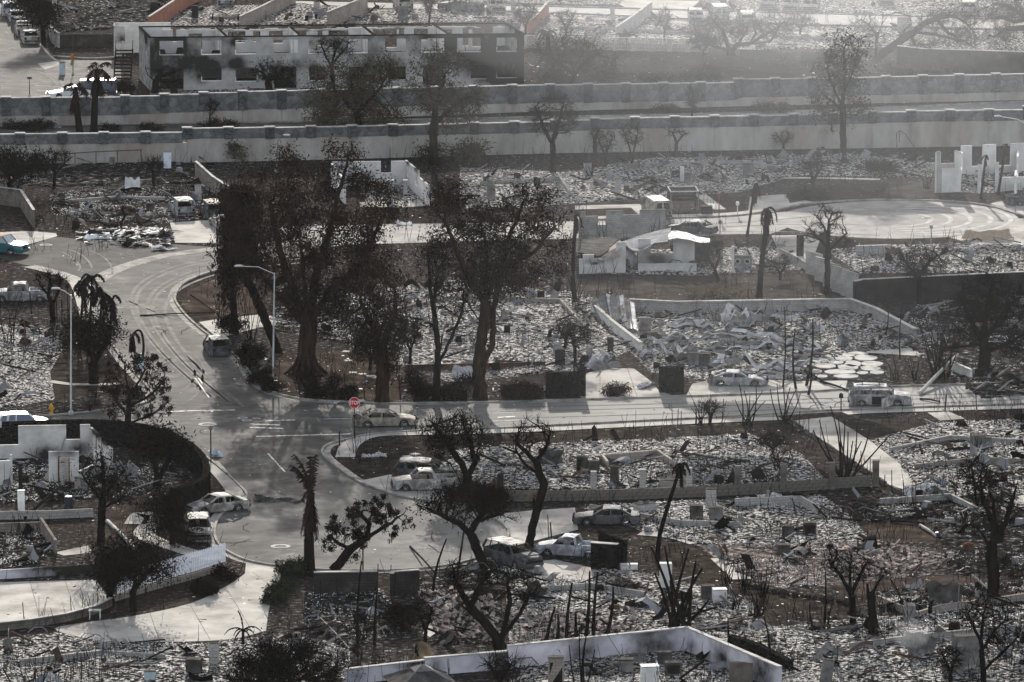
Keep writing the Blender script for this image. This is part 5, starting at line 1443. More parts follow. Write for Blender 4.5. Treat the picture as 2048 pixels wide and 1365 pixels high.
def colonize(nodes, parent, att, step, kill, iters, droop, R, wob=.35):
    nodes = [np.array(p, float) for p in nodes]
    N = np.array(nodes)
    D = np.linalg.norm(att[:, None] - N[None], axis=2)
    near, dist = D.argmin(1), D.min(1)
    alive = np.ones(len(att), bool)
    for it in range(iters):
        alive &= dist > kill
        if not alive.any(): break
        idx = np.where(alive)[0]
        v = att[idx] - N[near[idx]]
        v /= np.linalg.norm(v, axis=1, keepdims=True) + 1e-9
        acc = {}
        for i, q in zip(near[idx], v):
            acc[i] = acc.get(i, 0) + q
        new, par = [], []
        for i, q in acc.items():
            q = q / (np.linalg.norm(q) + 1e-9) + R.normal(0, wob, 3) + np.array([0, 0, droop])
            q /= np.linalg.norm(q) + 1e-9
            new.append(N[i] + q * step); par.append(i)
        b = len(N)
        NN = np.array(new)
        parent += par
        N = np.concatenate([N, NN])
        D = np.linalg.norm(att[:, None] - NN[None], axis=2)
        j, dm = D.argmin(1), D.min(1)
        k = dm < dist
        near[k], dist[k] = b + j[k], dm[k]
        if len(N) > 5200: break
    return N, np.array(parent)


def tree(name, label, base, limbs, crowns, r0, natt=120, bark='bark', leaf=None, nleaf=0, lsize=.25, twig=.5, ntwig=2, group='burnt trees', droop=0.0, depth=.8, seed=0, hang=0.0,
         step=None, kill=None, wob=.35, lspread=.5, shell=.5, cat='tree', tipr=.026, roots=0, pw=2.3):
    """base pixel; limbs = pixel polylines (x, y[, depth offset m]) of trunk and main limbs, the first starting at the base; crowns = pixel ellipses (cx, cy, rx, ry)"""
    R = np.random.RandomState(seed + int(base[0]) * 3 + int(base[1]))
    natt = int(natt * 1.5)
    if nleaf < 1300: ntwig += 1
    if leaf: nleaf, lsize = int(nleaf * 1.8), lsize * .86
    B = G(*base)
    t = thing(name, label, cat, B, 0, group)
    Yb = B.y
    sc = S(base[1])
    nodes, parent = [np.zeros(3)], [0]
    Hh = max(1.0, HT(base[1], min([c[1] - c[3] for c in crowns] + [p[1] for l in limbs for p in l])))
    st = step or max(.12, Hh / 42)
    for li, l in enumerate(limbs):
        pts = []
        for p in l:
            dy = p[2] if len(p) > 2 else 0
            q = U(p[0], p[1], Yb)
            pts.append(np.array([q.x - B.x, dy, max(0, q.z)]))
        if li == 0: pts[0] = np.zeros(3)
        cur = int(np.argmin([np.linalg.norm(n_ - pts[0]) for n_ in nodes]))
        if li > 0 and len(l[-1]) < 3:                         # limbs spread in depth too
            dd = R.uniform(-.35, .35) * np.linalg.norm(pts[-1] - pts[0])
            for i, p in enumerate(pts): p[1] += nodes[cur][1] + dd * i / max(1, len(pts) - 1)
        for p in pts[1:]:
            a = nodes[cur].copy()
            n_ = max(1, int(np.linalg.norm(p - a) / st))
            for i in range(1, n_ + 1):
                q = a + (p - a) * i / n_ + (R.normal(0, st * .1, 3) if i < n_ else 0)
                nodes.append(q); parent.append(cur); cur = len(nodes) - 1
    per = np.array([c[2] * c[3] for c in crowns], float); per /= per.sum()
    att = []
    for c, w_ in zip(crowns, per):
        m = max(4, int(natt * w_))
        q = R.normal(0, 1, (m, 3)); q /= np.linalg.norm(q, axis=1, keepdims=True)
        q *= (shell + (1 - shell) * R.rand(m, 1)) if shell else R.rand(m, 1) ** .33
        ce = U(c[0], c[1], Yb)
        att.append(np.stack([ce.x - B.x + q[:, 0] * c[2] / sc, q[:, 1] * max(c[2], c[3]) / sc * depth, ce.z + q[:, 2] * c[3] / sc], 1))
    att = np.concatenate(att); att[:, 2] = np.maximum(att[:, 2], .15)
    N, par = colonize(nodes, parent, att, st, kill or st * 1.7, 70, droop, R, wob)
    n = len(N)
    acc = np.zeros(n); nch = np.zeros(n, int)
    for i in range(n - 1, 0, -1):
        if nch[i] == 0: acc[i] += tipr ** pw
        acc[par[i]] += acc[i]; nch[par[i]] += 1
    rad = np.power(np.maximum(acc, tipr ** pw), 1 / pw)
    f = r0 / rad[0]
    rad = tipr * np.power(rad / tipr, max(.3, 1 + math.log(f) / max(.5, math.log(rad[0] / tipr)))) if rad[0] > tipr * 1.5 else rad * f
    rad = np.minimum(rad, r0)
    rad[0] *= 1.25
    big = rad[1:] > .05
    a, b = N[par[1:]], N[1:]
    ra, rb = np.minimum(rad[par[1:]], rad[1:] * 1.35), rad[1:]
    ra[par[1:] == 0] = rad[0]
    V1, F1 = frusta(a[big], b[big], ra[big], rb[big], 7)
    V2, F2 = frusta(a[~big], b[~big], ra[~big], rb[~big], 4)
    if roots:
        ra_ = []
        for k in range(roots):
            an = 2 * math.pi * k / roots + R.uniform(-.2, .2)
            p0 = np.array([math.cos(an) * r0 * .5, math.sin(an) * r0 * .5, R.uniform(1.2, 3.2)]); p1 = np.array([math.cos(an) * r0 * 1.25, math.sin(an) * r0 * 1.25, .7]); p2 = np.array([math.cos(an) * r0 * 2.4, math.sin(an) * r0 * 2.4, -.05])
            ra_ += [(p0, p1, .12, .2), (p1, p2, .2, .12)]
        Vr, Fr = frusta(np.array([q[0] for q in ra_]), np.array([q[1] for q in ra_]), np.array([q[2] for q in ra_]), np.array([q[3] for q in ra_]), 6)
        F1 = np.concatenate([F1, Fr + len(V1)]); V1 = np.concatenate([V1, Vr])
    Vt = np.concatenate([V1, V2]); Ft = np.concatenate([F1, F2 + len(V1)])
    np_mesh('trunk', Vt, Ft, M[bark], None, t)
    tips = np.where(rad < max(.035, np.percentile(rad, 45)))[0]
    tips = tips[tips > 0]
    Vs, Fs, ms = [], [], []
    if ntwig and len(tips):
        src = np.repeat(tips, ntwig)
        d0 = N[src] - N[par[src]]
        d0 /= np.linalg.norm(d0, axis=1, keepdims=True) + 1e-9
        d = d0 + R.normal(0, .7, (len(src), 3)) + np.array([0, 0, .25 - hang])
        d /= np.linalg.norm(d, axis=1, keepdims=True)
        Lt = twig * R.uniform(.5, 1.3, (len(src), 1))
        m1 = N[src] + d * Lt * .5
        d2 = d + R.normal(0, .4, d.shape) + np.array([0, 0, .1 - hang]); d2 /= np.linalg.norm(d2, axis=1, keepdims=True)
        m2 = m1 + d2 * Lt * .5
        w0 = np.full(len(src), max(.018, tipr * .72))
        v, f_ = frusta(np.concatenate([N[src], m1]), np.concatenate([m1, m2]), np.concatenate([w0, w0 * .75]), np.concatenate([w0 * .75, w0 * .5]), 3)
        tag(np_mesh('twigs', v, f_, M[bark], None, t), kind='stuff')
        ends = m2
    else:
        ends = N[tips]
    if leaf and nleaf:
        wt = R.rand(len(tips)) ** 2.5 + .03
        if ntwig: wt = np.repeat(wt, ntwig)
        k = R.choice(len(ends), nleaf, p=wt / wt.sum())
        c = ends[k] + R.normal(0, lspread, (nleaf, 3)) * np.array([1, 1, .8]) - np.array([0, 0, 1.0]) * np.abs(R.normal(0, hang + 1e-6, (nleaf, 1)))
        ax = R.normal(0, 1, (nleaf, 3)); ax[:, 2] -= hang * 4; ax /= np.linalg.norm(ax, axis=1, keepdims=True)
        o = np.cross(ax, R.normal(0, 1, (nleaf, 3))); o /= np.linalg.norm(o, axis=1, keepdims=True) + 1e-9
        s_ = lsize * R.uniform(.5, 1.4, (nleaf, 1))
        v = np.stack([c - ax * s_, c + o * s_ * .3, c + ax * s_, c - o * s_ * .3], 1).reshape(-1, 3)
        f_ = np.arange(nleaf * 4).reshape(-1, 4)
        tag(np_mesh('crown', v, f_, M[leaf], None, t), kind='stuff')
    return t


T = tree
# --- big dark trees in the middle
T('dark_tree', 'huge dark brown tree with many limbs and flared roots left of centre', (612, 748), [[(612, 748), (614, 690), (618, 650)], [(618, 650), (590, 590), (560, 500), (540, 400)], [(618, 650), (630, 560), (660, 460), (690, 340), (705, 290)], [(618, 650), (660, 580), (730, 520), (760, 440)],
  [(616, 665), (560, 600), (510, 540), (480, 470)], [(618, 650), (610, 560), (600, 440), (620, 340)]],
  [(560, 420, 85, 90), (690, 340, 60, 60), (620, 480, 130, 110), (720, 480, 80, 110), (505, 470, 60, 110), (640, 590, 130, 50), (570, 330, 30, 45), (480, 400, 45, 60), (760, 400, 40, 70)], .75, 430, 'bark_brown', 'leaf_brown', 18500, .175, .8, 3, roots=11, seed=1, step=.42, lspread=.42, hang=.1, shell=.25, group=None, tipr=.03)
T('dark_tree', 'shaggy tree with hanging scorched leaves just right of the huge dark tree', (764, 806), [[(764, 806), (766, 740), (758, 690), (740, 640)], [(758, 700), (790, 640), (790, 590)], [(745, 650), (720, 600)]],
  [(735, 640, 45, 60), (785, 620, 35, 70), (750, 560, 60, 50), (770, 700, 28, 36)], .55, 160, 'bark_brown', 'leaf_brown', 5200, .17, .8, 2, seed=2, hang=.5, lspread=.3, group=None)
T('dark_tree', 'tall twin trunked tree with wide brown crown at centre', (960, 796), [[(955, 796), (957, 720), (968, 650), (970, 600)], [(957, 740), (985, 690), (986, 620), (1000, 560), (1020, 470), (1050, 400)], [(970, 610), (930, 540), (900, 460), (885, 400)], [(970, 600), (1000, 540), (1070, 500), (1110, 450)], [(970, 605), (975, 520), (960, 440)], [(968, 650), (930, 600), (880, 570)]],
  [(885, 410, 45, 55), (1050, 400, 62, 55), (960, 480, 90, 60), (1080, 470, 60, 60), (1000, 560, 110, 50), (880, 500, 50, 60)], .55, 330, 'bark_brown', 'leaf_brown', 10500, .17, .8, 3, seed=3, step=.4, lspread=.36, shell=.25, group=None, tipr=.03)
T('dark_tree', 'slender forked bare tree left of the twin trunked tree', (872, 802), [[(872, 802), (874, 740), (876, 690), (868, 610), (876, 540)], [(875, 730), (905, 670), (925, 620), (930, 560)], [(872, 640), (860, 580), (856, 500)]], [(880, 540, 40, 70), (915, 600, 35, 50)], .3, 90, 'bark_dark', 'leaf_brown', 500, .2, .7, 2, seed=4, group=None)
T('leaning_tree', 'dark trunk leaning left behind the white street lamp', (556, 705), [[(556, 705), (535, 650), (505, 580), (488, 545)]], [(485, 520, 45, 40)], .38, 50, 'bark_dark', 'leaf_brown', 1600, .25, .8, 2, seed=5, hang=.3, group=None)
T('drooping_tree', 'tall narrow tree with dark drooping foliage beside the curving street', (470, 668), [[(470, 668), (464, 560), (460, 480), (470, 400)]], [(462, 460, 24, 100), (480, 400, 34, 50), (455, 540, 16, 60)], .3, 110, 'bark_dark', 'leaf_dark', 5000, .2, .8, 2, seed=6, hang=.6, lspread=.3, group=None)
# --- olive trees between the sound walls
T('olive_tree', 'broad dusty olive brown tree before the apartment block', (720, 298), [[(720, 298), (716, 240), (710, 190)], [(714, 230), (670, 180), (640, 150)], [(714, 225), (760, 180), (780, 140)], [(714, 220), (700, 150)]], [(700, 190, 95, 70), (740, 150, 70, 45), (660, 230, 60, 50), (640, 280, 45, 30), (760, 240, 60, 50)], .4, 260, 'bark', 'leaf_olive', 9500, .18, .9, 2, seed=7, shell=.2, lspread=.5, group='olive trees')
T('olive_tree', 'rounded dusty olive tree right of the broad one, dark single trunk', (868, 330), [[(868, 330), (866, 260), (872, 215)], [(868, 250), (920, 200), (960, 180)], [(870, 220), (850, 160)], [(871, 215), (890, 150)]], [(880, 140, 58, 44), (870, 195, 50, 50), (920, 215, 55, 45)], .42, 240, 'bark', 'leaf_olive', 5200, .17, .9, 3, seed=8, shell=.2, lspread=.42, group='olive trees')
T('olive_tree', 'small grey round bush tree against the near sound wall at left', (470, 322), [[(470, 322), (471, 305)]], [(470, 300, 26, 18)], .1, 50, 'bark', 'leaf_olive', 1300, .2, .5, 2, seed=9, shell=.2, lspread=.3, group='olive trees')
T('olive_tree', 'dull olive shrubbery tree under the rounded olive tree', (900, 325), [[(900, 325), (905, 300)]], [(935, 305, 50, 18), (860, 308, 26, 18)], .15, 60, 'bark', 'leaf_olive', 1100, .22, .6, 2, seed=10, shell=.2, lspread=.4, group='olive trees')
T('bare_tree', 'vase shaped bare tree standing before the near sound wall', (1106, 345), [[(1106, 345), (1106, 300), (1104, 270)], [(1106, 290), (1085, 250), (1070, 215)], [(1106, 285), (1120, 240), (1130, 200)]], [(1105, 230, 55, 45)], .3, 150, 'bark', None, 0, twig=1.0, ntwig=3, seed=11, shell=.6)
T('bare_tree', 'wide wispy bare tree behind the far sound wall right of the apartments', (1140, 200), [[(1140, 200), (1146, 165), (1150, 140)], [(1148, 150), (1100, 110), (1060, 100)], [(1150, 145), (1190, 110), (1230, 120)]], [(1145, 110, 90, 42), (1110, 150, 50, 22), (1200, 150, 40, 20)], .3, 190, 'bark', 'leaf_olive', 900, .2, twig=1.3, ntwig=4, seed=12, shell=.3, depth=.6)
T('gnarled_tree', 'large gnarled bare tree leaning right with thick twisted limbs in the haze', (1750, 122), [[(1750, 122), (1765, 108), (1790, 90), (1815, 72), (1830, 65)], [(1752, 118), (1752, 90), (1755, 70), (1738, 50), (1722, 38)], [(1756, 72), (1765, 45), (1766, 32), (1790, 25), (1818, 30), (1822, 45), (1805, 62)], [(1825, 66), (1850, 45), (1880, 34), (1905, 30), (1930, 42), (1945, 60)], [(1830, 65), (1870, 68), (1900, 75), (1930, 80), (1950, 95)], [(1845, 50), (1842, 32), (1862, 30)], [(1880, 45), (1895, 65), (1915, 75)], [(1820, 72), (1830, 90), (1860, 88)]],
  [(1730, 50, 30, 25), (1900, 45, 70, 30), (1930, 80, 45, 20), (1850, 90, 50, 14)], .5, 150, 'bark_dark', None, 0, twig=1.2, ntwig=2, seed=13, depth=.5, group='gnarled trees', wob=.55, pw=2.0)
T('gnarled_tree', 'gnarled bare tree cluster with curved horn like limbs in the haze', (1462, 112), [[(1462, 112), (1455, 90), (1445, 60), (1425, 40), (1420, 20)], [(1460, 105), (1480, 85), (1495, 60), (1480, 45), (1478, 25)], [(1500, 112, 0), (1498, 90), (1512, 70), (1505, 40)], [(1498, 95), (1530, 70), (1560, 52), (1580, 60)], [(1460, 100), (1420, 90), (1390, 70), (1370, 60)], [(1500, 100), (1540, 85), (1570, 40)]], [(1430, 60, 60, 30), (1540, 55, 50, 28)], .45, 110, 'bark_dark', None, 0, twig=1.3, ntwig=2, seed=14, depth=.5, group='gnarled trees', wob=.5, pw=2.0)
T('gnarled_tree', 'dark gnarled tree with open branches at the upper right corner', (2075, 90), [[(2075, 90), (2060, 50), (2040, 20)], [(2060, 55), (2010, 60), (1990, 75)], [(2045, 30), (2010, 10), (1985, 5)], [(2050, 40), (2030, 45), (2000, 35)]], [(2010, 30, 50, 35), (2000, 75, 40, 20)], .6, 110, 'bark_dark', None, 0, twig=1.0, ntwig=3, seed=15, depth=.5, group='gnarled trees', wob=.5)
T('scorched_tree', 'tall sparse leafed tree standing in the smoke at the right', (1686, 318), [[(1686, 318), (1686, 260), (1685, 210), (1690, 150), (1688, 100)], [(1686, 215), (1660, 160), (1650, 110)], [(1687, 190), (1705, 150), (1715, 110)], [(1685, 225), (1650, 190), (1630, 170)]], [(1690, 105, 40, 35), (1680, 150, 45, 40), (1650, 210, 35, 30), (1720, 220, 30, 20)], .34, 170, 'bark', 'leaf_olive', 1700, .22, twig=.9, ntwig=3, seed=16, group=None)
T('gnarled_tree', 'black gnarled tree with knotted arms against the lower apartment windows', (540, 188), [[(540, 188), (536, 165), (525, 145), (508, 138)], [(536, 165), (555, 150), (575, 135), (585, 150)], [(536, 168), (548, 140), (560, 128)], [(526, 147), (520, 128)]], [(540, 145, 45, 22), (575, 150, 18, 18)], .4, 70, 'bark_dark', 'leaf_dark', 500, .18, twig=.5, ntwig=2, seed=17, depth=.5, group='gnarled trees', wob=.5)
T('gnarled_tree', 'black thick armed tree against the left end of the apartment block', (310, 186), [[(310, 186), (312, 165), (320, 150), (330, 132)], [(312, 165), (295, 150), (290, 135)], [(320, 152), (350, 145), (372, 135)], [(312, 160), (345, 165), (362, 155)]], [(330, 145, 40, 16)], .4, 40, 'bark_dark', None, 0, twig=.4, ntwig=1, seed=18, depth=.5, group='gnarled trees', wob=.5)
T('gnarled_tree', 'black branching tree standing before the fourth upper apartment window', (668, 190), [[(668, 190), (665, 150), (663, 130)], [(663, 135), (650, 110), (640, 85)], [(664, 128), (685, 105), (700, 85)], [(664, 130), (672, 100), (690, 75)]], [(670, 95, 50, 22)], .22, 60, 'bark_dark', None, 0, twig=.9, ntwig=2, seed=19, depth=.5, group='gnarled trees', wob=.45)
# --- middle right
T('bare_tree', 'bare twiggy tree with a single dark trunk before the slatted wall panels', (1654, 588), [[(1654, 588), (1655, 530), (1656, 480), (1658, 440)], [(1655, 500), (1630, 470), (1612, 450)], [(1655, 505), (1680, 480), (1695, 468)], [(1656, 470), (1640, 440)]], [(1656, 440, 36, 34), (1625, 470, 26, 20), (1685, 480, 18, 20)], .26, 130, 'bark_dark', None, 0, twig=.6, ntwig=3, seed=20)
T('bare_tree', 'round twiggy bare tree behind the black wall with the ash plot', (1838, 612), [[(1838, 612), (1838, 570), (1836, 545)], [(1838, 560), (1815, 530), (1800, 505)], [(1838, 555), (1860, 520), (1880, 505)]], [(1835, 525, 50, 36), (1870, 520, 30, 25)], .25, 120, 'bark_dark', None, 0, twig=.6, ntwig=3, seed=21)
T('bare_tree', 'big dense black twiggy tree at the right edge', (1968, 742), [[(1968, 742), (1970, 700), (1965, 660)], [(1968, 690), (1940, 640), (1920, 590)], [(1968, 680), (2000, 640), (2030, 600)], [(1966, 670), (1975, 610), (1985, 560)], [(1969, 705), (2010, 690), (2048, 670)]], [(1975, 600, 68, 58), (2020, 620, 50, 60), (1940, 650, 38, 40), (2030, 690, 40, 30)], .5, 330, 'bark_dark', 'leaf_dark', 1200, .15, twig=.6, ntwig=3, seed=22, wob=.45)
T('bare_tree', 'small bare tree on the verge above the round cul-de-sac', (1626, 380), [[(1626, 380), (1625, 360), (1622, 345)], [(1625, 362), (1640, 340)]], [(1628, 333, 24, 18)], .22, 50, 'bark', None, 0, twig=.6, ntwig=2, seed=23)
T('bare_tree', 'small leafless bush tree before the collapsed metal roof ruin', (1438, 562), [[(1438, 562), (1428, 535), (1415, 515)], [(1430, 540), (1440, 510)]], [(1420, 510, 28, 28)], .16, 70, 'bark', None, 0, twig=.5, ntwig=3, seed=24)
T('bare_tree', 'little twiggy tree between the dark stone wall and the pale low wall', (1150, 735), [[(1150, 735), (1150, 700), (1146, 680)]], [(1152, 670, 34, 22)], .14, 70, 'bark_dark', None, 0, twig=.5, ntwig=3, seed=25)
T('bare_tree', 'thin tree with few curved branches before the near sound wall, hazy', (1262, 330), [[(1262, 330), (1268, 300), (1275, 270)], [(1265, 315), (1255, 285), (1245, 260)]], [(1262, 270, 30, 25)], .12, 30, 'bark', None, 0, twig=.7, ntwig=2, seed=26)
T('bare_tree', 'hazy crooked tree whose arms reach right before the near sound wall', (1352, 312), [[(1352, 312), (1353, 285), (1345, 265), (1330, 258)], [(1353, 287), (1365, 272), (1376, 268)]], [(1352, 265, 26, 12)], .16, 20, 'bark', None, 0, twig=.5, ntwig=1, seed=27)
T('bare_tree', 'hazy dark trunk stub tree close to the near sound wall', (1190, 312), [[(1190, 312), (1190, 280), (1196, 260)], [(1190, 285), (1182, 262)]], [(1192, 265, 16, 12)], .22, 24, 'bark_dark', None, 0, twig=.5, ntwig=2, seed=28)
T('bare_tree', 'sparse hazy tree on the bypass verge between the walls', (1383, 235), [[(1383, 235), (1386, 205), (1384, 180)], [(1386, 212), (1378, 195)]], [(1384, 195, 14, 30)], .1, 40, 'bark', None, 0, twig=.7, ntwig=2, seed=29)
T('bare_tree', 'thin forked sapling in front of the far sound wall at left', (420, 248), [[(420, 248), (420, 225), (424, 205)], [(420, 232), (432, 215)]], [(425, 210, 16, 18)], .08, 30, 'bark', None, 0, twig=.6, ntwig=2, seed=30)
# --- left side
T('leafy_tree', 'rounded tree with drooping brown leaf clusters above the black curved wall', (252, 890), [[(252, 890), (256, 840), (258, 790)], [(256, 830), (225, 790), (205, 770)], [(257, 815), (300, 790), (330, 760)], [(258, 800), (250, 740)], [(256, 845), (310, 825), (340, 800)], [(257, 800), (290, 740)]], [(270, 760, 75, 58), (230, 800, 50, 40), (310, 810, 48, 25), (285, 720, 40, 20)], .28, 130, 'bark', 'leaf_brown', 3000, .16, twig=.5, ntwig=1, seed=31, hang=.14, lspread=.12, shell=.75, group=None, step=.3)
T('dark_tree', 'dense black bushy tree on a thick trunk left of the curving street', (188, 768), [[(188, 768), (186, 730), (190, 700)], [(187, 730), (210, 690), (215, 660)], [(188, 715), (160, 680)]], [(180, 660, 58, 36), (165, 690, 40, 22), (215, 670, 25, 30)], .4, 130, 'bark_dark', 'leaf_dark', 3800, .16, twig=.5, ntwig=2, seed=32, shell=.2, group=None)
T('bare_tree', 'bare crooked tree beside the silver truck at the left edge', (106, 645), [[(106, 645), (104, 610), (96, 590), (80, 570)], [(104, 612), (118, 580), (122, 555)], [(98, 594), (100, 560)]], [(95, 565, 34, 28), (120, 560, 20, 20)], .24, 80, 'bark_dark', None, 0, twig=.6, ntwig=2, seed=33)
T('crooked_sapling', 'small black crooked stem in the debris of the left plot', (241, 462), [[(241, 462), (243, 445), (250, 432), (244, 418)]], [(246, 414, 9, 5)], .12, 10, 'bark_dark', None, 0, twig=.4, ntwig=1, seed=34)
T('bare_tree', 'dim twiggy trees before the near sound wall at the left edge', (60, 325), [[(60, 325), (62, 300), (55, 285)], [(61, 305), (85, 290)], [(50, 325, 0), (40, 305), (25, 298)]], [(65, 285, 50, 18), (30, 300, 25, 15)], .16, 80, 'bark_dark', None, 0, twig=.7, ntwig=3, seed=35)
T('bare_tree', 'black crooked tree in the yard of the roofless white house', (202, 1085), [[(202, 1085), (203, 1040), (205, 1000), (208, 970)], [(205, 1005), (180, 970), (165, 945)], [(206, 995), (235, 960), (250, 940)], [(204, 1020), (240, 1000)], [(207, 975), (205, 930), (200, 905)]], [(205, 945, 50, 42), (230, 985, 35, 30)], .28, 140, 'bark_dark', 'leaf_dark', 300, .16, twig=.5, ntwig=2, seed=36, wob=.45)
T('dark_tree', 'forked tree with dark crown inside the black curved wall', (314, 975), [[(314, 975), (312, 935), (300, 905)], [(314, 965), (335, 925), (345, 900)]], [(320, 885, 45, 30), (350, 895, 35, 20), (295, 895, 30, 18)], .3, 110, 'bark_dark', 'leaf_dark', 1800, .2, twig=.45, ntwig=2, seed=37, shell=.2, group=None)
T('dark_tree', 'black leafy tree left of the picket fence, several stems', (222, 1208), [[(222, 1208), (216, 1160), (205, 1120)], [(221, 1190), (240, 1140), (250, 1110)], [(222, 1195), (190, 1150)]], [(220, 1130, 42, 48), (245, 1120, 34, 40)], .26, 120, 'bark_dark', 'leaf_dark', 3200, .14, twig=.5, ntwig=2, seed=38, shell=.2, group=None)
T('dark_tree', 'black leafy tree in front of the picket fence', (267, 1222), [[(267, 1222), (266, 1185), (272, 1150)], [(267, 1180), (290, 1150), (320, 1130)]], [(278, 1130, 40, 42), (315, 1140, 40, 22), (300, 1105, 30, 20)], .22, 120, 'bark_dark', 'leaf_dark', 2400, .14, twig=.5, ntwig=2, seed=39, shell=.2, group=None)
T('dark_bush', 'black bush beside the pale suv', (345, 1090), [[(345, 1090), (345, 1060)]], [(335, 1030, 34, 48), (360, 1075, 28, 22)], .2, 130, 'bark_dark', 'leaf_dark', 3200, .13, twig=.5, ntwig=3, seed=40, shell=.2, group=None, cat='bush')
T('leafy_tree', 'spreading dark plumeria tree with leaf clusters behind the black wall', (668, 1142), [[(668, 1142), (700, 1100), (735, 1075), (760, 1060)], [(690, 1142, 0), (715, 1110), (730, 1080)], [(735, 1078), (740, 1040), (745, 1015)], [(755, 1064), (790, 1040), (810, 1025)], [(700, 1102), (670, 1080), (655, 1060)], [(740, 1045), (715, 1020)]], [(745, 1020, 55, 28), (790, 1045, 34, 28), (660, 1070, 28, 40), (690, 1050, 34, 24)], .34, 120, 'bark_dark', 'leaf_dark', 2600, .15, twig=.4, ntwig=1, seed=41, hang=.12, lspread=.11, shell=.7, group=None, step=.28)
T('bare_tree', 'large black Y shaped tree over the fallen roof tiles at bottom', (1003, 1300), [[(1003, 1300), (990, 1270), (965, 1240), (940, 1215), (915, 1170), (905, 1130)], [(1000, 1290), (1010, 1250), (1020, 1200), (1015, 1170)], [(1000, 1280), (1040, 1230), (1060, 1190)], [(940, 1215), (960, 1170), (975, 1140)]], [(950, 1170, 70, 40), (1035, 1180, 50, 40), (920, 1140, 40, 25), (1000, 1150, 40, 20)], .42, 170, 'bark_dark', None, 0, twig=.6, ntwig=2, seed=42, wob=.45, group='bare trees near the lower plots')
T('bare_tree', 'wide flat crowned black tree leaning left over the lower cul-de-sac', (972, 1142), [[(972, 1142), (955, 1100), (945, 1075), (930, 1055)], [(945, 1075), (920, 1045), (890, 1030)], [(940, 1066), (960, 1035), (985, 1020)], [(905, 1038), (860, 1015), (835, 1005)], [(955, 1040), (1000, 1030), (1025, 1040)]], [(930, 1000, 75, 34), (870, 1015, 40, 20), (985, 1005, 40, 28)], .34, 240, 'bark_dark', 'leaf_dark', 900, .16, twig=.55, ntwig=3, seed=43, wob=.4, group='bare trees near the lower plots')
T('bare_tree', 'black twisted tree right of the white pickup, dense twigs', (930, 985), [[(930, 985), (935, 955), (925, 930), (910, 910)], [(920, 985, 0), (915, 950), (900, 925)], [(935, 955), (950, 925), (955, 900)], [(910, 912), (890, 880), (870, 860)], [(950, 925), (940, 880)]], [(905, 860, 66, 36), (945, 880, 36, 34), (880, 890, 36, 22)], .34, 220, 'bark_dark', 'leaf_dark', 900, .15, twig=.5, ntwig=3, seed=44, wob=.45, group='bare trees near the lower plots')
T('bare_tree', 'crooked black tree with an S bent trunk above the low block wall', (1058, 1092), [[(1058, 1092), (1066, 1050), (1078, 1005), (1088, 970), (1078, 945), (1072, 915)], [(1075, 930), (1050, 900), (1030, 880)], [(1074, 920), (1095, 890), (1100, 870)], [(1080, 950), (1050, 930), (1032, 905)]], [(1065, 868, 55, 34), (1040, 895, 30, 22)], .3, 130, 'bark_dark', None, 0, twig=.5, ntwig=3, seed=45, wob=.45, group='bare trees near the lower plots')
T('bare_tree', 'slim bare tree next to the broken black stump at lower right', (1706, 1252), [[(1706, 1252), (1705, 1200), (1700, 1170)], [(1705, 1195), (1680, 1150), (1660, 1130)], [(1704, 1185), (1720, 1150), (1735, 1120)], [(1700, 1172), (1700, 1130)]], [(1690, 1125, 50, 36), (1725, 1140, 25, 30)], .22, 90, 'bark_dark', None, 0, twig=.5, ntwig=2, seed=46, group='bare trees near the lower plots')
T('bare_tree', 'tall bare tree with upswept limbs at the lower right edge', (1985, 1198), [[(1985, 1198), (1988, 1150), (1982, 1110), (1975, 1080)], [(1982, 1110), (1990, 1060), (1985, 1000), (1970, 960)], [(1980, 1090), (1955, 1055), (1925, 1048)], [(1984, 1095), (2010, 1050), (2025, 1000), (2035, 970)], [(1988, 1050), (1965, 1000), (1960, 950)]], [(1985, 990, 55, 50), (1940, 1040, 30, 22), (2020, 1000, 28, 40)], .42, 150, 'bark_dark', None, 0, twig=.6, ntwig=2, seed=47, group='bare trees near the lower plots')
T('bare_tree', 'thin black tree rising from the bottom edge at right', (1968, 1400), [[(1968, 1400), (1966, 1330), (1962, 1280), (1966, 1230)], [(1964, 1300), (1990, 1260), (2010, 1240)], [(1963, 1285), (1945, 1250), (1935, 1225)], [(1966, 1340), (2010, 1300), (2040, 1270)]], [(1965, 1220, 45, 45), (2010, 1270, 45, 50), (1935, 1240, 25, 25)], .2, 150, 'bark_dark', None, 0, twig=.6, ntwig=3, seed=48, group='bare trees near the lower plots')
T('bare_tree', 'thin multi stem bush left of the right edge tree', (1955, 1018), [[(1955, 1018), (1950, 980), (1945, 945)], [(1955, 1010), (1970, 970), (1975, 940)], [(1954, 1012), (1935, 985)]], [(1950, 950, 38, 36)], .12, 70, 'bark_dark', None, 0, twig=.5, ntwig=2, seed=49, group='bare trees near the lower plots')
T('thorny_bush', 'black tangled bush filling the bottom edge left of centre', (580, 1392), [[(580, 1392), (580, 1350)]], [(560, 1340, 60, 44), (645, 1352, 44, 34), (500, 1345, 34, 40), (600, 1310, 40, 26), (540, 1300, 26, 20), (470, 1365, 24, 24)], .2, 300, 'bark_dark', 'leaf_dark', 900, .16, twig=1.0, ntwig=4, seed=50, shell=.2, group=None, cat='bush')
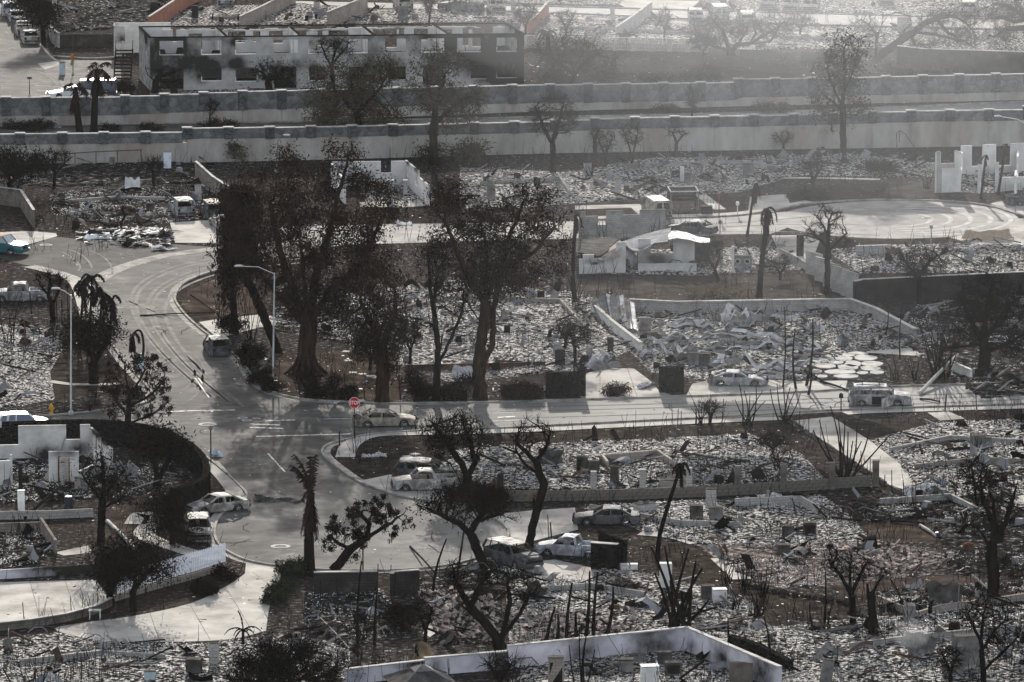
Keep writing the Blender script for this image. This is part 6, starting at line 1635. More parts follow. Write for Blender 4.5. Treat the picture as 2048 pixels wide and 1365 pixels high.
for i, (x, y, w_, h_, lab, lf) in enumerate(((592, 1150, 30, 22, 'rounded dark green shrub at the foot of the tall dead palm', 'leaf_green'), (562, 1182, 18, 14, 'smaller dark green shrub along the pale driveway edge', 'leaf_green'), (548, 1206, 14, 10, 'lowest little shrub along the pale driveway edge', 'leaf_green'),
       (462, 668, 26, 30, 'dark bush beside the parked dark suv', 'leaf_dark'), (500, 735, 26, 44, 'black bush on the kerb corner below the street lamp', 'leaf_dark'), (520, 770, 22, 26, 'black bush at the kerb corner next to the fence posts', 'leaf_dark'), (545, 782, 20, 20, 'low black bush beside the lamp foot', 'leaf_dark'),
       (445, 1160, 16, 12, 'small black shrub at the end of the picket fence', 'leaf_dark'), (405, 1190, 14, 22, 'narrow black shrub below the picket fence', 'leaf_dark'), (640, 795, 26, 22, 'scorched hedge bush behind the kerb, first from the junction', 'leaf_dark'), (700, 798, 22, 18, 'scorched hedge bush behind the stop sign', 'leaf_dark'), (845, 798, 26, 22, 'scorched hedge bush right of the slender forked tree', 'leaf_dark'),
       (1030, 800, 30, 28, 'scorched hedge bush touching the dark stone wall', 'leaf_brown'), (1060, 800, 24, 26, 'scorched hedge bush just left of the dark stone wall', 'leaf_brown'), (905, 800, 26, 24, 'scorched hedge bush in front of the twin trunked tree', 'leaf_dark'), (60, 262, 26, 8, 'scorched bush on the bypass verge at the far left', 'leaf_dark'), (25, 258, 20, 10, 'scorched bush on the bypass verge at the left edge', 'leaf_dark'), (85, 258, 22, 10, 'third scorched bush on the left bypass verge', 'leaf_dark'),
       (220, 262, 16, 6, 'flat scorched bush right of the twin palms', 'leaf_dark'), (300, 262, 26, 8, 'tangled scorched bush on the bypass verge', 'leaf_dark'), (440, 256, 40, 9, 'wide tangled brush on the bypass verge', 'leaf_brown'), (1320, 175, 40, 22, 'grey scorched brush behind the far sound wall', 'leaf_olive'), (1400, 168, 46, 24, 'wide grey scorched brush behind the far sound wall in the haze', 'leaf_olive'), (1800, 160, 46, 30, 'smoke veiled bush on top of the far sound wall', 'leaf_olive'),
       (1880, 170, 40, 34, 'dark smoke veiled bush right of the bald wall section', 'leaf_olive'), (1560, 130, 40, 20, 'low hazy brush under the gnarled trees', 'leaf_olive'), (1545, 225, 40, 14, 'dry brush on the bypass verge in the haze', 'leaf_olive'), (1330, 225, 30, 9, 'sparse dry brush on the bypass verge', 'leaf_olive'), (250, 188, 22, 20, 'charred fan shaped brush left of the apartment block', 'leaf_dark'), (1620, 398, 36, 14, 'twiggy scorched brush on the verge of the round cul-de-sac', 'leaf_dark'), (1760, 345, 36, 16, 'dark heap of scorched brush above the round cul-de-sac', 'leaf_dark'),
       (805, 1255, 30, 34, 'twiggy scorched shrub right of the burnt wooden posts', 'leaf_dark'), (985, 1010, 30, 26, 'scorched bush at the foot of the dense twisted tree', 'leaf_dark'), (1130, 180, 60, 14, 'pale dry brush under the wispy tree', 'leaf_olive'), (1230, 790, 26, 10, 'flattened twiggy bush on the pale driveway edge', 'leaf_brown'))):
    tree('scorched_bush', lab, (x, y), [[(x, y), (x + 1, y - h_ * .5)]], [(x, y - h_ * .55, w_, h_ * .55)], .07, 70, 'bark_dark', lf, int(500 + w_ * h_ * 1.0), .16, .45, 3, group='scorched bushes', seed=60 + i, shell=.15, lspread=.22, cat='bush', step=.2)

T('dark_tree', 'dark leafy tree beside the kerbside row of cars at top left', (88, 92), [[(88, 92), (86, 60), (80, 35)], [(86, 62), (100, 40)]], [(75, 25, 26, 30), (100, 30, 20, 26), (50, 4, 26, 10)], .3, 90, 'bark_dark', 'leaf_dark', 2600, .22, twig=.8, ntwig=2, seed=130, shell=.2, group=None)
T('dark_tree', 'dim dark tree at the left edge above the brown stepped wall', (18, 402), [[(18, 402), (20, 365), (16, 340)], [(19, 368), (40, 345)]], [(15, 330, 34, 30), (45, 345, 26, 22), (70, 330, 24, 18)], .24, 110, 'bark_dark', 'leaf_dark', 2400, .2, twig=.8, ntwig=2, seed=131, shell=.2, group=None)
T('bare_tree', 'black bare tree in the dim yard right of the left edge tree', (108, 378), [[(108, 378), (110, 345), (106, 325)], [(109, 350), (128, 330)]], [(110, 318, 34, 22), (80, 330, 24, 16)], .16, 70, 'bark_dark', None, 0, twig=.8, ntwig=2, seed=132)
T('bare_tree', 'pale trunked small tree in the dim yard behind the left ash plot', (308, 372), [[(308, 372), (306, 350), (302, 332)], [(307, 355), (320, 338)]], [(308, 328, 22, 14)], .16, 40, 'bark', None, 0, twig=.6, ntwig=2, seed=133)
for i, (x, y, yt, w_, lab) in enumerate(((612, 800, 740, 24, 'thin black scrub behind the kerb, nearest the junction'), (668, 802, 746, 20, 'thin black scrub behind the kerb left of the stop sign'), (830, 803, 745, 26, 'thin black scrub at the foot of the slender forked tree'), (930, 803, 750, 26, 'thin black scrub between the centre trunks'), (1050, 76, 5, 30, 'tall V shaped bare tree at the end of the apartment block in the haze'), (1132, 78, 20, 22, 'slim hazy bare tree between the diagonal walls'), (1328, 84, 15, 18, 'hazy pale bare trunk standing before the upper street'), (858, 48, -10, 12, 'thin dark pole like tree behind the apartment roofline'), (1600, 70, 30, 34, 'hazy arching bare tree left of the large gnarled one'), (1405, 120, 70, 34, 'hazy arching branches beside the breeze block wall'), (1210, 335, 262, 26, 'hazy bare tree with few stems before the near sound wall'), (1566, 300, 262, 22, 'faint forked tree before the near sound wall in the smoke'), (1660, 296, 240, 26, 'faint leaning tree left of the sparse leafed tree'), (1420, 850, 800, 22, 'twiggy black bush tree beside the thin pavement posts'), (1545, 915, 866, 40, 'black bare shrub tree on the burnt verge left of the diagonal driveway'), (1000, 1396, 1310, 40, 'bare twiggy bush in front of the lilac wall'), (850, 1290, 1200, 26, 'scorched twiggy shrub tree left of the roof tile spill'), (1900, 1370, 1290, 30, 'thin black sapling left of the bottom right tree'), (1130, 700, 640, 26, 'thin twiggy bush tree behind the dark stone wall'), (820, 730, 640, 30, 'faint twiggy tree between the shaggy and the forked trees'), (1560, 560, 520, 22, 'twiggy black shrub at the foot of the shaggy burnt palm'), (740, 740, 680, 20, 'bare twiggy sapling behind the stop sign'))):
    T('bare_tree', lab, (x, y), [[(x, y), (x + 2, y - (y - yt) * .45)], [(x + 1, y - (y - yt) * .3), (x - w_ * .5, y - (y - yt) * .75)], [(x + 2, y - (y - yt) * .35), (x + w_ * .6, y - (y - yt) * .8)]], [(x, yt + (y - yt) * .3, w_, (y - yt) * .32)], .13, 60, 'bark_dark', None, 0, twig=.7, ntwig=2, seed=140 + i, group='small bare trees')


# --- palms, stalks, stumps
def palm(label, base, top, r, fronds, flen, droop, skirt=0, leaf='leaf_dark', name='palm_tree', seed=0, bark='bark_dark', leaflet=.5, group='palms', curve=None, up=.6, fan=False):
    R = random.Random(seed + int(base[0]))
    B = G(*base); t = thing(name, label, 'palm', B, 0, group)
    pts = [Vector((0, 0, 0))]
    mid = list(curve or []) + [top]
    for p in mid:
        q = U(p[0], p[1], B.y); pts.append(Vector((q.x - B.x, R.uniform(-.2, .2), q.z)))
    pl = []
    n = len(pts)
    for i in range(n - 1):
        p0, p1, p2, p3 = pts[max(i - 1, 0)], pts[i], pts[i + 1], pts[min(i + 2, n - 1)]
        for j in range(5):
            s_ = j / 5
            pl.append(.5 * (2 * p1 + (p2 - p0) * s_ + (2 * p0 - 5 * p1 + 4 * p2 - p3) * s_ * s_ + (3 * p1 - p0 - 3 * p2 + p3) * s_ ** 3))
    pl.append(pts[-1])
    mb = MB(); mb.tube(pl, [r * (1.5 if i == 0 else 1.15 - .45 * i / len(pl)) for i in range(len(pl))], 9); mb.build('trunk', M[bark], t)
    top_ = pts[-1]
    for k in range(fronds):
        an = 2 * math.pi * k / fronds + R.uniform(-.3, .3)
        isk = k < skirt
        ln = flen * R.uniform(.7, 1.15)
        el = R.uniform(-1.5, -1.15) if isk else R.uniform(-.2, 1.2) * up + (.25 if not isk else 0)
        d = Vector((math.cos(an) * math.cos(el), math.sin(an) * math.cos(el), math.sin(el)))
        p = top_.copy() - Vector((0, 0, R.uniform(0, .5) if isk else 0))
        line = [p.copy()]
        m = 7
        for i in range(m):
            p = p + d * ln / m
            d = (d + Vector((0, 0, -droop * (.3 if isk else 1) * R.uniform(.6, 1.2)))).normalized()
            line.append(p.copy())
        fm = MB()
        fm.tube(line, [.05 * (1 - .8 * i / m) for i in range(m + 1)], 4, cap=False)
        for i in range(1 if not fan else 3, m + 1):
            tt = (line[i] - line[i - 1]).normalized()
            sd_ = tt.cross(Vector((0, 0, 1)))
            if sd_.length < .05: sd_ = Vector((1, 0, 0))
            sd_.normalize()
            for q in (.0, .33, .66):
                c = line[i - 1].lerp(line[i], q)
                for s_ in (1, -1):
                    w = leaflet * (1 - .55 * abs(i / m - .5)) * R.uniform(.6, 1.1)
                    e = c + sd_ * s_ * w * .65 + tt * w * .5 + Vector((0, 0, -w * R.uniform(.2, .9)))
                    fm.add([c, c + tt * .15, e + tt * .06, e], [(0, 1, 2, 3)])
        fm.build('frond', M[leaf], t)
    return t


palm('tall fan palm with a brown skirt, left of the twin palms before the sound wall', (160, 268), (150, 178), .34, 22, 2.0, .3, 14, 'leaf_brown', seed=1, leaflet=.8, fan=True, up=.8, curve=[(154, 220)])
palm('taller fan palm with a brown skirt, right of the twin palms before the sound wall', (187, 268), (194, 140), .36, 26, 2.3, .3, 16, 'leaf_brown', seed=2, leaflet=.9, fan=True, up=.8, curve=[(190, 200)])
palm('dead palm with long hanging frond skirt above the black wall at bottom centre', (620, 1150), (622, 985), .36, 24, 2.7, .2, 17, 'leaf_brown', seed=3, leaflet=.6, curve=[(618, 1060)], up=1.7)
for i, (x, y, yt, lab) in enumerate(((160, 690, 560, 'tallest limp palm in the clump beside the curving street'), (178, 690, 548, 'limp palm second in the clump beside the curving street'), (198, 690, 575, 'limp palm third in the clump beside the curving street'), (218, 690, 590, 'rightmost limp palm of the clump beside the curving street'))):
    palm(lab, (x, y), (x + 6, yt + 12), .11, 11, 1.9, .55, 3, 'leaf_dark', seed=10 + i, leaflet=.45, up=.9, group='limp palms in a clump')
palm('bent over palm stem with a drooping tuft beside the green street sign', (280, 745), (266, 668), .1, 7, 1.5, .9, 5, 'leaf_dark', seed=20, curve=[(287, 700), (284, 668), (276, 660)], leaflet=.4, group=None)
palm('shaggy burnt palm with a hanging crown standing on the burnt lawn', (1518, 594), (1533, 420), .24, 18, 2.0, .9, 12, 'leaf_dark', seed=21, curve=[(1523, 530), (1530, 470)], leaflet=.35, group=None)
palm('thin leaning burnt palm pole with a hanging clump left of the round cul-de-sac', (1494, 474), (1510, 368), .12, 8, 1.3, 1.2, 7, 'leaf_dark', seed=22, leaflet=.4, group=None)
palm('leaning burnt palm pole with a small dead tuft in the lower middle plot', (1315, 1118), (1362, 930), .16, 9, 1.1, .6, 2, 'leaf_dark', seed=23, curve=[(1320, 1070), (1340, 1000)], leaflet=.3, group=None)
palm('small hazy palm behind the end of the apartment block', (1094, 100), (1094, 66), .16, 12, 1.7, .5, 3, 'leaf_dark', seed=24, leaflet=.4)
palm('stubby hazy palm beside the breeze block wall', (1256, 96), (1252, 72), .2, 12, 1.2, .2, 2, 'leaf_dark', seed=25, leaflet=.35)
palm('left burnt palm on the verge right of the round cul-de-sac', (1962, 398), (1972, 312), .13, 4, .7, .5, 2, 'leaf_dark', seed=26, leaflet=.2)
palm('right burnt palm on the verge right of the round cul-de-sac', (1996, 390), (2012, 290), .13, 4, .7, .5, 2, 'leaf_dark', seed=27, leaflet=.2)
palm('burnt shaggy palm stump left of the collapsed metal roof', (1150, 600), (1152, 430), .2, 10, 1.3, 1.1, 9, 'leaf_dark', seed=28, curve=[(1146, 540)], leaflet=.35, group=None)
palm('dead straw coloured palm skirt above the lilac wall at the bottom', (836, 1332), (836, 1290), .25, 20, 1.7, .5, 17, 'leaf_straw', seed=29, leaflet=.5, group=None)
palm('lone spiky yucca on the low block wall under the crooked tree', (1068, 1016), (1068, 996), .12, 16, .9, .1, 0, 'leaf_straw', seed=30, leaflet=.1, group=None, name='yucca_plant', up=1)
palm('wilted spiky plant at the driveway edge near the bottom left', (486, 1290), (486, 1262), .1, 9, 1.3, .35, 0, 'leaf_dark', seed=31, leaflet=.12, group=None, name='spiky_plant', up=1.1)


def stalks(label, base, tips, r=.05, name='burnt_stalks', group='clumps of burnt stalks', m='bark_dark', seed=0, cat='plant', clump=.35):
    R = random.Random(seed + int(base[0]))
    B = G(*base); t = thing(name, label, cat, B, 0, group)
    for (x, y) in tips:
        q = U(x, y, B.y); e = Vector((q.x - B.x, R.uniform(-.25, .25) * q.z, q.z))
        s_ = Vector((R.uniform(-clump, clump) + e.x * .08, R.uniform(-clump, clump), 0))
        n = 5
        b = Vector((R.uniform(-.12, .12), R.uniform(-.1, .1), 0)) * e.length * .5
        line = [s_.lerp(e, i / n) + b * math.sin(math.pi * i / n) for i in range(n + 1)]
        mb = MB(); mb.tube(line, [r * (1.2 - .7 * i / n) for i in range(n + 1)], 5)
        if R.random() < .5:
            p = line[R.randint(2, 4)]
            mb.tube([p, p + Vector((R.uniform(-.3, .3), R.uniform(-.3, .3), R.uniform(.2, .6)))], [r * .5, r * .2], 4)
        mb.build('stalk', M[m], t)
    return t


def fan(x, y, n, half, h, seed):
    R = random.Random(seed)
    return [(x + half * (2 * (i + R.uniform(.1, .9)) / n - 1), y - h * R.uniform(.45, 1.0)) for i in range(n)]


stalks('big fan of tall black stalks behind the block posts beside the diagonal driveway', (1690, 964), [(1625, 858), (1640, 845), (1660, 810), (1648, 900), (1675, 830), (1680, 875), (1695, 860), (1712, 850), (1705, 880), (1722, 880), (1742, 856), (1780, 868), (1690, 840)], .075, seed=1)
stalks('clump of arching black stalks on the pavement, left of a pair', (1494, 852), [(1478, 768), (1488, 780), (1500, 790), (1512, 770), (1525, 782), (1470, 800), (1530, 800)], .06, seed=2)
stalks('clump of arching black stalks on the pavement, right of a pair', (1568, 848), [(1540, 775), (1555, 770), (1565, 760), (1580, 772), (1592, 778), (1575, 790), (1600, 785)], .06, seed=3)
stalks('thick upright black cactus like stems against the lilac wall corner', (1352, 1262), [(1302, 1090), (1330, 1098), (1378, 1105), (1392, 1125), (1405, 1140), (1310, 1150), (1416, 1200), (1362, 1180), (1385, 1170), (1340, 1160)], .13, seed=4, clump=.9)
for i, (x, y, xt, yt, lab) in enumerate(((1090, 1290, 1110, 1215, 'bent black stem behind the lilac wall, first from the big Y tree'), (1113, 1288, 1116, 1232, 'short black stem second behind the lilac wall'), (1132, 1285, 1144, 1162, 'tall thick black stem third behind the lilac wall'), (1153, 1282, 1152, 1222, 'black stem with tuft fourth behind the lilac wall'), (1170, 1280, 1180, 1150, 'tallest black stem fifth behind the lilac wall'), (1186, 1278, 1195, 1143, 'slim tall black stem sixth behind the lilac wall'), (1212, 1274, 1226, 1170, 'black stem nearest the wall corner, seventh in the row'))):
    stalks(lab, (x, y), [(xt, yt)], .13, 'burnt_reed', 'row of burnt stems behind the lilac wall', seed=i + 40, clump=.0)
stalks('tall forked stalks in front of the lilac wall', (1164, 1395), [(1138, 1285), (1158, 1250), (1172, 1270), (1182, 1240), (1190, 1300)], .06, seed=6)
stalks('twiggy bare stems at the left end of the lilac wall', (1026, 1385), [(1000, 1300), (1015, 1290), (1035, 1288), (1050, 1310), (1065, 1320), (990, 1330)], .03, seed=7)
stalks('tall bundle of bare black poles left of the big right edge tree', (1878, 756), fan(1878, 756, 20, 46, 150, 3), .05, seed=8, clump=.9)
for i, (x, y, h, n, hw, lab) in enumerate(((1455, 1170, 70, 9, 20, 'low tuft of stalks at the upper end of the dirt path'), (1490, 1186, 80, 10, 24, 'low tuft of stalks second along the dirt path'), (1524, 1196, 78, 9, 22, 'low tuft of stalks third along the dirt path'), (1472, 1222, 50, 9, 14, 'low tuft of stalks beside the white washing machine'), (1518, 1232, 66, 12, 26, 'bushy tuft of stalks right of the white washing machine'), (1790, 762, 60, 7, 22, 'small tuft of stalks on the kerb right of the flagstones'), (1830, 760, 60, 8, 26, 'tuft of stalks behind the fallen pole'),
        (1855, 378, 40, 9, 18, 'thin stalks left of the roofless ruin near the round cul-de-sac'), (1890, 382, 50, 12, 30, 'row of thin stalks before the roofless ruin near the round cul-de-sac'), (1180, 352, 40, 6, 20, 'hazy reeds at the foot of the near sound wall'), (1310, 470, 44, 6, 12, 'black spiky stalks behind the collapsed roof, right group'), (1205, 476, 46, 5, 16, 'black spiky stalks behind the collapsed roof, left group'), (1990, 290, 60, 7, 40, 'tall thin poles of stalks before the sound wall at right'), (1890, 292, 46, 5, 20, 'short thin stalks before the sound wall at right'),
        (1150, 605, 90, 9, 30, 'stringy burnt stalks left of the white ruin'), (500, 680, 120, 9, 30, 'long bare stalks between the dark suv and the drooping tree'), (445, 640, 60, 8, 18, 'bare stalks on the red soil inside the kerb bend'), (20, 690, 110, 8, 26, 'black stalks at the left edge by the ruined wall'), (1400, 850, 70, 9, 30, 'bare twiggy shrub on the pavement beside the thin posts'), (1560, 940, 60, 8, 36, 'thin bare shrub on the burnt verge'), (70, 1382, 80, 6, 50, 'black stems rising from the bottom left corner'), (725, 1280, 120, 7, 50, 'burnt upright sticks below the black wall at bottom centre'), (1415, 1390, 60, 6, 20, 'sticks near the bottom washing machine'))):
    stalks(lab, (x, y), fan(x, y, n, hw, h, i + 5), .035, seed=50 + i, clump=.35)
stalks('patch of pale dry grass stalks on the burnt lawn', (1430, 592), fan(1430, 596, 60, 82, 34, 9), .03, 'dry_reeds', None, 'leaf_straw', seed=9, clump=3.2)
for i, (x, y, xt, yt, r, lab) in enumerate(((1566, 775, 1568, 612, .07, 'tall black pole rising from the roof sheets, left of three'), (1592, 778, 1590, 655, .1, 'thick black pole rising from the roof sheets, middle of three'), (1612, 772, 1626, 640, .12, 'bent black pole rising from the roof sheets, right of three'), (1616, 790, 1624, 735, .1, 'short burnt trunk leaning by the kerb'), (1800, 720, 1806, 612, .06, 'lone thin black pole beyond the flagstones'), (1770, 672, 1775, 610, .06, 'thin pole near the wall at right'),
        (1648, 1262, 1650, 1140, .09, 'black bare pole left of the slim bare tree'), (1628, 1262, 1620, 1205, .07, 'short leaning black pole on the dirt lot'), (1655, 1262, 1668, 1200, .07, 'leaning black pole right of the bare pole'), (1540, 1310, 1528, 1235, .07, 'leaning black pole beside the dirt lot'), (1460, 1288, 1456, 1235, .07, 'thick post right of the lilac wall corner'), (715, 1295, 722, 1130, .1, 'dark pole by the end of the black wall at bottom centre'), (748, 1290, 754, 1180, .1, 'dark pole at the gap in the black wall'), (862, 1190, 893, 1080, .1, 'left pole of the V shaped pair near the brown suv'), (905, 1190, 932, 1030, .09, 'right pole of the V shaped pair near the brown suv'))):
    stalks(lab, (x, y), [(xt, yt)], r, 'burnt_pole', None, seed=80 + i, cat='pole', clump=0)


def stump(label, base, top, r, arms=(), seed=0):
    B = G(*base); t = thing('burnt_stump', label, 'stump', B, 0, 'burnt stumps')
    R = random.Random(seed)
    q = U(top[0], top[1], B.y); h = q.z
    n = 10
    mb = MB(); rings = []
    for j, f in enumerate((0, .06, .3, .6, .85, 1.0)):
        rr = r * (1.5 if j == 0 else 1.15 if j == 1 else 1 - .25 * f)
        rings.append([((q.x - B.x) * f + math.cos(k * .628) * rr * R.uniform(.85, 1.12), math.sin(k * .628) * rr * R.uniform(.85, 1.12), h * f * (1 if f < .9 else R.uniform(.78, 1.08))) for k in range(n)])
    mb.grid([r_ + [r_[0]] for r_ in rings]); mb.build('trunk', M['bark_dark'], t)
    for pts in arms:
        L = [U(x, y, B.y) - B for x, y in pts]
        mb = MB(); mb.tube(L, [r * .35 * (1 - .6 * i / len(L)) for i in range(len(L))], 6); mb.build('limb', M['bark_dark'], t)


stump('thick hollow black stump with a thin side branch at lower right', (1747, 1272), (1742, 1178), .34, [[(1738, 1200), (1736, 1180), (1735, 1168)], [(1746, 1185), (1756, 1165), (1768, 1150)]], 1)
stump('short black stump with a long bare branch right of the thick stump', (1805, 1222), (1803, 1198), .2, [[(1802, 1200), (1795, 1180), (1780, 1158)]], 2)
stump('small bent black stump beside the curved metal sheet', (1858, 1232), (1862, 1202), .16, [[(1860, 1206), (1868, 1200)]], 3)
stump('black root ball stump on the burnt verge', (1190, 885), (1188, 850), .25, [[(1188, 870), (1170, 880), (1158, 888)]], 4)
stump('small burnt trunk at the left end of the low block wall', (958, 1012), (958, 985), .22, [], 5)

# ------------------------------------------------------------------ street furniture
def lamp(label, base, top, arm, r=.1, m='pole_white', seed=0):
    B = G(*base); t = thing('street_lamp', label, 'street lamp', B, 0, 'street lamps')
    q = U(top[0], top[1], B.y)
    mb = MB(); mb.tube([(0, 0, 0), (0, 0, .5), (q.x - B.x, 0, q.z)], [r * 1.6, r, r * .6], 10); mb.build('pole', M[m], t)
    mb = MB(); mb.lathe([(r * 3, 0), (r * 3, .2), (r * 1.7, .35)], n=10); mb.build('base_block', M['cap'], t)
    if arm:
        e = U(arm[0], arm[1], B.y)
        s_ = Vector((q.x - B.x, 0, q.z - .1)); e = Vector((e.x - B.x, 0, e.z))
        mid = s_.lerp(e, .5) + Vector((0, 0, abs(e.x - s_.x) * .1))
        mb = MB(); mb.tube([s_, mid, e], r * .45, 7); mb.build('arm', M[m], t)
        d = 1 if e.x > s_.x else -1
        mb = MB(); mb.grid([[(e.x + d * u, w, e.z + z) for w, z in ((-.09 * k, .0), (-.16 * k, .06), (0, .14 * k), (.16 * k, .06), (.09 * k, 0), (0, -.05))] for u, k in ((-.1, .5), (.1, 1), (.45, 1), (.62, .3))]); mb.build('lamp_head', M['white'], t)
    else:
        mb = MB(); mb.box((q.x - B.x, 0, q.z + .08), (.5, .35, .16)); mb.build('lamp_head', M['char'], t)


lamp('tall white street lamp in front of the huge dark tree, arm to the left', (546, 770), (549, 546), (484, 533), .085)
lamp('white street lamp pole among the left plots, top hidden by palms', (142, 830), (142, 590), (118, 578), .08)
lamp('thin grey street lamp before the near sound wall behind the big trees', (553, 345), (556, 281), (568, 271), .07, 'steel_grey')
lamp('street lamp reaching in from the right edge before the sound wall', (2070, 330), (2072, 258), (2000, 233), .1)
lamp('short brown car park lamp at the top left', (59, 196), (59, 158), None, .06, 'rust')
lamp('tall thin brown lamp post right of the car park at top left', (146, 150), (146, 60), None, .05, 'rust')

# stop sign
B = G(709, 880); stp = thing('stop_sign', 'red octagonal stop sign on a dark post at the junction corner', 'stop sign', B)
zc = U(711, 806, B.y).z
rs = .46
mb = MB(); mb.box((0, .03, (zc + rs) / 2), (.07, .05, zc + rs)); mb.build('post', M['char'], stp)
def octo(r, y0, y1, zc=zc):
    P = [(r * math.cos(math.pi / 8 + k * math.pi / 4), r * math.sin(math.pi / 8 + k * math.pi / 4)) for k in range(8)]
    m_ = MB(); m_.add([(x, y0, zc + z) for x, z in P] + [(x, y1, zc + z) for x, z in P], [tuple(range(8)), tuple(range(15, 7, -1))] + [(k, (k + 1) % 8, 8 + (k + 1) % 8, 8 + k) for k in range(8)])
    return m_
octo(rs, -.02, 0).build('border_plate', M['white'], stp)
octo(rs * .93, -.028, -.021).build('face_plate', M['red'], stp)
cu = bpy.data.curves.new('lettering', 'FONT'); cu.body = 'STOP'; cu.size = .36; cu.align_x = 'CENTER'; cu.align_y = 'CENTER'; cu.extrude = .003; cu.offset = .006
ob = bpy.data.objects.new('lettering', cu); COL.objects.link(ob)
me = bpy.data.meshes.new_from_object(ob.evaluated_get(bpy.context.evaluated_depsgraph_get()))
bpy.data.objects.remove(ob)
let = bpy.data.objects.new('lettering', me); me.materials.clear(); me.materials.append(M['white']); link(let, stp)
let.location = (0, -.034, zc); let.rotation_euler = (math.pi / 2, 0, 0); let.scale = (.86, 1.15, 1)

B = G(281, 790); t = thing('street_name_sign', 'green street name sign with pale panel behind the leaf cluster tree', 'street sign', B)
h = HT(790, 716)
mb = MB(); mb.tube([(0, 0, 0), (0, 0, h + .1)], .035, 7); mb.build('post', M['pole_white'], t)
mb = MB(); mb.box((0, -.05, h), (.85, .03, .2)); mb.build('name_blade', M['green_sign'], t)
mb = MB(); mb.box((-.05, -.05, h - .55), (.6, .03, .75)); mb.build('sign_panel', M['blue_cab'], t)
for x, yb, yt, lab, pan in ((422, 928, 853, 'thin dark sign post with a small plate by the black curved wall corner', 0), (679, 893, 856, 'short dark sign post left of the stop sign', 0), (726, 1140, 1068, 'grey sign post behind the spreading plumeria tree', 1)):
    B = G(x, yb); h = HT(yb, yt); t = thing('sign_post', lab, 'sign post', B)
    mb = MB(); mb.tube([(0, 0, 0), (0, 0, h)], .05, 7); mb.build('post', M['char'], t)
    mb = MB(); mb.box((0, -.07, h - (.4 if pan else .15)), (.5 if pan else .3, .03, .7 if pan else .25)); mb.build('plate', M['steel_grey'], t)


def hydrant(label, x, y, k, m):
    t = thing('fire_hydrant', label, 'fire hydrant', G(x, y)); t.scale = (k,) * 3
    mb = MB(); mb.lathe([(.17, 0), (.17, .06), (.12, .07), (.12, .55), (.15, .56), (.15, .62), (.13, .7), (.06, .78), (.04, .84)], n=12); mb.build('barrel', M[m], t)
    for s_ in (1, -1):
        mb = MB(); mb.tube([(s_ * .1, 0, .45), (s_ * .22, 0, .45)], .07, 8); mb.build('side_outlet', M[m], t)
    mb = MB(); mb.tube([(0, -.1, .42), (0, -.24, .42)], .085, 8); mb.build('front_outlet', M[m], t)
hydrant('yellow fire hydrant on the burnt verge by the white lamp pole', 103, 829, 1.05, 'yellow')
hydrant('faded orange fire hydrant by the car park at top left', 145, 124, 1.2, 'orange')


# ------------------------------------------------------------------ appliances, boxes, tanks and other burnt household remains
def appliance(name, label, cat, x, y, w, h, d=.65, m='steel_grey', deg=0, face=None, group=None, tilt=0, lid=None):
    t = thing(name, label, cat, G(x, y), math.radians(deg), group)
    if tilt: t.rotation_euler[1] = math.radians(tilt)
    mb = MB(); mb.box((0, 0, h / 2), (w, d, h))
    mb.v = [(p[0] + random.uniform(-.05, .05) * (p[2] > .1), p[1] + random.uniform(-.03, .03), p[2] + (random.uniform(-.07, .0) if p[2] > .1 else 0)) for p in mb.v]
    mb.build('cabinet', M[m], t)
    mb = MB(); mb.box((0, 0, h + .015), (w + .03, d + .03, .03)); mb.build('top_panel', M[lid or (m if m in ('white_metal', 'white', 'plaster') else 'sheet_dark')], t)
    if face == 'round':
        mb = MB(); mb.tube([(0, -d / 2 - .03, h * .55), (0, -d / 2 + .01, h * .55)], [w * .3, w * .32], 14); mb.build('porthole_ring', M['alloy'], t)
        mb = MB(); mb.tube([(0, -d / 2 - .035, h * .55), (0, -d / 2 - .02, h * .55)], w * .22, 14); mb.build('drum_opening', M['char'], t)
    elif face == 'open':
        mb = MB(); mb.box((0, -d / 2 - .006, h * .5), (w * .78, .012, h * .68)); mb.build('open_cavity', M['char'], t)
    elif face == 'door':
        mb = MB(); mb.box((0, -d / 2 - .015, h * .42), (w * .94, .03, h * .74)); mb.build('door_panel', M[m], t)
        mb = MB(); mb.box((w * .35, -d / 2 - .045, h * .7), (.04, .03, .3)); mb.build('handle', M['char'], t)
    return t


def tank(label, x, y, r, h, m='steel_grey', name='water_heater', cat='water heater', deg=0, group=None, top=.08, lie=False):
    t = thing(name, label, cat, G(x, y), math.radians(deg), group)
    mb = MB(); mb.lathe([(r, 0), (r, h - top), (r * .86, h - top * .4), (r * .4, h)], n=16); o = mb.build('shell', M[m], t)
    mb = MB(); mb.lathe([(r * 1.02, h * .3), (r * 1.03, h * .3), (r * 1.03, h * .33), (r * 1.02, h * .33)], n=16); b = mb.build('seam_band', M['rust'], t)
    mb = MB(); mb.tube([(r * .4, 0, h - .02), (r * .4, 0, h + .12)], .03, 6); c = mb.build('pipe_stub', M['rust'], t)
    if lie:
        t.rotation_euler = (math.pi / 2, 0, math.radians(deg)); t.location.z = r
    return t


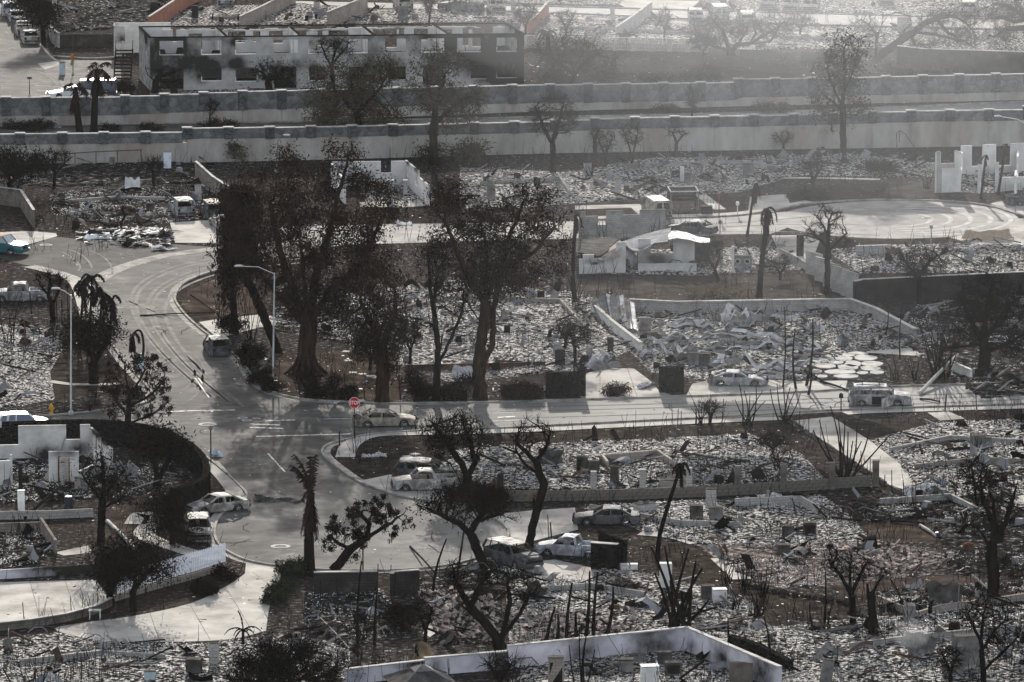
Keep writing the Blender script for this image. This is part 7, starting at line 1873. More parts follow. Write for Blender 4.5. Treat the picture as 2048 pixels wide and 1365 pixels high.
A = [('refrigerator', 'white oven standing upright among burnt boxes at the bottom', 'oven', 1299, 1372, 1.15, 1.35, .8, 'white_metal', 8, 'door'),
     ('washing_machine', 'whitest washing machine beside a dark one on the ash slope', 'washing machine', 1439, 1206, .95, .98, .7, 'white_metal', 6, 'door'),
     ('washing_machine', 'dark sooty washing machine left of the white one on the ash slope', 'washing machine', 1416, 1200, .9, 1.0, .7, 'sheet_dark', 6, None),
     ('dryer', 'left of two front loading drums at the end of the collapsed roof ruin', 'washing machine', 1475, 534, .85, 1.0, .6, 'steel_grey', 0, 'round'),
     ('dryer', 'right of two front loading drums at the end of the collapsed roof ruin', 'washing machine', 1494, 534, .85, 1.0, .6, 'steel_grey', 0, 'round'),
     ('stove', 'black box stove in the ash next to the white oven', 'stove', 1346, 1350, 1.05, .85, .7, 'sheet_dark', 4, 'open'),
     ('sink_tub', 'rusty empty tub with rim against the lilac wall', 'tub', 1252, 1342, 1.0, .8, .7, 'steel_grey', 0, None),
     ('metal_cabinet', 'low grey burnt cabinet right of the rusty tub', 'cabinet', 1276, 1326, 1.0, .55, .6, 'steel_grey', 5, None),
     ('metal_cabinet', 'dark small cabinet closest to the lilac wall corner', 'cabinet', 1329, 1326, .9, .75, .6, 'sheet_dark', 0, None),
     ('wall_cabinet', 'tall beige cabinet column with burnt out centre before the lilac wall', 'cabinet', 1112, 1374, 1.05, 2.0, .6, 'plaster_tan', 0, 'open'),
     ('metal_cabinet', 'big dark grey metal cabinet half collapsed at the bottom right', 'cabinet', 1932, 1330, 1.7, 2.0, .9, 'steel_grey', 12, None),
     ('metal_cabinet', 'crooked flat box fallen against the big grey cabinet', 'box', 1905, 1352, 1.1, .7, .9, 'steel_grey', 30, None),
     ('stove', 'burnt stove with open mouth on the tile heap', 'stove', 1619, 1068, .95, .85, .8, 'sheet_dark', 0, 'open'),
     ('metal_cabinet', 'dark upright box in the tile rubble', 'box', 1568, 1110, .85, .75, .7, 'sheet_dark', 0, None),
     ('metal_cabinet', 'grey low cabinet row in the ash plot at right', 'cabinet', 1955, 890, .9, .8, 1.6, 'steel_grey', 8, None),
     ('metal_cabinet', 'pale grey front cabinet of the low row in the ash plot at right', 'cabinet', 1972, 894, .8, .75, .7, 'steel_grey', 0, None),
     ('metal_cabinet', 'dark open locker beside the low walled ash bed', 'cabinet', 1164, 946, .8, 1.25, .6, 'sheet_dark', -10, 'open'),
     ('metal_cabinet', 'second dark locker leaning against the first by the ash bed', 'cabinet', 1186, 948, .8, 1.0, .6, 'sheet_dark', 14, None),
     ('block_bench', 'pale block bench beside the leaning palm', 'bench', 1345, 986, 1.9, 1.0, .8, 'plaster_tan', 0, None),
     ('chimney', 'white narrow chimney column standing in the ash beside the black stems', 'chimney', 1331, 1176, .8, 1.75, .6, 'plaster', 0, None),
     ('chimney', 'pale chimney column behind the long low white wall', 'chimney', 1422, 1016, .75, 1.45, .6, 'plaster_grey', 0, None),
     ('metal_cabinet', 'dark cabinet left of the pale chimney column', 'cabinet', 1393, 1038, .95, 1.0, .7, 'sheet_dark', 0, None),
     ('metal_cabinet', 'rusty grey cabinet just right of the dark one by the chimney', 'cabinet', 1432, 1040, 1.0, .95, .7, 'steel_grey', 0, None),
     ('chimney', 'dark square chimney stub behind the black wall end at centre', 'chimney', 1120, 732, .8, 1.4, .6, 'dark_wall', 0, None),
     ('chimney', 'small dark post at the end of the pale diagonal low wall', 'post', 1221, 704, .5, 1.2, .5, 'dark_wall', 0, None),
     ('metal_cabinet', 'grey box cabinet in the heap of roof sheets', 'cabinet', 1387, 730, .9, 1.0, .6, 'steel_grey', 0, None),
     ('metal_cabinet', 'brown box cabinet right of the grey one in the heap of roof sheets', 'cabinet', 1409, 730, .9, .95, .7, 'sheet_dark', 6, None),
     ('concrete_column', 'concrete column stub in the debris at the bottom left', 'column', 428, 1326, .62, 1.35, .5, 'plaster_grey', 0, None),
     ('metal_cabinet', 'dark torn metal box in the debris at the bottom left', 'box', 388, 1348, .95, 1.0, .8, 'sheet_dark', -8, None),
     ('wash_basin', 'pale blue white basin in the debris at the bottom left', 'basin', 300, 1362, .75, .65, .4, 'blue_cab', 8, None),
     ('utility_cabinet', 'pale blue utility cabinet beside the car park at top left', 'cabinet', 125, 150, .65, 1.4, .6, 'blue_cab', 0, 'door'),
     ('gate_pillar', 'white topped pillar at the upper end of the grey wall at top left', 'pillar', 109, 20, .55, 1.3, .55, 'plaster', 0, None),
     ('beige_bin', 'beige tank bin before the white door frame ruin', 'bin', 158, 978, .65, .85, .6, 'plaster_tan', 0, None),
     ('white_box', 'left of two white boxes at the foot of the rough stone wall', 'box', 1249, 1140, .55, .4, .5, 'plaster', 10, None),
     ('white_box', 'right of two white boxes at the foot of the rough stone wall', 'box', 1268, 1139, .5, .38, .5, 'white_metal', 0, None),
     ('stone_block', 'flat pale slab bench with dark side in the ash near the sedan', 'slab', 1290, 1020, 1.5, .5, .9, 'plaster_grey', 20, None),
     ('metal_cabinet', 'dark square oven in the ash plot at left', 'oven', 301, 422, .75, .75, .7, 'sheet_dark', 0, None),
     ('metal_cabinet', 'brown square oven left of the dark one in the ash plot', 'oven', 250, 428, .9, .75, .7, 'rust', 0, None),
     ('chimney', 'grey square column at the far right of the left ash plot', 'column', 397, 402, .6, 1.6, .6, 'plaster_grey', 0, None),
     ('metal_cabinet', 'hazy dark box left of the pale sunlit ash in the middle', 'box', 982, 398, .8, 1.3, .6, 'steel_grey', 0, None),
     ('metal_cabinet', 'hazy dark low box behind the van plot', 'box', 1196, 372, .9, .5, .6, 'sheet_dark', 0, None),
     ('chimney', 'hazy grey column behind the van plot', 'column', 1176, 350, .85, 1.2, .6, 'plaster_grey', 0, None),
     ('chimney', 'hazy tall grey chimney standing in pale ash', 'chimney', 1236, 392, .6, 1.7, .6, 'plaster_grey', 0, None),
     ('chimney', 'hazy pair of white columns behind the wooden frame hut', 'chimney', 1364, 364, .4, 1.5, .4, 'plaster', 0, None),
     ('metal_cabinet', 'hazy grey box beside the white columns', 'box', 1376, 366, .7, .9, .6, 'steel_grey', 0, None),
     ('metal_cabinet', 'hazy grey leaning sheet box in the pale ash', 'box', 1496, 352, 1.0, 1.2, .7, 'steel_grey', 0, None),
     ('stone_block', 'square dark stone planter on the lawn left of the mailbox', 'planter', 1413, 428, 1.1, .75, .9, 'dark_wall', 0, None),
     ('chimney', 'ash grey chimney stump behind the apartment block at top', 'chimney', 390, 38, .8, 1.6, .6, 'dark_wall', 0, None),
     ('chimney', 'dark broken chimney left of the terracotta wall', 'chimney', 308, 26, .9, 1.3, .6, 'dark_wall', 0, None),
     ('chimney', 'hazy pale chimney column above the apartment roofline', 'chimney', 634, 26, .7, 1.4, .6, 'plaster_grey', 0, None),
     ('chimney', 'hazy grey box chimney behind the right half of the apartments', 'chimney', 806, 38, 1.2, 1.5, .7, 'steel_grey', 0, None),
     ('chimney', 'hazy pillar by the upper street drive', 'pillar', 1026, 22, .5, 1.4, .5, 'plaster_grey', 0, None),
     ('chimney', 'hazy narrow pillar right of the upper street pickup', 'pillar', 1225, 40, .5, 1.6, .5, 'plaster_grey', 0, None),
     ('chimney', 'tall dark wall fragment in the haze under the gnarled branches', 'column', 1808, 66, 1.6, 1.8, .5, 'plaster_grey', 0, None),
     ('chimney', 'dark rough pillar at the left of the pale driveway gap by the round cul-de-sac', 'pillar', 1600, 512, .65, 2.0, .6, 'lava', 0, None),
     ('chimney', 'dark rough pillar at the right of the pale driveway gap by the round cul-de-sac', 'pillar', 1646, 505, .65, 1.9, .6, 'dark_wall', 0, None),
     ('house_post', 'white roof post standing right of the collapsed metal roof ruin', 'post', 1466, 545, .22, 2.4, .2, 'plaster', 0, None),
     ('white_post', 'white square post in front of the roofless white house at lower left', 'post', 43, 1024, .5, 1.6, .4, 'white', 0, None),
     ('burnt_post', 'charred post standing on the white square post line at left', 'post', 41, 982, .26, 2.1, .2, 'char', 0, None),
     ('white_post', 'narrow white post inside the white house ruin', 'post', 126, 972, .28, 1.8, .25, 'plaster_grey', 0, None)]
for nm, lab, cat, x, y, w_, h_, d_, m, deg, face in A:
    appliance(nm, lab, cat, x, y, w_, h_, d_, m, deg, face)
appliance('leaning_slab', 'tilted dark slab with a broken corner at the bottom right', 'slab', 1650, 1372, .75, 1.75, .3, 'steel_grey', 10, None, tilt=8)
appliance('propped_board', 'brown stained wide board leaning on the lilac wall at bottom', 'board', 1482, 1370, 1.65, 1.5, .1, 'block_brown', -28, None)
appliance('propped_board', 'pale bluish door leaning against the near sound wall at left', 'door', 335, 340, .75, 1.8, .1, 'white_fence', 0, 'door')
for a in (('grey metal water heater tank beside the collapsed corrugated roof', 1290, 672, .5, 1.65), ('dark standing water heater on the walled ash bed', 1229, 962, .33, 1.15, 'sheet_dark'), ('grey propane tank standing near the bottom centre', 594, 1304, .27, 1.35, 'steel_grey', 'propane_tank', 'gas tank'),
          ('dark grey drum on the tile heap, left of the burnt stove', 1576, 1072, .45, .8, 'sheet_dark', 'oil_drum', 'drum'), ('pink and white bucket on the red soil at right', 1855, 1176, .2, .6, 'chip_tile', 'bucket', 'bucket'), ('dark blue plant pot before the white house ruin', 137, 1012, .3, .75, 'paint_navy', 'plant_pot', 'pot'), ('dark plant pot left of the blue one', 122, 1002, .28, .6, 'char', 'plant_pot', 'pot'),
          ('rusted drum beside the dense right edge tree', 1937, 1102, .36, .6, 'rust', 'oil_drum', 'drum'), ('hazy dark drum before the sound wall at right', 1950, 292, .4, .6, 'steel_grey', 'oil_drum', 'drum'), ('small grey pot on the middle ash plot', 1278, 972, .25, .4, 'steel_grey', 'plant_pot', 'pot'), ('blue pail on the rubble right of the red soil', 1876, 1074, .2, .35, 'paint_navy', 'bucket', 'bucket'), ('round grey concrete urn on the right hand rubble', 1902, 1118, .22, .5, 'plaster_grey', 'plant_pot', 'pot')):
    tank(*a)

# small table, frame hut, gazebo, pipe frame, mailboxes, frames
t = thing('side_table', 'small cream table on the lower left driveway edge', 'table', G(190, 1238))
mb = MB(); mb.box((0, 0, .6), (.85, .6, .05)); mb.build('table_top', M['cap'], t)
for sx_, sy_ in ((-.36, -.24), (.36, -.24), (.36, .24), (-.36, .24)):
    mb = MB(); mb.beam((sx_, sy_, 0), (sx_ * .95, sy_ * .95, .58), .04); mb.build('leg', M['white_metal'], t)
t = thing('frame_hut', 'open wooden frame hut with slatted back beside the burnt van', 'hut', G(1366, 420), math.radians(4))
for sx_ in (-1.35, 1.35):
    for sy_ in (-1.6, 1.6):
        mb = MB(); mb.beam((sx_, sy_, 0), (sx_, sy_, 2.0), .1); mb.build('post', M['leaf_straw'] if sy_ < 0 else M['char'], t)
    mb = MB(); mb.beam((sx_, -1.6, 2.05), (sx_, 1.6, 2.05), .1); mb.build('side_beam', M['cap'], t)
for sy_ in (-1.6, 1.6):
    mb = MB(); mb.beam((-1.4, sy_, 2.05), (1.4, sy_, 2.05), .1); mb.build('cross_beam', M['cap'], t)
for k in range(7):
    mb = MB(); mb.box((0, 1.55, .75 + k * .19), (2.6, .04, .17)); mb.build('slat', M['dark_wall'] if k % 2 else M['char'], t)
B = G(845, 1392); t = thing('gazebo', 'square gazebo with pale two tiered roof at the bottom edge', 'gazebo', B)
zc_ = U(845, 1332, B.y).z
def pyr(hw, z0, z1, ht, nm, m):
    for k in range(4):
        a0, a1 = math.pi / 4 + k * math.pi / 2 + .25, math.pi / 4 + (k + 1) * math.pi / 2 + .25
        p = [(hw * math.cos(a0), hw * math.sin(a0), z0), (hw * math.cos(a1), hw * math.sin(a1), z0), (ht * math.cos(a1), ht * math.sin(a1), z1), (ht * math.cos(a0), ht * math.sin(a0), z1)]
        mb = MB(); mb.add(p, [(0, 1, 2, 3)]); mb.build(nm, M[m], t)
pyr(3.0, zc_ - 1.1, zc_ - .25, .75, 'roof_panel', 'sheet_dark'); pyr(.95, zc_ - .22, zc_ + .12, .03, 'cap_panel', 'steel_grey')
for k in range(4):
    a0 = math.pi / 4 + k * math.pi / 2 + .25
    mb = MB(); mb.beam((2.7 * math.cos(a0), 2.7 * math.sin(a0), 0), (2.7 * math.cos(a0), 2.7 * math.sin(a0), zc_ - 1), .12); mb.build('post', M['char'], t)
    mb = MB(); mb.beam((3 * math.cos(a0), 3 * math.sin(a0), zc_ - 1.07), (.76 * math.cos(a0), .76 * math.sin(a0), zc_ - .21), .09); mb.build('ridge_strip', M['steel_grey'], t)
mb = MB(); mb.tube([(0, 0, zc_ + .1), (0, 0, zc_ + .35)], [.05, .02], 6); mb.build('finial', M['char'], t)
t = thing('pipe_frame', 'thin bent pipe pergola frame before the near sound wall at left', 'frame', G(200, 335))
for x0, x1, y0, y1 in ((150, 150, 338, 305), (192, 192, 338, 304), (235, 235, 332, 302), (285, 281, 328, 300)):
    a = G(x0, y0) - t.location; mb = MB(); q = U(x1, y1, G(x0, y0).y) - t.location; mb.beam(a, q, .08); mb.build('post', M['rust'], t)
mb = MB(); mb.tube([U(112, 309, G(112, 334).y) - t.location, U(192, 304, G(192, 334).y) - t.location, U(285, 300, G(285, 332).y) - t.location], .05, 6); mb.build('top_rail', M['rust'], t)
t = thing('pipe_frame', 'bent grey swing frame before the sound wall at right in the haze', 'frame', G(1815, 300))
mb = MB(); mb.tube([U(x, y, t.location.y) - t.location for x, y in ((1794, 298), (1793, 268), (1800, 261), (1812, 270), (1830, 296))], .07, 6); mb.build('bent_pipe', M['steel_grey'], t)
mb = MB(); mb.tube([U(x, y, t.location.y + .8) - t.location for x, y in ((1800, 262), (1798, 285))], .05, 6); mb.build('hanger', M['steel_grey'], t)
for x, yb, yt, lab, m in ((1475, 432, 406, 'white mailbox on a short post by the upper street', 'white_metal'), (1438, 436, 390, 'dark birdhouse like box on a post before the lawn', 'rust'), (1440, 470, 442, 'small lantern post behind the collapsed roof ruin', 'steel_grey'), (1862, 500, 452, 'pale double mailbox on two posts below the round cul-de-sac', 'plaster_grey'), (1682, 822, 790, 'blackened tilted mailbox beside the silver suv', 'char'), (136, 642, 570, 'tall black mailbox post near the limp palms', 'char')):
    B = G(x, yb); h = HT(yb, yt); t = thing('mailbox', lab, 'mailbox', B)
    mb = MB(); mb.beam((0, 0, 0), (0, 0, h - .2), .09); mb.build('post', M[m], t)
    mb = MB(); mb.box((0, 0, h - .1), (.32, .5, .26)); mb.box((0, 0, h + .06), (.2, .5, .07)); mb.build('box', M[m], t)
# posts of lost fences
FP = [(1346, 852, 805, 'pale thin'), (1355, 860, 818, 'dark thin'), (1362, 850, 822, 'short thin'), (1398, 848, 800, 'tall thin'), (1444, 846, 798, 'rusty thin'), (1890, 822, 790, 'dark footed'), (1953, 822, 780, 'tall dark'), (1597, 862, 822, 'dark short'), (1618, 880, 834, 'dark tall'), (1723, 938, 902, 'thin rusty'), (1740, 956, 915, 'thin brown'), (1768, 986, 950, 'thin black'), (1784, 990, 940, 'tall black'),
      (1808, 1000, 960, 'slim black'), (1830, 1015, 965, 'slim brown'), (600, 800, 752, 'black'), (667, 800, 746, 'tall black'), (692, 800, 748, 'crooked black'), (728, 802, 752, 'straight black'), (801, 804, 750, 'square black'), (557, 790, 720, 'leaning black'), (63, 632, 585, 'black square'), (115, 650, 588, 'tall square black'), (124, 655, 600, 'short square black'), (51, 700, 640, 'rusty square'), (106, 690, 646, 'charred round'),
      (48, 1240, 1205, 'thin pale'), (143, 1228, 1195, 'thin grey'), (164, 1222, 1192, 'slim grey'), (195, 1210, 1186, 'dark slim'), (1098, 1082, 1030, 'black leaning'), (1103, 1080, 1045, 'black stout'), (1310, 590, 545, 'dark tall lawn'), (1312, 620, 590, 'rust lawn'), (1710, 610, 570, 'black corner'), (1903, 1180, 1140, 'thin wire'), (1824, 1225, 1170, 'thin steel'), (1772, 1245, 1195, 'pale steel'), (1914, 1230, 1165, 'slim steel'), (2005, 1205, 1150, 'rusted steel'),
      (131, 70, 40, 'thin hazy'), (183, 70, 42, 'slim hazy'), (222, 70, 50, 'stout hazy'), (1628, 55, 40, 'first hazy'), (1634, 55, 38, 'second hazy'), (1652, 42, 22, 'tall hazy'), (1656, 44, 24, 'paired hazy'), (780, 1180, 1130, 'dark gap'), (755, 1190, 1128, 'dark wall end'), (675, 1235, 1150, 'black standing'), (640, 1240, 1160, 'second black standing')]
near = ['by the right hand pavement', 'along the burnt verge', 'before the ash plot', 'at the old fence line', 'beside the street']
where = {0: 'left of the arching stalks', 1: 'by the diagonal driveway', 2: 'along the big tree hedge', 3: 'in the left plots', 4: 'on the low patio wall', 5: 'near the S bent tree', 6: 'on the burnt lawn', 7: 'on the lower right rubble', 8: 'in the top hazy plots', 9: 'at the black wall bottom centre'}
grp = [0] * 5 + [1] * 10 + [2] * 6 + [3] * 5 + [4] * 4 + [5] * 2 + [6] * 3 + [7] * 5 + [8] * 7 + [9] * 4
for (x, yb, yt, c), g_ in zip(FP, grp):
    B = G(x, yb); h = HT(yb, yt); t = thing('fence_post', '%s fence post standing %s' % (c, where[g_]), 'post', B, 0, 'leftover fence posts')
    m = 'char' if 'black' in c or 'dark' in c or 'charred' in c else 'rust' if 'rust' in c or 'brown' in c else 'steel_grey'
    w_ = .1 if 'square' in c or 'stout' in c or 'footed' in c else .06
    mb = MB(); mb.beam((0, 0, 0), (random.uniform(-.08, .08) * h, 0, h), w_); mb.build('shaft', M[m], t)
    mb = MB(); mb.box((random.uniform(-.02, .02), 0, .06), (w_ * 2.4, w_ * 2.4, .12)); mb.build('footing', M['kerb'], t)


# ------------------------------------------------------------------ fallen metal roofs, boards, logs
def roofsheet(name, label, x, y, w, l, deg, tilt=(0, 0), corr=.25, amp=.06, m='sheet', bend=.5, z=.2, seed=0, group=None, cat='metal sheet', crumple=.12, curl=None):
    R = random.Random(seed + int(x) + int(y))
    t = thing(name, label, cat, G(x, y, 0), math.radians(deg), group)
    t.rotation_euler = (math.radians(tilt[0]), math.radians(tilt[1]), math.radians(deg))
    t.location.z = z
    nx, ny = max(8, int(w / corr * 4)), 9
    ph = [R.uniform(0, 6) for _ in range(6)]
    P = []
    for j in range(ny):
        row = []
        for i in range(nx + 1):
            u, v = i / nx - .5, j / (ny - 1) - .5
            zz = amp * (1 if (i // 2) % 2 else -1) + bend * (math.sin(u * 3.2 + ph[0]) * .4 + math.sin(v * 4.1 + ph[1]) * .35) + crumple * (math.sin(u * 13 + v * 7 + ph[2]) + math.sin(v * 17 - u * 5 + ph[3]) * .7)
            if curl: zz += curl * max(0, v + .1) ** 2 * 4
            row.append((u * w * (1 + .1 * math.sin(v * 5 + ph[4])), v * l + .15 * math.sin(u * 9 + ph[5]), zz))
        P.append(row)
    mb = MB(); mb.grid(P); o = mb.build('metal_skin', M[m], t)
    md = o.modifiers.new('thickness', 'SOLIDIFY'); md.thickness = .012
    for s_ in (-1, 1):
        mb = MB(); mb.tube([(u * w, s_ * l * .42, -.08 + bend * math.sin(u * 3.2 + ph[0]) * .4) for u in (-.48, -.25, 0, .25, .48)], .035, 5); mb.build('purlin', M['rust'], t)
    return t


# collapsed corrugated roof by the pale wall: separate slumped panels
t = thing('corrugated_roof', 'collapsed corrugated roof leaning on the pale diagonal low wall', 'roof', G(1232, 650))
R = random.Random(4)
for i in range(11):
    f = i / 10
    a = U(1188 + f * 74, 616 - 26 * math.sin(.5 + f * 2.2), G(1, 628).y) - t.location
    b = G(1203 + f * 66, 648 + f * 16 + R.uniform(-4, 6)) - t.location
    b.z += .08
    tw, w_ = R.uniform(-.22, .3), R.uniform(.42, .6)
    P = []
    for k in range(8):
        s_ = k / 7
        c = a.lerp(b, s_) - Vector((0, 0, .14 * math.sin(s_ * 3.14)))
        P.append([(c.x + (u - .5) * w_, c.y + (u - .5) * tw, c.z + (.07 if q % 2 else 0) + (u - .5) * tw) for q, u in enumerate((0, .2, .28, .5, .58, .8, .88, 1))])
    mb = MB(); mb.grid(P)
    o = mb.build('roof_strip', M[('roof_grey', 'sheet', 'steel_grey')[i % 3]], t); md = o.modifiers.new('thickness', 'SOLIDIFY'); md.thickness = .012
# sagging roof over the white ruin: ridge, slope and a curled eave
t = thing('corrugated_roof', 'sagging corrugated metal roof draped over the white ruin', 'roof', G(1330, 520))
def drape(rows, nm, m, ribs=3):
    ribs *= 2
    mb = MB(); P = []
    for k, row in enumerate(rows):
        pts = []
        n = len(row)
        for i in range(n - 1):
            a, b = Vector(row[i]), Vector(row[i + 1])
            for j in range(ribs * 2):
                p = a.lerp(b, j / (ribs * 2)); pts.append((p.x, p.y, p.z + (.022 if j % 2 else -.022)))
        pts.append(row[-1]); P.append(pts)
    Q = []
    for i in range(len(P) - 1):
        for s_ in range(4):
            Q.append([tuple(Vector(p).lerp(Vector(q), s_ / 4)) for p, q in zip(P[i], P[i + 1])])
    Q.append(P[-1])
    mb.grid(Q); o = mb.build(nm, M[m], t); md = o.modifiers.new('thickness', 'SOLIDIFY'); md.thickness = .012
def UU(pts, yb): return [tuple(U(x, y, G(1300, yb).y) - t.location) for x, y in pts]
drape([UU([(1245, 484), (1262, 478), (1285, 470), (1310, 463), (1342, 456)], 500), UU([(1243, 492), (1262, 488), (1285, 481), (1312, 476), (1340, 470)], 518), UU([(1240, 482), (1262, 500), (1280, 505), (1310, 486), (1335, 484)], 540)], 'ridge_sheet', 'roof_grey', 4)
drape([UU([(1340, 463), (1355, 462), (1375, 466), (1395, 474), (1420, 478)], 505), UU([(1336, 472), (1355, 470), (1375, 474), (1398, 480), (1420, 482)], 525), UU([(1338, 480), (1355, 477), (1378, 480), (1400, 486), (1418, 486)], 538)], 'bent_sheet', 'sheet', 3)
drape([UU([(1194, 516), (1206, 505), (1222, 495), (1240, 480)], 535), UU([(1196, 520), (1210, 508), (1226, 500), (1244, 488)], 545), UU([(1200, 521), (1214, 519), (1228, 516), (1240, 514)], 550)], 'eave_sheet', 'chip_tile', 3)
drape([UU([(1150, 480), (1180, 478), (1210, 476), (1236, 478)], 500), UU([(1150, 505), (1180, 508), (1200, 512), (1215, 502)], 545)], 'side_sheet', 'sheet_dark', 4)
drape([UU([(1244, 486), (1256, 492), (1268, 505), (1276, 520)], 535), UU([(1240, 500), (1250, 510), (1258, 522), (1262, 538)], 545)], 'hanging_sheet', 'roof_grey', 2)
SH = [(1340, 690, 3.4, 2.4, 10, (20, 10), 'sheet'), (1385, 655, 3.6, 2.6, -20, (25, -12), 'sheet'), (1440, 670, 4.0, 2.8, 15, (30, 20), 'sheet_dark'), (1490, 650, 3.6, 3.0, 30, (45, 10), 'sheet'), (1465, 640, 2.6, 2.4, 60, (30, 40), 'chip_grey'), (1530, 690, 5.6, 1.6, -8, (12, 6), 'sheet'), (1580, 740, 4.6, 1.8, 20, (20, -8), 'sheet'),
      (1420, 715, 4.2, 1.6, 12, (35, -20), 'sheet_dark'), (1355, 720, 3.0, 1.8, -40, (30, 18), 'sheet'), (1500, 700, 4.6, 1.6, 5, (15, 12), 'sheet'), (1545, 750, 3.8, 1.8, -25, (40, 14), 'sheet'), (1450, 735, 2.2, 2.0, 60, (40, -30), 'sheet'), (1510, 765, 3.4, 1.4, 10, (25, 10), 'sheet'), (1620, 710, 3.0, 1.4, -30, (18, 8), 'sheet'), (1300, 715, 2.6, 1.2, 40, (20, -12), 'sheet'), (1205, 735, 3.2, 1.8, 48, (25, 18), 'sheet'), (1385, 690, 5.0, .8, 18, (20, 0), 'sheet'), (1470, 690, 5.5, .7, -12, (16, 4), 'sheet'), (1560, 640, 3.0, 1.6, -15, (12, 6), 'sheet'), (1625, 670, 2.0, 1.4, 20, (12, 6), 'white_metal')]
OR = ['at the left of the heap', 'at the back left of the heap', 'in the middle of the heap, sooty', 'tallest, standing in the middle back', 'dull grey, at the back', 'long, lying across the right half', 'bright, near the black poles', 'sooty strip before the middle', 'near the water heater', 'long strip in front of the tall one', 'folded, just behind the coupe', 'small tilted piece right of the box cabinets', 'behind the coupe roof, low', 'beside the flagstones', 'small, at the foot of the pale low wall', 'bent, right of the dark stone wall', 'very narrow, on top of the heap', 'narrow, crossing the heap toward the right', 'thin, near the retaining wall', 'white square, alone in the ash beyond the heap']
for i, (s_, o) in enumerate(zip(SH, OR)):
    R = random.Random(i + 5)
    t = thing('roof_sheet', 'twisted roof sheet %s' % o, 'metal sheet', G(s_[0], s_[1]), math.radians(s_[4]), 'heap of twisted roof sheets')
    for k in range(4):                                   # each slumped sheet tore into bent strips
        L_, w_ = s_[2] * R.uniform(.7, 1.25), min(s_[3], 2.4) * R.uniform(.22, .5)
        off = Vector((R.uniform(-.5, .5), R.uniform(-.5, .5) * s_[3], .12 + R.random() * .5))
        ph, ti, rz_ = R.uniform(0, 6), math.radians(R.uniform(-35, 45)), R.uniform(-.45, .45)
        hb = R.uniform(.15, .6) * (1.6 if s_[5][0] > 28 else .9)
        kn = [R.uniform(-1, 1) for _ in range(6)]
        P = []
        for q in range(11):
            f = q / 10 - .5
            x_, z_ = f * L_, hb * float(np.interp(f, (-.5, -.3, -.1, .1, .3, .5), kn))
            row = []
            for j in range(9):
                v = (j / 8 - .5) * w_
                zz = v * math.sin(ti) + (.035 if j % 2 else -.035) + hb * .6
                row.append((off.x + x_ * math.cos(rz_) - v * math.cos(ti) * math.sin(rz_), off.y + x_ * math.sin(rz_) + v * math.cos(ti) * math.cos(rz_), max(.04, off.z + z_ + zz)))
            P.append(row)
        mb = MB(); mb.grid(P); mb.build('torn_strip', M[(s_[6], 'sheet', 'chip_grey', 'roof_grey')[k]], t)
for i, (x, y, w_, l_, deg, tl, m, lab, cu_) in enumerate(((1248, 1176, 1.7, 1.9, 20, (-28, 12), 'steel_grey', 'crushed box shaped metal hood on the ash below the white boxes', 0), (1068, 1196, 1.3, 1.8, 10, (-60, 20), 'sheet_dark', 'dark leaning metal plate left of the burnt stems', 0), (555, 1003, 3.6, 1.2, -12, (6, 3), 'sheet_dark', 'bent dark sheet lying on the road left of the tall dead palm', 0), (747, 913, 1.9, 1.0, 6, (14, -6), 'sheet', 'crumpled pale gutter piece on the burnt corner lawn', 0), (1892, 1214, 2.6, 1.6, 15, (10, 6), 'sheet_dark', 'curved black metal sheet with shiny inside at lower right', 1.0),
        (700, 806, 2.4, 1.2, -4, (4, 2), 'cap', 'pale crumpled sheet at the kerb behind the stop sign', 0), (432, 913, 1.1, .9, 5, (5, 2), 'blue_cab', 'pale blue board lying by the kerb below the sign post', 0), (1105, 780, 2.6, .8, 50, (10, 4), 'sheet', 'loose white metal strip on the pale driveway', 0), (1293, 775, 2.2, .6, 60, (6, 4), 'sheet', 'white gutter strip leaning by the stone gate pier', 0), (1842, 990, 2.8, 1.6, 30, (30, -14), 'sheet', 'crumpled bright metal at the end of the diagonal driveway', 0), (265, 378, 1.4, .8, 4, (6, 0), 'white_metal', 'upturned pale tub at the back of the left ash plot', .6), (365, 350, 1.8, .9, 40, (10, 0), 'rust', 'brown board lying on the burnt yard behind the left plot', 0),
        (808, 450, 1.6, .9, 10, (8, 0), 'white', 'bright white board behind the huge dark tree', 0), (1975, 480, 4.6, 1.2, 6, (12, 4), 'tan_top', 'long bent sheet with an orange end beside the smoking plot', .5), (1780, 560, 2.0, 1.4, 10, (14, 8), 'chip_rust', 'brown dome of burnt sheet in the plot behind the black wall', 0), (1540, 1000, 1.8, 1.2, 12, (10, 8), 'sheet', 'small bright sheet in the ash beside the low white wall corner', 0), (935, 758, 2.4, 1.4, 10, (12, 8), 'sheet', 'curled pale sheet at the foot of the twin trunked tree', .4), (1220, 930, 1.9, 1.3, 0, (20, 10), 'sheet_dark', 'torn dark plate behind the walled ash bed', 0), (330, 500, 2.4, .7, 6, (3, 2), 'white', 'white scrap of sheet on the dark cul-de-sac edge', 0), (200, 478, 2.8, .9, 4, (14, 5), 'white_fence', 'bluish white crumpled sheet in the burnt wreck heap', 0), (330, 482, 1.2, 1.4, 20, (50, 10), 'sheet_dark', 'black upright scrap at the end of the burnt wreck heap', 0), (1840, 1310, 2.2, 1.4, 20, (40, 10), 'steel_grey', 'bent grey duct piece left of the big grey cabinet', .6), (1660, 1310, 1.8, .9, 10, (20, 6), 'steel_grey', 'flat grey metal scrap in the lower right ash', 0), (1100, 930, 2.0, 1.2, 15, (30, 12), 'sheet_dark', 'dark crumpled sheet right of the crooked tree trunk', .4))):
    roofsheet('metal_scrap', lab, x, y, w_, l_, deg, tl, m=m, z=.35 if tl[0] > 20 or tl[0] < 0 else .15, seed=100 + i, amp=.02, bend=.35, crumple=.09, curl=cu_)
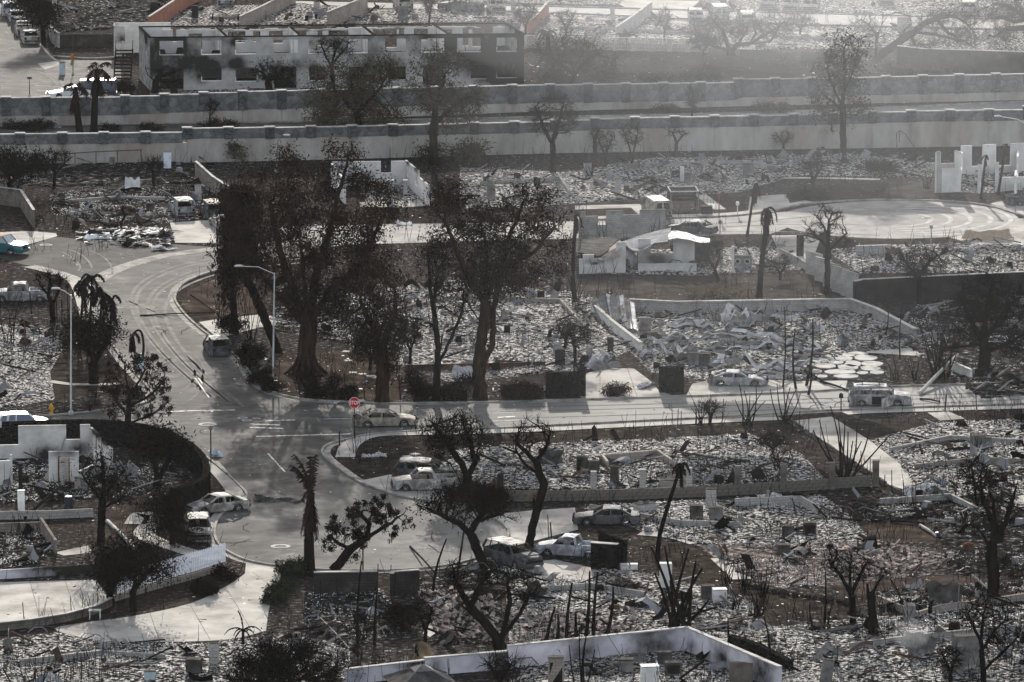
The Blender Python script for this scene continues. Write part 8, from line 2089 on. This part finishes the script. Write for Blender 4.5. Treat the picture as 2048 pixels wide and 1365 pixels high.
# logs, beams, fallen poles
for i, (p0, p1, r, m, lab, z1) in enumerate((((1840, 790), (1915, 738), .16, 'cap', 'pale fallen utility pole leaning across the street at right', 1.2), ((1640, 765), (1700, 785), .1, 'bark_dark', 'black fallen trunk reaching the silver suv', .1), ((1600, 740), (1650, 770), .1, 'bark_dark', 'second black fallen trunk behind the kerb', .2), ((1840, 800), (1880, 806), .08, 'char', 'short black beam lying on the road by the pale pole', .1), ((50, 1040), (115, 1002), .12, 'char', 'black beam leaning toward the blue plant pot', .9), ((215, 1046), (268, 1100), .14, 'cap', 'pale plank lying on the dark yard left of the black bush', .15), ((30, 1130), (88, 1108), .16, 'char', 'black beam inside the low foundation walls', .2), ((60, 1100), (115, 1096), .12, 'char', 'long black beam resting on the white tub', .4),
        ((800, 620), (870, 608), .1, 'rust', 'rusty beam in the ash behind the shaggy tree', .1), ((1880, 700), (2040, 690), .12, 'bark_dark', 'long black log beyond the stalk bundle', .2), ((1890, 905), (1945, 900), .14, 'char', 'black log on the right hand ash plot', .15), ((1880, 890), (1930, 886), .1, 'char', 'thinner black log above the first on the right hand ash plot', .15), ((1640, 1270), (1722, 1262), .16, 'steel_grey', 'grey pile of boards left of the thick stump', .3), ((1720, 1012), (1760, 1045), .1, 'bark', 'grey beam at the top of the red soil', .1), ((1780, 1045), (1850, 1050), .1, 'bark', 'grey beam along the red soil edge', .1), ((1840, 1054), (1872, 1075), .12, 'cap', 'pale beam right of the red soil', .1), ((1850, 1010), (1880, 1040), .1, 'char', 'black beam below the diagonal driveway', .3), ((380, 590), (440, 633), .04, 'bark_dark', 'dead vine lying across the kerb on the curving street', .03), ((280, 633), (430, 628), .06, 'bark_dark', 'black fallen branch lying across the curving street', .1), ((1750, 645), (1840, 690), .08, 'cap', 'pale fallen branch behind the low wall at right', .4), ((820, 1095), (870, 1160), .07, 'char', 'fallen black pole right of the black wall end', .5), ((1100, 985), (1000, 990), .1, 'bark_dark', 'dark branch on the low block wall', .3), ((700, 1300), (640, 1252), .04, 'cap', 'thin pale cable draped over the dark yard', .6), ((1150, 655), (1235, 700), .06, 'cap', 'thin pale board on the slope beside the corrugated roof', .3))):
    a, b = G(*p0), G(*p1)
    t = thing('fallen_beam', lab, 'beam', (a + b) / 2)
    b.z += z1; a.z += r
    md_ = a.lerp(b, .5) + Vector((0, 0, .06))
    mb = MB(); mb.tube([a - t.location, md_ - t.location, b - t.location], [r, r * .9, r * .75], 8); mb.build('shaft', M[m], t)
    q = a.lerp(b, .62) - t.location
    mb = MB(); mb.tube([q, q + Vector((.25, -.1, .25))], [r * .4, r * .2], 5); mb.build('splinter', M[m], t)

# stepping stones, rock borders and fallen roof tiles
for i, (x, y) in enumerate(((706, 747), (725, 750), (742, 754), (755, 757), (692, 705), (729, 706), (697, 723), (815, 915), (830, 910))):
    t = thing('paving_slab', 'pale square paving slab lying on the dark soil', 'slab', G(x, y), i * .3, 'loose paving slabs')
    mb = MB(); mb.box((0, 0, .05), (.6, .6, .08)); mb.build('slab', M['cap'], t)
    mb = MB(); mb.box((0, 0, .003), (.7, .7, .03)); mb.build('bed', M['chip_grey'], t)
R = random.Random(9)
def rocks(label, px, n, r):
    t = thing('rock_border', label, 'rock border', G(*px[0]))
    W = [G(p.x, p.y) for p in smooth_line(px, 6)]
    for i in range(n):
        p = W[min(len(W) - 1, int(i / n * len(W)))] - t.location + Vector((R.uniform(-.15, .15), R.uniform(-.15, .15), 0))
        rr = r * R.uniform(.6, 1.25)
        bm = bmesh.new(); bmesh.ops.create_icosphere(bm, subdivisions=1, radius=rr)
        for v in bm.verts: v.co *= R.uniform(.8, 1.15); v.co.z *= .75
        me_ = bpy.data.meshes.new('rock'); bm.to_mesh(me_); bm.free(); me_.materials.append(M['dark_wall' if i % 3 else 'bark_brown'])
        o = bpy.data.objects.new('rock', me_); link(o, t); o.location = p + Vector((0, 0, rr * .45))
rocks('row of dark rocks along the dirt lot at lower right', [(1490, 1172), (1560, 1188), (1640, 1200), (1700, 1210)], 34, .28)
rocks('ring of brown rocks around the slim bare tree foot', [(1622, 1262), (1660, 1258), (1700, 1258), (1730, 1240), (1700, 1228)], 26, .3)
rocks('thin line of rocks left of the ring at lower right', [(1480, 1278), (1560, 1270), (1620, 1262)], 22, .14)
rocks('rocks edging the low white wall at the lower right', [(1930, 1190), (1980, 1180), (2040, 1172)], 14, .2)
tile = MB()
for k in range(4):
    a0, a1 = math.pi * k / 4, math.pi * (k + 1) / 4
    tile.add([(.12 * math.cos(a0), -.2, .09 * math.sin(a0)), (.12 * math.cos(a1), -.2, .09 * math.sin(a1)), (.1 * math.cos(a1), .2, .08 * math.sin(a1)), (.1 * math.cos(a0), .2, .08 * math.sin(a0))], [(0, 1, 2, 3)])
def tilefield(label, px, n, seed):
    P = [G(*p) for p in px]; R = random.Random(seed)
    t = thing('fallen_tile_roof', label, 'roof tiles', P[0])
    first = None; cnt = 0
    x0, x1 = min(p.x for p in P), max(p.x for p in P); y0, y1 = min(p.y for p in P), max(p.y for p in P)
    while cnt < n:
        x, y = R.uniform(x0, x1), R.uniform(y0, y1)
        if not inpoly(np.array([x]), np.array([y]), P)[0]: continue
        if first is None: first = o = tile.build('roof_tile', [M['chip_tile']], t)
        else:
            o = first.copy(); COL.objects.link(o); o.parent = t
        k = R.uniform(1.0, 1.7)
        o.location = Vector((x, y, R.uniform(.05, .3))) - t.location; o.scale = (k, k, k)
        o.rotation_euler = (R.gauss(0, .3), R.gauss(0, .3), R.gauss(.3, .5)); cnt += 1
tilefield('spill of pink clay roof tiles left of the large Y shaped tree', [(838, 1192), (905, 1185), (990, 1200), (1000, 1285), (880, 1280)], 300, 1)
tilefield('band of pale pink clay tiles on the right hand tile plot', [(1640, 1095), (1740, 1085), (1870, 1118), (1840, 1146), (1690, 1160)], 260, 2)
tilefield('scatter of pinkish tiles in front of the white chimney column', [(1030, 1230), (1280, 1225), (1290, 1262), (1030, 1292)], 220, 3)
# wreck heap on the dark cul-de-sac
for i, (x, y, w_, h_, lab) in enumerate(((328, 484, .9, 1.0, 'black engine block at the right end of the burnt wreck heap'), (262, 476, .8, .6, 'black lump in the middle of the burnt wreck heap'), (185, 472, .7, .7, 'black spiky lump at the left end of the burnt wreck heap'), (1370, 1200, .8, .6, 'black charred lump on the ash left of the washing machines'), (1282, 1214, 1.5, .5, 'black charred mound in front of the tall stems'), (1610, 1110, 1.0, .4, 'dark mound among the right hand tiles'))):
    t = thing('charred_lump', lab, 'charred debris', G(x, y))
    bm = bmesh.new(); bmesh.ops.create_icosphere(bm, subdivisions=2, radius=.5)
    for v in bm.verts: v.co *= random.uniform(.6, 1.25)
    for v in bm.verts: v.co.x *= w_ * 1.6; v.co.z = max(0, v.co.z * h_ * 1.7 + .1)
    me_ = bpy.data.meshes.new('lump'); bm.to_mesh(me_); bm.free(); me_.materials.append(M['char']); o = bpy.data.objects.new('lump', me_); link(o, t)
    mb = MB(); mb.beam((-.3, -.3, .1), (.4, .1, h_ * 1.3), .06); mb.build('bent_rod', M['rust'], t)

# thin burnt stems standing everywhere on the plots and verges
R = np.random.RandomState(4)
n = 9500
cx, cy = R.uniform(-60, 2110, 600), R.uniform(300, 1390, 600)
k = R.randint(0, 600, n)
pts = np.array([tuple(G(cx[i], cy[i])) for i in range(600)])[k] + np.concatenate([R.normal(0, 1.1, (n, 2)), np.zeros((n, 1))], 1)
ok = ~inpoly(pts[:, 0], pts[:, 1], [G(*p) for p in ROAD])
for nm, px in PAV: ok &= ~inpoly(pts[:, 0], pts[:, 1], [G(*p) for p in px])
ok &= ~inpoly(pts[:, 0], pts[:, 1], [G(*p) for p in ELL])
pts = pts[ok]; n = len(pts)
hh = R.uniform(.15, 1.0, n) ** 2 * 1.9
tops = pts + np.stack([R.normal(0, .22, n) * hh, R.normal(0, .22, n) * hh, hh], 1)
v_, f_ = frusta(pts, tops, np.full(n, .022), np.full(n, .014), 3)
tag(np_mesh('burnt_weeds', v_, f_, M['char']), kind='stuff')
cr = MB()
R = random.Random(12)
for i in range(46):                                   # cracks in the asphalt
    x, y = R.choice(((R.uniform(450, 990), R.uniform(1040, 1120)), (R.uniform(1000, 2000), R.uniform(795, 830)), (R.uniform(260, 420), R.uniform(600, 760)), (R.uniform(420, 640), R.uniform(820, 1000))))
    if not inpoly(np.array([G(x, y).x]), np.array([G(x, y).y]), [G(*p) for p in ROAD])[0]: continue
    L = [(x, y)]; a = R.uniform(0, 6.28)
    for q in range(6):
        a += R.uniform(-.7, .7); L.append((L[-1][0] + 11 * math.cos(a), L[-1][1] + 3.2 * math.sin(a)))
    strip_mb(L, R.uniform(.03, .07), .0295, 0, k=2, mb=cr)
tag(cr.build('road_cracks', M['char']), kind='structure')

# ------------------------------------------------------------------ air: even haze and drifting smoke
def volume(name, dens, col=(.9, .92, .95), an=.0):
    m = bpy.data.materials.new(name); m.use_nodes = True
    n, l = m.node_tree.nodes, m.node_tree.links
    n.remove(n['Principled BSDF'])
    v = n.new('ShaderNodeVolumePrincipled')
    v.inputs['Density'].default_value = dens; v.inputs['Color'].default_value = (*col, 1); v.inputs['Anisotropy'].default_value = an
    l.new(v.outputs[0], n['Material Output'].inputs['Volume'])
    return m


hz = MB(); hz.box((0, 600, 48), (1500, 1900, 98))
tag(hz.build('haze', volume('haze air', HAZE_DENSITY)), kind='stuff')
def smoke(px, rx, ry, rz, dens, zc=None, layers=3):
    c = G(*px)
    for k in range(layers):
        f = (k + 1) / layers
        bm = bmesh.new(); bmesh.ops.create_uvsphere(bm, u_segments=28, v_segments=16, radius=1)
        for v in bm.verts: v.co.x *= rx * f; v.co.y *= ry * f; v.co.z *= rz * f
        me_ = bpy.data.meshes.new('smoke'); bm.to_mesh(me_); bm.free()
        me_.materials.append(volume('smoke', dens / layers, (.88, .9, .94), 0))
        o = bpy.data.objects.new('smoke', me_); COL.objects.link(o); o.location = (c.x, c.y, (rz + 1.0) if zc is None else zc); tag(o, kind='stuff')
SMOKES = True
if SMOKES:
    smoke((1640, 190), 46, 65, 10, .0027)
    smoke((1250, 120), 36, 60, 9, .0014)
    smoke((1560, 440), 36, 90, 12, .0010)
    smoke((1450, 850), 28, 60, 10, .0005)
    smoke((1822, 1322), 1.3, 2.2, .9, .05, layers=2)
    smoke((2000, 540), 18, 30, 7, .0008, layers=2)
